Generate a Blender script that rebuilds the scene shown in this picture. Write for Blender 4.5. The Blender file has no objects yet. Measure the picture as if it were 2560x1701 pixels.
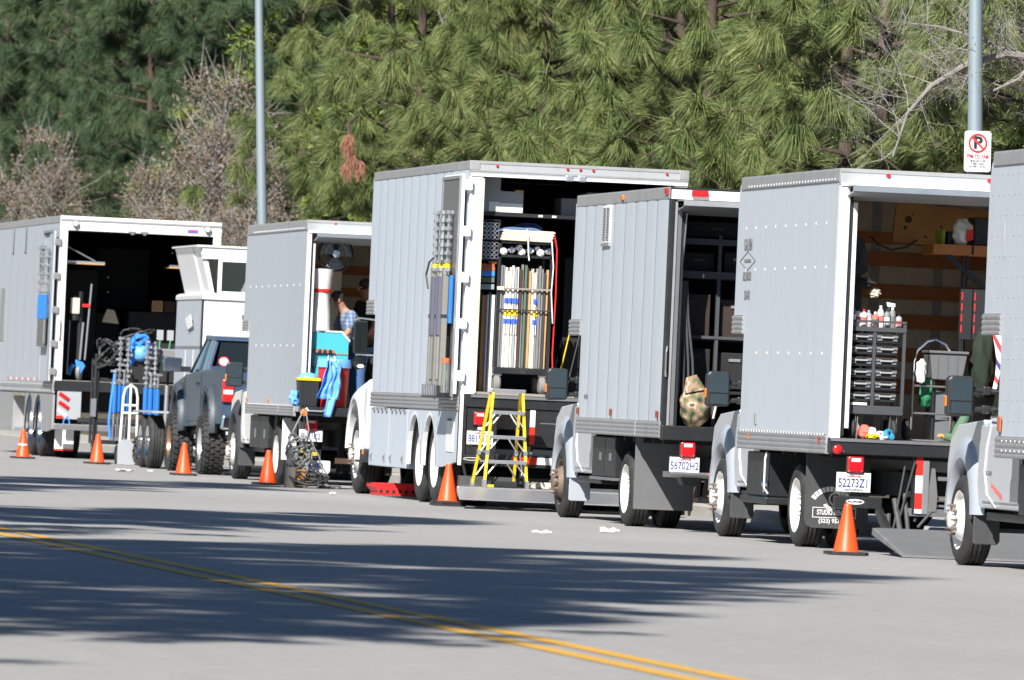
import bpy, math, random
import numpy as np
from mathutils import Vector, Matrix
R = math.radians
random.seed(7)
scene = bpy.context.scene
col = scene.collection

# ---------------------------------------------------------------- camera, sky, sun, exposure
cam_d = bpy.data.cameras.new('camera'); cam = bpy.data.objects.new('camera', cam_d); col.objects.link(cam)
cam_d.sensor_width = 36.0; cam_d.lens = 300.0; cam_d.clip_start = 1.0; cam_d.clip_end = 4000.0
yaw, pitch, roll = R(9.5), R(0.42), R(2.5)
fw = Vector((math.sin(yaw)*math.cos(pitch), math.cos(yaw)*math.cos(pitch), math.sin(pitch)))
r0 = Vector((math.cos(yaw), -math.sin(yaw), 0)); u0 = r0.cross(fw)
up = u0*math.cos(roll) - r0*math.sin(roll); rt = r0*math.cos(roll) + u0*math.sin(roll)
cam.matrix_world = Matrix(((rt.x, up.x, -fw.x, 0), (rt.y, up.y, -fw.y, 0), (rt.z, up.z, -fw.z, 1.22), (0, 0, 0, 1)))
cam_d.dof.use_dof = True; cam_d.dof.focus_distance = 84.0; cam_d.dof.aperture_fstop = 9.0
scene.camera = cam

SUN = Vector((-0.397, -0.68, 0.616)).normalized()          # towards the sun: low winter sun behind the left shoulder
world = bpy.data.worlds.new('World'); scene.world = world; world.use_nodes = True
wn = world.node_tree.nodes; wl = world.node_tree.links
sky = wn.new('ShaderNodeTexSky'); sky.sky_type = 'NISHITA'; sky.sun_disc = False
sky.sun_elevation = math.asin(SUN.z); sky.sun_rotation = math.atan2(SUN.x, SUN.y)
sky.air_density = 1.0; sky.dust_density = 0.0; sky.ozone_density = 6.0
wn['Background'].inputs['Strength'].default_value = 0.05
wl.new(sky.outputs[0], wn['Background'].inputs[0])
sun_d = bpy.data.lights.new('sun', 'SUN'); sun_d.energy = 5.0; sun_d.angle = R(0.53); sun_d.color = (1.0, 0.965, 0.91)
sun = bpy.data.objects.new('sun', sun_d); col.objects.link(sun)
sun.rotation_euler = (-SUN).to_track_quat('-Z', 'Y').to_euler(); sun.location = SUN*60
vs = scene.view_settings
scene.display_settings.display_device = 'sRGB'
vs.view_transform = 'Standard'; vs.look = 'None'; vs.exposure = 0.80; vs.gamma = 1.0; vs.use_curve_mapping = False

# ---------------------------------------------------------------- materials
MATS = {}
def M(name, rgb, rough=0.5, metal=0.0, var=0.06, scale=5.0, bump=0.0, bscale=60.0, dirt=0.0, dirtc=(0.16, 0.14, 0.12), dscale=(3, 3, 0.8), coat=0.0, spec=0.5):
    m = bpy.data.materials.new(name); m.use_nodes = True
    nt = m.node_tree; N = nt.nodes; L = nt.links; b = N['Principled BSDF']
    tc = N.new('ShaderNodeTexCoord')
    nz = N.new('ShaderNodeTexNoise'); nz.inputs['Scale'].default_value = scale; nz.inputs['Detail'].default_value = 4
    L.new(tc.outputs['Object'], nz.inputs['Vector'])
    mx = N.new('ShaderNodeMix'); mx.data_type = 'RGBA'
    mx.inputs['A'].default_value = (*[c*(1-var) for c in rgb], 1); mx.inputs['B'].default_value = (*[min(1, c*(1+var)) for c in rgb], 1)
    L.new(nz.outputs['Fac'], mx.inputs['Factor'])
    out = mx.outputs['Result']
    if dirt > 0:
        mp = N.new('ShaderNodeMapping'); mp.inputs['Scale'].default_value = dscale; L.new(tc.outputs['Object'], mp.inputs['Vector'])
        n2 = N.new('ShaderNodeTexNoise'); n2.inputs['Scale'].default_value = 1.6; n2.inputs['Detail'].default_value = 7; n2.inputs['Roughness'].default_value = 0.65
        L.new(mp.outputs[0], n2.inputs['Vector'])
        rp = N.new('ShaderNodeMapRange'); rp.inputs['From Min'].default_value = 0.5; rp.inputs['From Max'].default_value = 0.8; rp.inputs['To Max'].default_value = dirt
        L.new(n2.outputs['Fac'], rp.inputs['Value'])
        m2 = N.new('ShaderNodeMix'); m2.data_type = 'RGBA'; m2.inputs['B'].default_value = (*dirtc, 1)
        L.new(out, m2.inputs['A']); L.new(rp.outputs[0], m2.inputs['Factor']); out = m2.outputs['Result']
    L.new(out, b.inputs['Base Color'])
    b.inputs['Roughness'].default_value = rough; b.inputs['Metallic'].default_value = metal
    b.inputs['Specular IOR Level'].default_value = spec
    if coat: b.inputs['Coat Weight'].default_value = coat; b.inputs['Coat Roughness'].default_value = 0.08
    if bump:
        bn = N.new('ShaderNodeTexNoise'); bn.inputs['Scale'].default_value = bscale; bn.inputs['Detail'].default_value = 3
        L.new(tc.outputs['Object'], bn.inputs['Vector'])
        bp = N.new('ShaderNodeBump'); bp.inputs['Strength'].default_value = bump; bp.inputs['Distance'].default_value = 0.02
        L.new(bn.outputs['Fac'], bp.inputs['Height']); L.new(bp.outputs[0], b.inputs['Normal'])
    MATS[name] = m; return m
def simple(specs):
    for s in specs: M(*s[:2], **s[2])
WHITE = (0.74, 0.755, 0.775)
simple([
 ('white_box', (0.53, 0.585, 0.65), dict(rough=0.42, var=0.04, dirt=0.28, dirtc=(0.42, 0.41, 0.40), bump=0.12, bscale=3)),
 ('grey_box', (0.42, 0.45, 0.49), dict(rough=0.45, var=0.04, dirt=0.22, dirtc=(0.36, 0.35, 0.35), bump=0.06, bscale=2.5)),
 ('pale_box', (0.50, 0.535, 0.585), dict(rough=0.42, var=0.04, dirt=0.30, dirtc=(0.38, 0.37, 0.36), bump=0.10, bscale=3)),
 ('white_frame', (0.80, 0.80, 0.80), dict(rough=0.38, var=0.02, dirt=0.1, dirtc=(0.4, 0.39, 0.37))),
 ('rail_metal', (0.42, 0.42, 0.42), dict(rough=0.5, metal=0.55, var=0.12, dirt=0.3)),
 ('cap_metal', (0.40, 0.40, 0.40), dict(rough=0.5, metal=0.4, var=0.15, dirt=0.35, dirtc=(0.2, 0.19, 0.17))),
 ('rivet', (0.85, 0.85, 0.86), dict(rough=0.3, metal=0.3, var=0.02)),
 ('aluminium', (0.72, 0.73, 0.75), dict(rough=0.32, metal=0.85, var=0.08, dirt=0.15)),
 ('chrome', (0.82, 0.82, 0.84), dict(rough=0.12, metal=1.0, var=0.03)),
 ('steel', (0.38, 0.38, 0.39), dict(rough=0.4, metal=0.8, var=0.15, dirt=0.3)),
 ('rust_steel', (0.20, 0.15, 0.12), dict(rough=0.7, metal=0.3, var=0.35, scale=30)),
 ('black_paint', (0.018, 0.019, 0.021), dict(rough=0.4, var=0.25, dirt=0.35, dirtc=(0.09, 0.085, 0.08))),
 ('black_matt', (0.011, 0.011, 0.012), dict(rough=0.75, var=0.25)),
 ('black_plastic', (0.022, 0.023, 0.025), dict(rough=0.42, var=0.15)),
 ('rubber', (0.026, 0.026, 0.027), dict(rough=0.8, var=0.3, dirt=0.6, dirtc=(0.085, 0.08, 0.072), dscale=(4, 4, 4), bump=0.2, bscale=80)),
 ('flap_rubber', (0.050, 0.052, 0.055), dict(rough=0.6, var=0.15, dirt=0.5, dirtc=(0.12, 0.115, 0.105))),
 ('wheel_white', (0.78, 0.77, 0.74), dict(rough=0.4, var=0.05, dirt=0.35, dirtc=(0.3, 0.26, 0.2), dscale=(5, 5, 5))),
 ('red_lens', (0.55, 0.012, 0.016), dict(rough=0.18, var=0.15, scale=40, coat=0.6)),
 ('clear_lens', (0.72, 0.70, 0.66), dict(rough=0.15, var=0.1, coat=0.6)),
 ('amber_lens', (0.85, 0.20, 0.015), dict(rough=0.2, var=0.1, coat=0.6)),
 ('orange_cone', (0.86, 0.085, 0.012), dict(rough=0.45, var=0.06, dirt=0.25, dirtc=(0.4, 0.08, 0.03), dscale=(6, 6, 6))),
 ('reflect_white', (0.80, 0.80, 0.78), dict(rough=0.35, var=0.04)),
 ('reflect_red', (0.72, 0.03, 0.02), dict(rough=0.35, var=0.05)),
 ('glass_dark', (0.012, 0.016, 0.017), dict(rough=0.05, var=0.1, coat=0.5)),
 ('mirror_glass', (0.035, 0.052, 0.062), dict(rough=0.04, metal=0.0, var=0.1, coat=1.0)),
 ('silver_paint', (0.60, 0.63, 0.67), dict(rough=0.28, metal=0.12, var=0.03, coat=0.6, dirt=0.12, dirtc=(0.3, 0.29, 0.27))),
 ('grey_flare', (0.40, 0.43, 0.48), dict(rough=0.4, metal=0.1, var=0.05, coat=0.3, dirt=0.2, dirtc=(0.2, 0.19, 0.18))),
 ('pickup_paint', (0.050, 0.082, 0.135), dict(rough=0.35, metal=0.15, var=0.06, coat=0.35, dirt=0.15, dirtc=(0.15, 0.14, 0.13))),
 ('white_paint', (0.80, 0.80, 0.79), dict(rough=0.3, var=0.02, coat=0.4)),
 ('yellow_fibre', (0.80, 0.56, 0.015), dict(rough=0.42, var=0.06)),
 ('plate_white', (0.78, 0.79, 0.80), dict(rough=0.35, var=0.02)),
 ('plate_blue', (0.03, 0.05, 0.20), dict(rough=0.5, var=0.02)),
 ('ink_black', (0.02, 0.02, 0.022), dict(rough=0.6, var=0.05)),
 ('ink_white', (0.75, 0.75, 0.74), dict(rough=0.6, var=0.05)),
 ('ink_red', (0.68, 0.03, 0.03), dict(rough=0.5, var=0.05)),
 ('ink_blue', (0.05, 0.13, 0.55), dict(rough=0.5, var=0.05)),
 ('ink_grey', (0.16, 0.16, 0.17), dict(rough=0.5, var=0.05)),
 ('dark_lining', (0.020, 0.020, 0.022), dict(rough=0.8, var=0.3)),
 ('cream_lining', (0.66, 0.61, 0.50), dict(rough=0.6, var=0.08, dirt=0.2)),
 ('slat_wood', (0.46, 0.17, 0.05), dict(rough=0.55, var=0.25, scale=4)),
 ('crate_wood', (0.44, 0.245, 0.085), dict(rough=0.65, var=0.25, scale=3, dirt=0.2, dirtc=(0.12, 0.06, 0.03))),
 ('bench_wood', (0.45, 0.17, 0.045), dict(rough=0.6, var=0.25, scale=4)),
 ('blue_tube', (0.03, 0.17, 0.50), dict(rough=0.35, var=0.1)),
 ('blue_bright', (0.05, 0.26, 0.85), dict(rough=0.45, var=0.1)),
 ('blue_navy', (0.02, 0.035, 0.11), dict(rough=0.9, var=0.2, bump=0.3, bscale=30)),
 ('denim_blanket', (0.10, 0.17, 0.30), dict(rough=0.95, var=0.2, bump=0.4, bscale=60)),
 ('bag_blue', (0.16, 0.42, 0.88), dict(rough=0.35, var=0.1, bump=0.5, bscale=14)),
 ('red_plastic', (0.62, 0.018, 0.030), dict(rough=0.4, var=0.06)),
 ('red_paint', (0.78, 0.02, 0.02), dict(rough=0.45, var=0.08)),
 ('teal', (0.055, 0.42, 0.47), dict(rough=0.5, var=0.06)),
 ('yellow_plastic', (0.85, 0.62, 0.02), dict(rough=0.4, var=0.05)),
 ('cream_cloth', (0.76, 0.66, 0.50), dict(rough=0.9, var=0.08, bump=0.3, bscale=40)),
 ('white_cloth', (0.78, 0.77, 0.74), dict(rough=0.85, var=0.06, bump=0.3, bscale=30)),
 ('white_plastic', (0.80, 0.80, 0.79), dict(rough=0.4, var=0.03)),
 ('grey_plastic', (0.20, 0.205, 0.21), dict(rough=0.5, var=0.08)),
 ('mid_grey', (0.34, 0.36, 0.38), dict(rough=0.5, var=0.06)),
 ('brick_red', (0.42, 0.12, 0.05), dict(rough=0.8, var=0.25, scale=12)),
 ('green_plastic', (0.03, 0.20, 0.09), dict(rough=0.45, var=0.1)),
 ('green_cloth', (0.10, 0.19, 0.11), dict(rough=0.95, var=0.2, bump=0.3, bscale=60)),
 ('orange_cloth', (0.80, 0.30, 0.10), dict(rough=0.8, var=0.1)),
 ('dark_cloth', (0.022, 0.024, 0.022), dict(rough=0.95, var=0.3, bump=0.3, bscale=30)),
 ('coral_cloth', (0.80, 0.16, 0.13), dict(rough=0.9, var=0.2, bump=0.4, bscale=40)),
 ('skin', (0.40, 0.21, 0.14), dict(rough=0.5, var=0.06, bump=0.05, bscale=50)),
 ('hair', (0.035, 0.026, 0.020), dict(rough=0.7, var=0.3, scale=60)),
 ('jeans', (0.06, 0.13, 0.30), dict(rough=0.9, var=0.2, bump=0.2, bscale=60)),
 ('concrete', (0.36, 0.345, 0.315), dict(rough=0.9, var=0.12, scale=3, bump=0.3, bscale=30, dirt=0.35)),
 ('galvanised', (0.27, 0.325, 0.36), dict(rough=0.5, metal=0.3, var=0.05, scale=2)),
 ('cable', (0.045, 0.045, 0.046), dict(rough=0.6, var=0.2)),
 ('cable_green', (0.05, 0.33, 0.16), dict(rough=0.5, var=0.1)),
 ('cable_grey', (0.22, 0.22, 0.21), dict(rough=0.6, var=0.2)),
 ('tan_wood', (0.52, 0.30, 0.13), dict(rough=0.7, var=0.2)),
 ('grey_wood', (0.28, 0.255, 0.22), dict(rough=0.75, var=0.2, scale=8)),
 ('perf_metal', (0.20, 0.20, 0.195), dict(rough=0.5, metal=0.4, var=0.2, scale=50)),
 ('yellow_line', (0.60, 0.33, 0.035), dict(rough=0.75, var=0.15, scale=8, dirt=0.55, dirtc=(0.27, 0.24, 0.19), dscale=(6, 1.2, 1))),
])
def mat_camo():
    m = M('camo', (0.2, 0.15, 0.1), rough=0.9); N = m.node_tree.nodes; L = m.node_tree.links; b = N['Principled BSDF']
    tc = N.new('ShaderNodeTexCoord'); nz = N.new('ShaderNodeTexNoise'); nz.inputs['Scale'].default_value = 9; nz.inputs['Detail'].default_value = 1.5
    L.new(tc.outputs['Object'], nz.inputs['Vector'])
    cr = N.new('ShaderNodeValToRGB'); cr.color_ramp.interpolation = 'CONSTANT'
    e = cr.color_ramp.elements; e[0].color = (0.05, 0.045, 0.035, 1); e[1].position = 0.42; e[1].color = (0.13, 0.15, 0.07, 1)
    for p, c in ((0.5, (0.30, 0.19, 0.13, 1)), (0.58, (0.45, 0.36, 0.27, 1)), (0.66, (0.09, 0.07, 0.05, 1))):
        x = e.new(p); x.color = c
    L.new(nz.outputs['Fac'], cr.inputs[0]); L.new(cr.outputs[0], b.inputs['Base Color'])
mat_camo()
def mat_stripes(name, cols, scale, axis_rot):
    m = M(name, (0.7, 0.7, 0.7), rough=0.85); N = m.node_tree.nodes; L = m.node_tree.links; b = N['Principled BSDF']
    tc = N.new('ShaderNodeTexCoord'); mp = N.new('ShaderNodeMapping'); mp.inputs['Rotation'].default_value = axis_rot; mp.inputs['Scale'].default_value = (scale,)*3
    L.new(tc.outputs['Object'], mp.inputs['Vector'])
    sx = N.new('ShaderNodeSeparateXYZ'); L.new(mp.outputs[0], sx.inputs[0])
    fr = N.new('ShaderNodeMath'); fr.operation = 'FRACT'; L.new(sx.outputs[0], fr.inputs[0])
    cr = N.new('ShaderNodeValToRGB'); cr.color_ramp.interpolation = 'CONSTANT'; e = cr.color_ramp.elements
    e[0].color = (*cols[0][1], 1); e[1].position = cols[1][0]; e[1].color = (*cols[1][1], 1)
    for p, c in cols[2:]: x = e.new(p); x.color = (*c, 1)
    L.new(fr.outputs[0], cr.inputs[0]); L.new(cr.outputs[0], b.inputs['Base Color'])
mat_stripes('striped_cloth', [(0, (0.78, 0.77, 0.74)), (0.3, (0.62, 0.05, 0.06)), (0.5, (0.78, 0.77, 0.74)), (0.8, (0.05, 0.05, 0.20))], 6.5, (0, R(28), 0))
def mat_plaid():
    m = M('plaid_shirt', (0.1, 0.15, 0.25), rough=0.9); N = m.node_tree.nodes; L = m.node_tree.links; b = N['Principled BSDF']
    tc = N.new('ShaderNodeTexCoord'); out = None
    base = (0.13, 0.19, 0.31, 1)
    prev = None
    for ax in (0, 2):
        sx = N.new('ShaderNodeSeparateXYZ'); L.new(tc.outputs['Object'], sx.inputs[0])
        ml = N.new('ShaderNodeMath'); ml.operation = 'MULTIPLY'; ml.inputs[1].default_value = 17; L.new(sx.outputs[ax], ml.inputs[0])
        fr = N.new('ShaderNodeMath'); fr.operation = 'FRACT'; L.new(ml.outputs[0], fr.inputs[0])
        gt = N.new('ShaderNodeMath'); gt.operation = 'GREATER_THAN'; gt.inputs[1].default_value = 0.7; L.new(fr.outputs[0], gt.inputs[0])
        fc = N.new('ShaderNodeMath'); fc.operation = 'MULTIPLY'; fc.inputs[1].default_value = 0.5; L.new(gt.outputs[0], fc.inputs[0])
        mx = N.new('ShaderNodeMix'); mx.data_type = 'RGBA'; mx.inputs['A'].default_value = base
        mx.inputs['B'].default_value = (0.42, 0.47, 0.55, 1) if ax == 0 else (0.03, 0.05, 0.11, 1)
        L.new(fc.outputs[0], mx.inputs['Factor'])
        if prev: L.new(prev, mx.inputs['A'])
        prev = mx.outputs['Result']
    L.new(prev, b.inputs['Base Color'])
mat_plaid()
def mat_asphalt():
    m = bpy.data.materials.new('asphalt'); m.use_nodes = True; N = m.node_tree.nodes; L = m.node_tree.links; b = N['Principled BSDF']
    tc = N.new('ShaderNodeTexCoord')
    def noise(sc, det, rough=0.5, mscale=None):
        n = N.new('ShaderNodeTexNoise'); n.inputs['Scale'].default_value = sc; n.inputs['Detail'].default_value = det; n.inputs['Roughness'].default_value = rough
        if mscale:
            mp = N.new('ShaderNodeMapping'); mp.inputs['Scale'].default_value = mscale; L.new(tc.outputs['Object'], mp.inputs['Vector']); L.new(mp.outputs[0], n.inputs['Vector'])
        else: L.new(tc.outputs['Object'], n.inputs['Vector'])
        return n
    big = noise(0.35, 5, 0.6, (1, 0.35, 1)); fine = noise(38, 3, 0.8); mid = noise(5, 4, 0.6)
    mx = N.new('ShaderNodeMix'); mx.data_type = 'RGBA'; mx.inputs['A'].default_value = (0.275, 0.268, 0.258, 1); mx.inputs['B'].default_value = (0.345, 0.337, 0.325, 1)
    L.new(big.outputs['Fac'], mx.inputs['Factor'])
    rg = N.new('ShaderNodeMapRange'); rg.inputs['From Min'].default_value = 0.25; rg.inputs['From Max'].default_value = 0.75; rg.inputs['To Min'].default_value = 0.80; rg.inputs['To Max'].default_value = 1.18
    L.new(fine.outputs['Fac'], rg.inputs['Value'])
    rg2 = N.new('ShaderNodeMapRange'); rg2.inputs['From Min'].default_value = 0.3; rg2.inputs['From Max'].default_value = 0.7; rg2.inputs['To Min'].default_value = 0.92; rg2.inputs['To Max'].default_value = 1.07
    L.new(mid.outputs['Fac'], rg2.inputs['Value'])
    mu = N.new('ShaderNodeMath'); mu.operation = 'MULTIPLY'; L.new(rg.outputs[0], mu.inputs[0]); L.new(rg2.outputs[0], mu.inputs[1])
    sc = N.new('ShaderNodeVectorMath'); sc.operation = 'SCALE'; L.new(mx.outputs['Result'], sc.inputs[0]); L.new(mu.outputs[0], sc.inputs['Scale'])
    L.new(sc.outputs[0], b.inputs['Base Color']); b.inputs['Roughness'].default_value = 0.92; b.inputs['Specular IOR Level'].default_value = 0.25
    bp = N.new('ShaderNodeBump'); bp.inputs['Strength'].default_value = 0.35; bp.inputs['Distance'].default_value = 0.006
    L.new(fine.outputs['Fac'], bp.inputs['Height']); L.new(bp.outputs[0], b.inputs['Normal'])
    MATS['asphalt'] = m
mat_asphalt()
M('hill_soil', (0.075, 0.058, 0.036), rough=0.95, var=0.5, scale=1.2, bump=0.5, bscale=6)
M('verge_soil', (0.16, 0.125, 0.08), rough=0.95, var=0.35, scale=2, bump=0.5, bscale=12)

# ---------------------------------------------------------------- mesh helpers
class MB:
    def __init__(s): s.v = []; s.f = []
    def add(s, vs, fs):
        o = len(s.v); s.v += [tuple(v) for v in vs]; s.f += [tuple(i+o for i in f) for f in fs]; return s
    def box(s, x0, x1, y0, y1, z0, z1):
        v = [(x, y, z) for z in (z0, z1) for y in (y0, y1) for x in (x0, x1)]
        return s.add(v, [(0, 2, 3, 1), (4, 5, 7, 6), (0, 1, 5, 4), (2, 6, 7, 3), (0, 4, 6, 2), (1, 3, 7, 5)])
    def obox(s, c, size, rot):
        m = rot if isinstance(rot, Matrix) else Matrix.Rotation(rot[1], 3, rot[0])
        v = [Vector(c) + m @ Vector((size[0]*x/2, size[1]*y/2, size[2]*z/2)) for z in (-1, 1) for y in (-1, 1) for x in (-1, 1)]
        return s.add(v, [(0, 2, 3, 1), (4, 5, 7, 6), (0, 1, 5, 4), (2, 6, 7, 3), (0, 4, 6, 2), (1, 3, 7, 5)])
    def tube(s, pts, r, n=6, cap=True):
        pts = [Vector(p) for p in pts]; rs = r if isinstance(r, (list, tuple)) else [r]*len(pts)
        t0 = (pts[1]-pts[0]).normalized(); a = t0.orthogonal().normalized(); vs = []; fs = []
        for i, p in enumerate(pts):
            t = (pts[min(i+1, len(pts)-1)]-pts[max(i-1, 0)]).normalized()
            a = (a - t*a.dot(t)); a = a.normalized() if a.length > 1e-6 else t.orthogonal().normalized()
            b = t.cross(a)
            for k in range(n):
                an = 2*math.pi*k/n; vs.append(p + (a*math.cos(an)+b*math.sin(an))*rs[i])
        for i in range(len(pts)-1):
            for k in range(n):
                k2 = (k+1) % n; fs.append((i*n+k, i*n+k2, (i+1)*n+k2, (i+1)*n+k))
        if cap: fs.append(tuple(range(n))[::-1]); fs.append(tuple(range((len(pts)-1)*n, len(pts)*n)))
        return s.add(vs, fs)
    def cyl(s, p0, p1, r0, r1=None, n=12, cap=True): return s.tube([p0, p1], [r0, r0 if r1 is None else r1], n, cap)
    def lathe(s, prof, c, ax, n=24, closed=False):
        ax = Vector(ax).normalized(); a = ax.orthogonal().normalized(); b = ax.cross(a); c = Vector(c); vs = []; fs = []
        m = len(prof)
        for k in range(n):
            an = 2*math.pi*k/n; d = a*math.cos(an)+b*math.sin(an)
            for (r, h) in prof: vs.append(c + d*r + ax*h)
        for k in range(n):
            k2 = (k+1) % n
            for i in range(m if closed else m-1):
                j = (i+1) % m; fs.append((k*m+i, k2*m+i, k2*m+j, k*m+j))
        return s.add(vs, fs)
    def prism(s, poly, ax, a, b):
        def pt(p, h): return {'x': (h, p[0], p[1]), 'y': (p[0], h, p[1]), 'z': (p[0], p[1], h)}[ax]
        n = len(poly); vs = [pt(p, a) for p in poly] + [pt(p, b) for p in poly]
        fs = [tuple(range(n))[::-1], tuple(range(n, 2*n))] + [(i, (i+1) % n, n+(i+1) % n, n+i) for i in range(n)]
        return s.add(vs, fs)
    def ell(s, c, r, n=12, m=8):
        r = (r, r, r) if not isinstance(r, (tuple, list)) else r; vs = [(c[0], c[1], c[2]-r[2])]; fs = []
        for j in range(1, m):
            t = math.pi*j/m
            for k in range(n): an = 2*math.pi*k/n; vs.append((c[0]+r[0]*math.sin(t)*math.cos(an), c[1]+r[1]*math.sin(t)*math.sin(an), c[2]-r[2]*math.cos(t)))
        vs.append((c[0], c[1], c[2]+r[2])); e = len(vs)-1
        for k in range(n):
            k2 = (k+1) % n; fs.append((0, 1+k2, 1+k)); fs.append((e, 1+(m-2)*n+k, 1+(m-2)*n+k2))
            for j in range(m-2): fs.append((1+j*n+k, 1+j*n+k2, 1+(j+1)*n+k2, 1+(j+1)*n+k))
        return s.add(vs, fs)
    def grid(s, fn, nu, nv):
        vs = [fn(i/nu, j/nv) for j in range(nv+1) for i in range(nu+1)]
        return s.add(vs, [(j*(nu+1)+i, j*(nu+1)+i+1, (j+1)*(nu+1)+i+1, (j+1)*(nu+1)+i) for j in range(nv) for i in range(nu)])
    def mesh(s, name, smooth=False):
        me = bpy.data.meshes.new(name); me.from_pydata(s.v, [], s.f); me.update()
        if smooth:
            me.polygons.foreach_set('use_smooth', [True]*len(me.polygons))
        return me
    def build(s, name, mat, parent=None, smooth=False, bevel=0.0, solid=0.0, label=None, loc=None):
        o = link(name, s.mesh(name, smooth), mat, parent)
        if smooth and not bevel: autosmooth(o.data)
        if solid: md = o.modifiers.new('thick', 'SOLIDIFY'); md.thickness = solid; md.offset = 0
        if bevel: md = o.modifiers.new('bevel', 'BEVEL'); md.width = bevel; md.segments = 2; md.limit_method = 'ANGLE'; md.angle_limit = R(40); md.harden_normals = False
        if label: o['label'] = label
        if loc: o.location = loc
        return o
def autosmooth(me, ang=38):
    # mark edges sharper than ang as sharp
    import bmesh
    bm = bmesh.new(); bm.from_mesh(me)
    for e in bm.edges:
        if len(e.link_faces) == 2 and e.calc_face_angle(0) > R(ang): e.smooth = False
    bm.to_mesh(me); bm.free()
def link(name, me, mat, parent=None):
    if mat and not me.materials: me.materials.append(MATS[mat])
    o = bpy.data.objects.new(name, me); col.objects.link(o)
    if parent is not None: o.parent = parent
    return o
def tag(o, label, cat, group=None):
    o['label'] = label; o['category'] = cat
    if group: o['group'] = group
    return o
def thing(name, label, cat, loc=(0, 0, 0), rotz=0.0, group=None):
    o = bpy.data.objects.new(name, None); col.objects.link(o); o.location = loc; o.rotation_euler = (0, 0, rotz); o.empty_display_size = 0.2
    return tag(o, label, cat, group)
def struct(o): o['kind'] = 'structure'; return o
def stuff(o): o['kind'] = 'stuff'; return o
def copy_tree(o, parent=None):
    c = o.copy(); col.objects.link(c); c.parent = parent
    for ch in list(o.children): copy_tree(ch, c)
    return c
def text(body, size, mat, parent, loc, rot, name='lettering', align='CENTER', sx=1.0, depth=0.0015, label=None, bold=0.018):
    cu = bpy.data.curves.new(name, 'FONT'); cu.body = body; cu.size = size; cu.align_x = align; cu.align_y = 'CENTER'; cu.extrude = depth; cu.resolution_u = 3; cu.offset = size*bold
    t = bpy.data.objects.new('tmp', cu); col.objects.link(t)
    dg = bpy.context.evaluated_depsgraph_get(); me = bpy.data.meshes.new_from_object(t.evaluated_get(dg))
    bpy.data.objects.remove(t); bpy.data.curves.remove(cu)
    me.materials.clear(); o = link(name, me, mat, parent)
    o.location = loc; o.rotation_euler = rot; o.scale = (sx, 1, 1)
    if label: o['label'] = label
    return o
REAR = (R(90), 0, 0)            # text read from behind (normal -Y)
LEFT = (R(90), 0, R(-90))       # text read from the left side (normal -X)
WCACHE = {}
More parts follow.
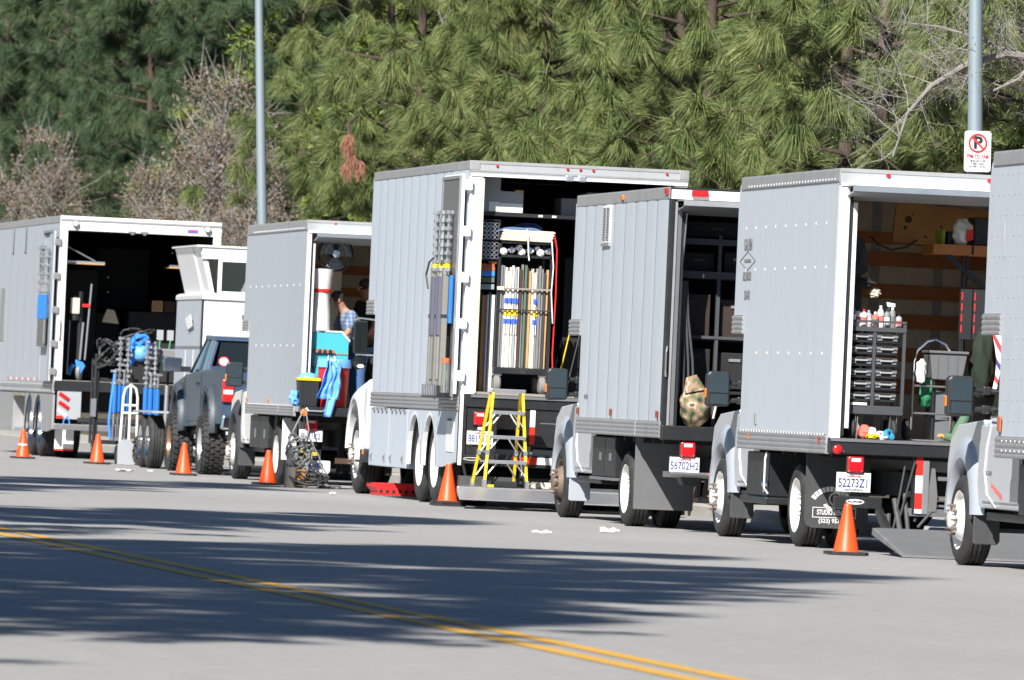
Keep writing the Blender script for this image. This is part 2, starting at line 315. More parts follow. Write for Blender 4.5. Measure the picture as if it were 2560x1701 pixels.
def wheel(parent, x, y, r, w, rim_r, kind, name='wheel', dual=False, mud=False, rimmat='wheel_white', side=1):
    """x = outer face; wheel extends inwards by w (side=1: inwards is +x)."""
    key = (r, w, rim_r, kind, mud, side)
    if key not in WCACHE:
        ax = (side, 0, 0)
        ty = MB(); rw = w
        pr = [(rim_r, 0.012), (rim_r+0.015, 0.0), (r*0.80, -0.008), (r-0.045, 0.002), (r-0.012, 0.018), (r, 0.035)]
        nr = 4; h0, h1 = 0.035, w-0.035; st = (h1-h0)/nr
        for k in range(nr):
            a = h0+k*st
            if k: pr += [(r-0.014, a+0.002), (r, a+0.012)]
            pr += [(r, a+st-0.012)] if k < nr-1 else [(r, h1)]
            if k < nr-1: pr += [(r-0.014, a+st-0.002)]
        pr += [(r-0.012, w-0.018), (r-0.045, w-0.002), (r*0.8, w+0.008), (rim_r, w)]
        ty.lathe(pr, (0, 0, 0), ax, 48)
        if mud:
            for k in range(30):
                an = 2*math.pi*k/30
                for j, (h, off) in enumerate(((0.05, 0), (0.125, 0.10), (0.20, 0.0), (0.275, 0.10))):
                    a2 = an+off; m = Matrix.Rotation(a2, 3, 'X') @ Matrix.Rotation(R(18 if j % 2 else -18), 3, 'Z')
                    c = Vector((side*(0.01+h*w/0.32), math.sin(-a2)*(r+0.006), math.cos(a2)*(r+0.006)))
                    ty.obox(c, (0.062*w/0.30, 0.058, 0.03), m)
                m = Matrix.Rotation(an, 3, 'X'); ty.obox(Vector((side*-0.004, -math.sin(an)*(r-0.05), math.cos(an)*(r-0.05))), (0.02, 0.035, 0.075), m)
        rm = MB()
        if kind == 'dually':       # deep dish rear
            rm.lathe([(rim_r+0.004, 0.0), (rim_r-0.008, 0.004), (rim_r-0.02, 0.03), (rim_r-0.035, 0.12), (0.13, 0.15), (0.10, 0.125), (0.0, 0.12)], (0, 0, 0), ax, 36)
        elif kind == 'front':      # convex steer wheel with protruding hub
            rm.lathe([(rim_r+0.004, 0.0), (rim_r-0.008, 0.004), (rim_r-0.03, 0.06), (rim_r-0.05, 0.07), (0.155, -0.01), (0.14, -0.035), (0.085, -0.04), (0.08, -0.075), (0.06, -0.09), (0.0, -0.09)], (0, 0, 0), ax, 36)
        elif kind == 'disc':
            rm.lathe([(rim_r+0.004, 0.0), (rim_r-0.01, 0.003), (rim_r-0.02, 0.025), (rim_r*0.6, 0.03), (rim_r*0.4, 0.05), (0.10, 0.05), (0.09, 0.01), (0.0, 0.0)], (0, 0, 0), ax, 36)
        lg = MB()
        nl, rl, h = (10, 0.125, -0.02) if kind == 'front' else (10, 0.10, 0.11)
        if kind == 'disc': nl, rl, h = 8, 0.075, 0.03
        for k in range(nl):
            an = 2*math.pi*k/nl; y_, z_ = math.cos(an)*rl, math.sin(an)*rl
            x0_ = side*(h+0.01); x1_ = side*(h-0.05)
            lg.cyl((x0_, y_, z_), (x1_, y_, z_), 0.017, 0.015, 6); lg.cyl((x1_, y_, z_), (side*(h-0.075), y_, z_), 0.008, n=5)
        WCACHE[key] = (ty.mesh('tyre', True), rm.mesh('wheel', True), lg.mesh('lug_nuts'))
        autosmooth(WCACHE[key][0]); autosmooth(WCACHE[key][1])
    t, rme, l = WCACHE[key]
    def ins(me, nm, mt, par): 
        o = link(nm, me, None, par)
        if not me.materials: me.materials.append(MATS[mt])
        o.material_slots[0].link = 'OBJECT'; o.material_slots[0].material = MATS[mt]; return o
    wo = ins(rme, name, rimmat, parent); wo.location = (x, y, r)
    ins(t, 'tyre', 'rubber', wo); stuff(ins(l, 'lug_nuts', 'rust_steel' if kind == 'front' else 'chrome', wo))
    if dual:
        d = ins(t, 'tyre', 'rubber', wo); d.location = (side*(w+0.09), 0, 0)
    return wo

M('brick_dark', (0.07, 0.035, 0.022), rough=0.7, var=0.3); M('mid_flap', (0.13, 0.135, 0.14), rough=0.55, var=0.12, dirt=0.3)
M('grey_flare_dark', (0.055, 0.066, 0.080), rough=0.5, var=0.08); M('bronze', (0.45, 0.27, 0.17), rough=0.35, metal=0.8, var=0.08)
M('navy_sleeve', (0.095, 0.10, 0.15), rough=0.5, var=0.1); M('grey_pole', (0.30, 0.285, 0.25), rough=0.45, metal=0.4, var=0.1, dirt=0.2)
M('orange_crate', (0.55, 0.24, 0.06), rough=0.6, var=0.2)
M('green_dull', (0.10, 0.15, 0.10), rough=0.6); M('grey_teal', (0.25, 0.34, 0.36), rough=0.6)
M('grey_rubber', (0.22, 0.21, 0.20), rough=0.8)
M('strap_black', (0.05, 0.052, 0.058), rough=0.6, var=0.2)
M('cart_grey', (0.06, 0.065, 0.072), rough=0.5, var=0.15); M('handle_pale', (0.55, 0.55, 0.53), rough=0.3, metal=0.4); M('latch_grey', (0.17, 0.18, 0.195), rough=0.45)
M('blue_tape', (0.05, 0.30, 0.55), rough=0.4)
M('dark_grey_cloth', (0.05, 0.052, 0.055), rough=0.9, var=0.2, bump=0.3, bscale=30)
M('lime', (0.35, 0.42, 0.03), rough=0.5)
M('tote_grey', (0.13, 0.135, 0.14), rough=0.5, var=0.08)
M('mid_grey_dark', (0.16, 0.17, 0.18), rough=0.4, metal=0.2)
M('dark_green_cloth', (0.02, 0.03, 0.02), rough=0.95, var=0.2)
M('brick_black', (0.03, 0.017, 0.012), rough=0.7, var=0.3)
M('ramp_grey', (0.17, 0.17, 0.172), rough=0.7, var=0.2, dirt=0.4, dirtc=(0.27, 0.26, 0.24), dscale=(3, 3, 3))
M('header_grey', (0.40, 0.415, 0.43), rough=0.4, metal=0.1, var=0.04, dirt=0.2)
M('marker_dark', (0.20, 0.045, 0.02), rough=0.3, var=0.1)
M('bright_metal', (0.62, 0.63, 0.65), rough=0.3, metal=0.85, var=0.06)

# ---------------------------------------------------------------- setting: road, kerb, pavement, hillside
def sheet(name, x0, x1, y0, y1, z, mat, nx=1, ny=1, zf=None):
    b = MB(); b.grid(lambda i, j: (x0+(x1-x0)*i, y0+(y1-y0)*j, z if zf is None else zf(x0+(x1-x0)*i, y0+(y1-y0)*j)), nx, ny)
    return struct(b.build(name, mat))
sheet('ground', -1500, 1500, -1500, 1500, -0.03, 'verge_soil')
sheet('road', -2.6, 18.42, -60, 900, 0.0, 'asphalt')
for x0 in (7.18, 7.44):
    struct(sheet('centre_line', x0, x0+0.13, -40, 700, 0.004, 'yellow_line'))
kerb_me = MB().prism([(0, -0.02), (0, 0.12), (0.02, 0.15), (0.16, 0.15), (0.16, -0.02)], 'y', 0.006, 2.994).mesh('kerb_stone')
kb = struct(bpy.data.objects.new('kerb', None)); col.objects.link(kb); kb.location = (18.42, 60, 0)
for k in range(46):
    o = link('kerb_stone', kerb_me, 'concrete', kb); o.location = (0, 3.0*k-12, random.uniform(-0.004, 0.004))
sheet('pavement', 18.585, 21.2, 20, 300, 0.14, 'concrete')
struct(MB().prism([(18.42, -0.02), (18.42, 0.12), (18.44, 0.15), (18.58, 0.15), (18.58, -0.02)], 'y', 187, 500).build('far_kerb', 'concrete'))
def hz(x, y):
    d = max(0.0, x-21.2); return 0.13 + 0.42*d + 0.35*math.sin(x*0.5+y*0.13)*min(1, d/4) + 0.2*math.sin(y*0.41)*min(1, d/4) - max(0, d-60)*0.2
sheet('hillside', 21.2, 90, 40, 420, 0, 'hill_soil', 50, 150, hz)

# ---------------------------------------------------------------- truck builders (local frame: x right from the left side, y forward from the tail, z up)
def rivet_rows(t, pts, r=0.012, ax=(-1, 0, 0), name='rivets', mat='rivet'):
    b = MB()
    for p in pts: b.lathe([(r, 0), (r*0.7, 0.006), (0, 0.008)], p, ax, 6)
    return stuff(b.build(name, mat, t, True))
def body(t, W, L, zb, zt, pk, zn, side, lining, seams=None, cap_h=0.10, rail=(0.90, 1.07), capmat='cap_metal', frame='white_frame', post=0.09, head=0.15, rnd=0.16, roof_in=None, rail_y0=0.0, rib=0.006, hmat=None):
    out = [(0.0, zb), (L, zb), (L, zn), (L+pk, zn), (L+pk, zt-rnd-0.1), (L+pk-0.04, zt-rnd*0.45), (L+pk-0.14, zt-0.035), (0.0, zt-0.035)]
    MB().prism(out, 'x', 0.010 if seams else 0.0, 0.045).build('side_wall', side, t, bevel=0.004)
    MB().prism(out, 'x', W-0.045, W).build('side_wall', side, t)
    if seams:
        ys = seams
        for a, b_ in zip(ys[:-1], ys[1:]):
            top = zt-0.036
            if b_ > L+0.02: lo, top = zn+0.001, zt-rnd*0.5
            else: lo = zb
            if a < L < b_: a2 = a
            rr = random.Random(int(a*1000)); ph = rr.uniform(0, 6); am = rr.uniform(0.4, 1.3)
            def fn(i, j, a=a, b_=b_, lo=lo, top=top, ph=ph, am=am):
                bow = math.sin(math.pi*i); dent = 0.0026*am*math.sin(j*9+ph)*bow*(1-j)**1.5 + 0.0015*am*math.sin(j*23+ph*2)*bow*max(0, 0.6-j)
                return (-0.001-rib*bow**0.6+dent, a+0.006+(b_-a-0.012)*i, lo+(top-lo)*j)
            MB().grid(fn, 8, 22).build('side_panel', side, t, True)
    MB().box(0.046, W-0.046, L-0.03, L, zb, zn-0.05).build('front_wall', side, t)
    MB().box(0.046, W-0.046, L-0.03, L+pk, zn-0.045, zn-0.005).build('peak_floor', side, t)
    MB().box(0.046, W-0.046, L+pk-0.04, L+pk-0.005, zn, zt-rnd).build('peak_front', side, t)
    MB().box(0.002, W-0.002, 0.0, L+pk-0.13, zt-0.033, zt).build('roof', capmat, t)
    MB().box(0.05, W-0.05, 0.0, L-0.04, zb, zb+0.05).build('floor', 'grey_wood', t)
    # inner lining
    MB().box(0.047, 0.058, 0.06, L-0.04, zb+0.06, zt-0.05).build('lining', lining, t)
    MB().box(W-0.058, W-0.047, 0.06, L-0.04, zb+0.06, zt-0.05).build('lining', lining, t)
    MB().box(0.06, W-0.06, L-0.05, L-0.035, zb+0.06, zt-0.05).build('lining', lining, t)
    MB().box(0.06, W-0.06, 0.06, L-0.06, zt-0.05, zt-0.036).build('ceiling_lining', roof_in or lining, t)
    # roof cap rail with folded lip
    MB().prism([(-0.012, zt-cap_h), (-0.006, zt-cap_h-0.01), (0.0, zt-cap_h-0.01), (0.0, zt+0.002), (-0.008, zt+0.006), (-0.012, zt-0.01)], 'y', 0.0, L+pk-0.15).build('roof_rail', capmat, t)
    # ridged bottom rail
    z0, z1 = rail; pr = [(0.02, z0), (-0.008, z0)]
    n = 4
    for k in range(n):
        a = z0+(z1-z0)*k/n; b_ = z0+(z1-z0)*(k+1)/n; pr += [(-0.020, a+0.010), (-0.020, b_-0.018), (-0.010, b_-0.010)]
    pr += [(-0.012, z1), (0.02, z1)]
    MB().prism(pr, 'y', rail_y0, L+0.01).build('bottom_rail', 'rail_metal', t)
    if pk: MB().prism([(x, z-z1+zn+0.005) for x, z in pr if True], 'y', L+0.012, L+pk+0.01).build('peak_rail', 'rail_metal', t)
    # rear frame
    MB().box(-0.004, post, -0.035, 0.055, zb, zt-head).build('corner_post', frame, t, bevel=0.006)
    MB().box(W-post, W+0.004, -0.035, 0.055, zb, zt-head).build('corner_post', frame, t, bevel=0.006)
    MB().box(-0.006, W+0.006, -0.040, 0.055, zt-head+0.001, zt+0.003).build('header', hmat or frame, t, bevel=0.006)
    if hmat: MB().box(0.0, W, -0.052, -0.0405, zt-head-0.004, zt-head+0.022).build('header_ledge', 'white_frame', t, bevel=0.003); MB().box(-0.008, W+0.008, -0.047, -0.0405, zt-0.03, zt+0.006).build('header_cap', capmat, t, bevel=0.003)
def chassis(t, W, L, zb, rear_y, front_y, dz=0.0, frame_end=0.25):
    b = MB()
    for x in (W/2-0.43, W/2+0.36): b.box(x, x+0.07, frame_end, front_y+0.6, 0.52+dz, 0.74+dz)
    for y in np.arange(frame_end+0.2, L, 0.55): b.box(0.12, W-0.12, y, y+0.07, zb-0.13, zb-0.005)
    for y in (frame_end+0.3, L*0.5, L-0.1): b.box(W/2-0.36, W/2+0.36, y, y+0.08, 0.56+dz, 0.70+dz)
    b.build('chassis', 'black_matt', t)
    for y in rear_y:
        MB().cyl((0.35, y, 0.40), (W-0.35, y, 0.40), 0.07, n=10).ell((W/2, y, 0.40), (0.20, 0.22, 0.20), 12, 8).build('axle', 'black_matt', t, True)
def plate(t, x, y, z, number, extra=None, tilt=0.0, state=True):
    b = MB().box(-0.152, 0.152, -0.004, 0.004, -0.076, 0.076).build('licence_plate', 'plate_white', t, bevel=0.003); b.location = (x, y, z)
    text(number, 0.112, 'plate_blue', b, (0, -0.0055, -0.012), REAR, sx=0.70, bold=0.012)
    if state: text('California', 0.034, 'ink_red', b, (0, -0.0055, 0.054), REAR, sx=1.0)
    MB().box(-0.158, 0.158, -0.003, 0.006, -0.088, -0.0765).box(-0.158, 0.158, -0.003, 0.006, 0.0765, 0.086).box(-0.158, -0.1525, -0.003, 0.006, -0.0764, 0.0764).box(0.1525, 0.158, -0.003, 0.006, -0.0764, 0.0764).build('plate_frame', 'chrome' if not extra else 'plate_white', b)
    if extra: text(extra, 0.022, 'ink_black', b, (0, -0.0058, -0.070), REAR, sx=2.2)
    return b
def tail_lamp(t, x, y, z, w=0.15, h=0.145, rev=True):
    m = MB().box(-w/2, w/2, -0.045, 0.0, -h/2, h/2).build('tail_lamp', 'red_lens', t, bevel=0.018); m.location = (x, y, z)
    MB().box(-w/2-0.008, w/2+0.008, -0.02, 0.012, -h/2-0.008, h/2+0.008).build('lamp_base', 'black_plastic', m, bevel=0.01)
    if rev: MB().box(-w*0.30, w*0.30, -0.050, -0.02, h*0.16, h*0.40).build('reverse_lens', 'clear_lens', m, bevel=0.006)
    b = MB()
    for sx in (-1, 1):
        for sz in (-1, 1): b.lathe([(0.006, 0), (0.004, 0.004), (0, 0.005)], (sx*w*0.4, -0.045, sz*h*0.4), (0, -1, 0), 6)
    b.build('screws', 'chrome', m)
    return m
def mud_flap(t, x0, x1, y, z0, z1, mat='flap_rubber', cut=0.05):
    r = cut; p = [(x0, z1), (x0, z0+r), (x0+r*0.3, z0+r*0.3), (x0+r, z0), (x1-r, z0), (x1-r*0.3, z0+r*0.3), (x1, z0+r), (x1, z1)]
    o = MB().prism([(a-x0, b) for a, b in p], 'y', -0.006, 0.006).build('mud_flap', mat, t); o.location = (x0, y, 0); return o
def visor(t, W, zt, head, out=0.34, mat='aluminium', under='mid_grey', x0=0.05, slope=0.05):
    z = zt-head
    MB().prism([(-out, z-0.055), (-out, z+0.0), (-0.041, z+0.004), (-0.041, z-0.004), (-out+0.012, z-0.012), (-out+0.012, z-0.055)], 'x', x0, W-x0).build('door_lip', mat, t)
    MB().prism([(-out+0.014, z-0.050), (0.25, z-0.05-slope), (0.25, z-0.065-slope), (-out+0.014, z-0.064)], 'x', x0+0.01, W-x0-0.01).build('raised_door', under, t)
def ford_mirror(t, x, y, z, sx=1):
    m = MB().prism([(-0.115, -0.15), (-0.10, -0.175), (0.10, -0.165), (0.115, -0.14), (0.115, 0.15), (0.09, 0.172), (-0.085, 0.172), (-0.115, 0.14)], 'y', -0.02, 0.10).build('mirror', 'black_plastic', t, bevel=0.02); m.location = (x, y, z)
    MB().box(-0.092, 0.098, -0.028, -0.021, -0.038, 0.150).build('mirror_glass', 'mirror_glass', m, bevel=0.004)
    MB().box(-0.075, 0.095, -0.028, -0.021, -0.148, -0.052).build('mirror_glass', 'mirror_glass', m, bevel=0.004)
    MB().box(-0.128, -0.112, 0.0, 0.06, -0.09, 0.0).build('indicator', 'amber_lens', m, bevel=0.006)
    MB().tube([(0.11, 0.05, 0.06), (0.24, 0.05, 0.055), (0.42, 0.03, 0.04)], 0.026, 8).tube([(0.11, 0.05, -0.11), (0.24, 0.05, -0.10), (0.42, 0.03, -0.10)], 0.026, 8).box(0.20, 0.27, 0.015, 0.085, 0.02, 0.09).box(0.20, 0.27, 0.015, 0.085, -0.14, -0.07).box(0.36, 0.44, -0.03, 0.10, -0.16, 0.12).build('mirror_arms', 'black_plastic', m, bevel=0.01)
    return m
def ford_cab(t, W, yF, wy, xs=0.24, fr=0.385, paint='silver_paint', flare='grey_flare', flap='flap_rubber', hub='wheel_white', door_text=None):
    """wy: front axle y. cab outer side at x=0.22."""
    xe = W-xs
    # cab rear/doors
    MB().prism([(yF+0.06, 0.50), (wy-0.66, 0.50), (wy-0.56, 0.70), (wy-0.60, 1.22), (yF+0.06, 1.22)], 'x', xs, xe).build('cab_body', paint, t, bevel=0.03)
    dr = MB().prism([(yF+0.14, 0.56), (wy-0.84, 0.56), (wy-0.72, 0.72), (wy-0.74, 1.20), (yF+0.14, 1.20)], 'x', xs-0.016, xs-0.002).build('cab_door', paint, t, bevel=0.008)
    MB().box(xs-0.045, xs-0.017, yF+0.22, yF+0.40, 1.04, 1.08).build('door_handle', 'black_plastic', dr, bevel=0.008)
    # greenhouse
    g = MB(); 
    gy0, gy1 = yF+0.08, wy-0.66
    g.prism([(gy0, 1.225), (gy1+0.10, 1.225), (gy1-0.32, 1.80), (gy0+0.05, 1.84)], 'x', xs+0.08, xe-0.08)
    go = g.build('cab_roof', paint, t, bevel=0.04)
    MB().prism([(gy0+0.12, 1.28), (gy1-0.02, 1.28), (gy1-0.36, 1.74), (gy0+0.14, 1.74)], 'x', xs+0.072, xs+0.079).build('side_window', 'glass_dark', go)
    # hood and front fender with a wheel arch cut out
    f0, f1 = wy-0.60, wy+0.72; ra = fr+0.085; pts = [(f0, 0.52)]
    pts.append((wy-ra, 0.52))
    for k in range(1, 14):
        an = math.pi*(1-k/14); pts.append((wy+ra*math.cos(an), 0.40+ (ra+0.06)*math.sin(an) + (0.0)))
    pts += [(wy+ra, 0.52), (f1, 0.52), (f1+0.03, 0.85), (f1-0.06, 1.08), (f1-0.35, 1.20), (f0, 1.25)]
    MB().prism(pts, 'x', xs+0.03, xs+0.40).build('front_fender', paint, t, bevel=0.03)
    MB().prism([(f0-0.02, 1.0), (f1, 0.95), (f1-0.10, 1.12), (f1-0.45, 1.25), (f0-0.02, 1.32)], 'x', xs+0.36, xe-0.36).build('hood', paint, t, bevel=0.05)
    MB().prism(pts, 'x', xe-0.40, xe-0.03).build('front_fender', paint, t, bevel=0.03)
    MB().box(xs+0.15, xe-0.15, f1-0.02, f1+0.12, 0.45, 0.72).build('front_bumper', 'chrome', t, bevel=0.03)
    # bulging flare swept round the arch
    b = MB(); n = 26; prof = [(0.00, 0.07), (0.00, 0.005), (0.022, -0.03), (0.07, -0.035), (0.14, 0.0), (0.20, 0.06)]
    vs = []; m = len(prof)
    for k in range(n+1):
        a = R(-22)+ (math.pi+R(44))*k/n
        ca, sa = math.cos(math.pi-a), math.sin(math.pi-a)
        grow = 1.0+0.25*max(0, sa)
        for (dr_, dx) in prof:
            rr = ra-0.03+dr_*grow; vs.append((xs+dx, wy+rr*ca, max(0.44, 0.40+(rr+0.05*max(0, sa))*sa)))
    fs = [(k*m+i, (k+1)*m+i, (k+1)*m+i+1, k*m+i+1) for k in range(n) for i in range(m-1)]
    b.add(vs, fs).build('fender_flare', flare, t, True)
    MB().prism([(wy-ra+0.02, 0.45), (wy-ra-0.01, 0.75), (wy-0.25, 0.95), (wy+0.25, 0.95), (wy+ra, 0.75), (wy+ra-0.01, 0.45)], 'x', xs+0.28, xs+0.36).build('wheel_well', 'black_matt', t)
    o = MB().prism([(0, 0.0), (0.0, 0.22), (0.03, 0.26), (0.23, 0.23), (0.235, 0.02), (0.21, -0.01), (0.02, -0.01)], 'y', -0.012, 0.012).build('mud_guard', flap, t, bevel=0.008); o.location = (xs-0.01, wy-ra-0.07, 0.20)
    MB().tube([(xs-0.018, wy-1.12, 1.21), (xs-0.020, wy-0.98, 1.02), (xs-0.020, wy-0.93, 0.82), (xs-0.018, wy-1.05, 0.62), (xs-0.016, wy-1.38, 0.52)], 0.007, 5).build('seam_highlight', 'white_paint', t, True)  # white line standing in for the highlight along the curved door seam
    ford_mirror(t, 0.0, wy-0.86, 1.44)
    wheel(t, xs-0.02, wy, fr, 0.235, 0.25, 'front', rimmat=hub)
    wheel(t, W-xs+0.02, wy, fr, 0.235, 0.25, 'front', rimmat=hub, side=-1)
    MB().cyl((xs+0.2, wy, 0.385), (W-xs-0.2, wy, 0.385), 0.06, n=8).build('front_axle', 'black_matt', t)
    MB().box(0.30, 0.62, yF+0.15, wy-0.72, 0.40, 0.47).build('running_board', 'black_plastic', t, bevel=0.01)

# ---------------------------------------------------------------- truck with drawers and wood slats (open, lift platform down)
def truck_slats():
    W, L, zb, zt = 2.45, 4.27, 0.98, 3.47
    t = thing('box_truck', 'silver box truck open at the back showing orange wood slats and a drawer cart', 'truck', (15.65, 75.85, 0), group=None)
    body(t, W, L, zb, zt, 0.52, 2.15, 'pale_box', 'cream_lining', rail=(0.88, 1.06), head=0.15, cap_h=0.11, rail_y0=0.10, hmat='header_grey')
    pts = []
    for z, y0, y1, n in ((2.98, 0.55, 4.35, 9), (2.58, 0.5, 4.3, 9), (1.79, 0.5, 3.6, 7)):
        pts += [(-0.001, y0+(y1-y0)*k/(n-1), z) for k in range(n)]
    rivet_rows(t, pts, 0.018, name='side_rivets')
    rivet_rows(t, [(-0.021, 0.15+k*0.135, zt-0.092) for k in range(31)] + [(-0.021, 0.2+k*0.13, 1.052) for k in range(31)], 0.012, name='rail_rivets')
    rivet_rows(t, [(0.15+k*0.155, -0.041, zt-0.10) for k in range(15)], 0.010, (0, -1, 0), name='header_rivets')
    for x in (0.43, 1.37, 1.78): MB().lathe([(0.022, 0), (0.018, 0.015), (0, 0.02)], (x, -0.04, zt-0.045), (0, -1, 0), 10).build('marker_lamp', 'red_lens', t, True)
    b = MB().box(1.74, 1.86, -0.10, -0.041, zt-0.125, zt-0.065).build('door_camera', 'white_paint', t, bevel=0.012); MB().cyl((1.80, -0.10, zt-0.09), (1.80, -0.115, zt-0.09), 0.018, n=10).build('camera_lens', 'black_plastic', b)
    visor(t, W, zt, 0.15, slope=0.06)
    # bottom door seal and inner jambs
    MB().box(0.092, 0.125, -0.01, 0.05, 1.05, zt-0.22).build('door_track', 'black_plastic', t)
    MB().box(0.126, 0.170, 0.0, 0.05, 1.12, zt-0.30).build('inner_jamb', 'white_frame', t, bevel=0.004)
    MB().tube([(0.16, 0.10, 3.10), (0.175, 0.12, 2.75)], 0.010, 6).build('gas_strut', 'steel', t)
    # wooden slats on right and front walls
    for z in (2.95, 2.75, 2.44, 2.16, 1.84, 1.54):
        h = 0.055 if z == 2.95 else 0.068
        MB().box(W-0.085, W-0.059, 0.12, L-0.08, z-h, z+h).build('wall_slat', 'slat_wood', t, bevel=0.003)
        MB().box(0.1, W-0.09, L-0.082, L-0.056, z-h, z+h).build('wall_slat', 'slat_wood', t, bevel=0.003)
    for x in (0.62, 1.24, 1.86): MB().box(x-0.045, x+0.045, L-0.062, L-0.052, zb+0.1, zt-0.1).build('wall_post', 'mid_grey', t)
    for y in np.arange(0.8, 4.0, 0.8): MB().box(W-0.064, W-0.054, y-0.04, y+0.04, zb+0.1, zt-0.1).build('wall_post', 'mid_grey', t)
    # tail
    s = MB().box(-0.02, W+0.02, -0.10, 0.0, 0.885, 1.03).build('rear_sill', 'black_paint', t, bevel=0.008)
    MB().box(-0.01, W+0.01, -0.112, -0.101, 1.0, 1.028).build('sill_edge', 'steel', s)
    m = MB().lathe([(0.043, 0), (0.043, 0.02), (0.03, 0.03), (0, 0.033)], (0.055, -0.10, 0.925), (0, -1, 0), 16).build('round_reflector', 'red_lens', t, True)
    MB().lathe([(0.013, 0), (0, 0.012)], (0.115, -0.10, 0.92), (0, -1, 0), 8).build('bolt', 'chrome', t)
    MB().box(0.18, 0.27, -0.05, 0.0, 0.60, 0.88).build('lamp_bracket', 'black_paint', t)
    tail_lamp(t, 0.235, -0.055, 0.795, 0.15, 0.145); tail_lamp(t, W-0.235, -0.055, 0.795, 0.15, 0.145)
    plate(t, 0.225, -0.06, 0.635, '52273Z1', 'GALPIN')
    b = MB().box(0.06, 0.50, -0.05, 0.02, 0.40, 0.505).build('lift_gate_beam', 'black_paint', t, bevel=0.006)
    o = MB().prism([(0.25+0.085*math.cos(a)*(1.0), 0.457+0.024*math.sin(a)) for a in np.linspace(0, 2*math.pi, 20, endpoint=False)], 'y', -0.054, -0.0505).build('badge', 'ink_white', b)
    text('PALFINGER', 0.026, 'ink_black', b, (0.25, -0.0565, 0.457), REAR, sx=1.05)
    # chevron lift post, aluminium fold
    for k, (z0, z1, mt) in enumerate(((0.72, 0.885, 'reflect_red'), (0.56, 0.719, 'reflect_white'), (0.415, 0.559, 'reflect_red'), (0.375, 0.414, 'reflect_white'))):
        MB().box(0.80, 0.865, -0.062, -0.05, z0, z1).build('warning_stripe', mt, t)
    MB().box(0.78, 0.868, -0.049, 0.04, 0.37, 0.885).build('lift_post', 'black_paint', t)
    MB().box(0.869, 0.925, -0.06, 0.0, 0.37, 0.86).build('lift_rail', 'aluminium', t, bevel=0.004)
    MB().prism([(0.927, 0.39), (1.005, 0.40), (1.01, 0.55), (0.98, 0.79), (0.95, 0.79), (0.927, 0.60)], 'y', -0.05, -0.02).build('lift_plate', 'perf_metal', t)
    MB().box(0.74, 1.75, -0.04, 0.02, 0.35, 0.42).box(1.02, 2.3, 0.0, 0.03, 0.50, 0.53).box(1.02, 2.3, 0.0, 0.03, 0.68, 0.715).box(1.02, 2.3, 0.0, 0.03, 0.44, 0.46).build('under_ride_bars', 'steel', t)
    b = MB()
    for (p, q, r) in (((0.62, -0.02, 0.22), (0.70, -0.05, 0.80), 0.010), ((0.66, 0.0, 0.24), (0.78, -0.1, 0.85), 0.010), ((0.70, -0.1, 0.06), (0.63, 0.02, 0.50), 0.028), ((0.76, -0.1, 0.08), (0.72, 0.02, 0.55), 0.022), ((0.82, 0.0, 0.30), (0.86, 0.0, 0.52), 0.014), ((0.58, 0.05, 0.08), (0.60, 0.1, 0.36), 0.022), ((0.80, -0.05, 0.72), (1.0, 0.1, 0.62), 0.012), ((0.83, -0.1, 0.25), (0.95, -0.12, 0.40), 0.014)):
        b.cyl(p, q, r, n=8)
    b.build('lift_arms', 'flap_rubber', t, True)
    # lift platform, tilted down to the road behind the tail
    p = MB().prism([(-1.95, 0.004), (-1.95, 0.018), (-0.62, 0.235), (-0.60, 0.175), (-0.66, 0.165)], 'x', 0.30, 2.32).build('lift_platform', 'ramp_grey', t, bevel=0.003)
    ridge = MB()
    for k in range(46):
        y = -1.9+1.26*k/45; z = 0.018+(y+1.95)/(1.33)*0.217
        ridge.box(0.33, 2.29, y, y+0.010, z-0.002, z+0.006)
    stuff(ridge.build('platform_ridges', 'mid_flap', p))
    for x in (0.45, 2.0): MB().prism([(-0.64, 0.06), (-0.64, 0.19), (0.0, 0.44), (0.0, 0.36)], 'x', x, x+0.05).build('lift_arm', 'black_paint', t)
    # underbody
    chassis(t, W, L, zb, [1.93], 6.35)
    wheel(t, 0.10, 1.93, 0.385, 0.235, 0.25, 'dually', dual=True); wheel(t, W-0.10, 1.93, 0.385, 0.235, 0.25, 'dually', dual=True, side=-1)
    f = mud_flap(t, 0.06, 0.66, 1.30, 0.19, 0.93, cut=0.07); mud_flap(t, W-0.66, W-0.06, 1.30, 0.19, 0.93)
    # film-reel print on the flap
    fx = 0.245; ring = MB()
    for k in range(11):
        a0 = R(28)+R(124)*k/11; a1 = R(28)+R(124)*(k+0.78)/11
        ring.add([(fx+0.19*math.cos(a)*1.15*q, -0.0085, 0.245+0.35*0.60*math.sin(a)*q+0.12) for a, q in ((a0, 0.78), (a1, 0.78), (a1, 1.0), (a0, 1.0))], [(0, 1, 2, 3)])
    for k in range(8):
        a0 = R(200)+R(140)*k/8; a1 = R(200)+R(140)*(k+0.7)/8
        ring.add([(fx+0.075*math.cos(a)*q, -0.0085, 0.43+0.075*math.sin(a)*q) for a, q in ((a0, 0.55), (a1, 0.55), (a1, 1.0), (a0, 1.0))], [(0, 1, 2, 3)])
    ring.lathe([(0.062, 0), (0.050, 0.0)], (fx+0.04, -0.0088, 0.46), (0, -1, 0), 18)
    ring.box(fx-0.17, fx+0.24, -0.0085, -0.0065, 0.375, 0.381).box(fx-0.17, fx+0.24, -0.0085, -0.0065, 0.285, 0.291).box(fx-0.17, fx-0.164, -0.0085, -0.0065, 0.291, 0.375).box(fx+0.234, fx+0.24, -0.0085, -0.0065, 0.291, 0.375)
    ring.build('flap_emblem', 'ink_white', f)
    text('STUDIO RENTALS', 0.066, 'ink_white', f, (fx+0.035, -0.0085, 0.333), REAR, sx=0.62)
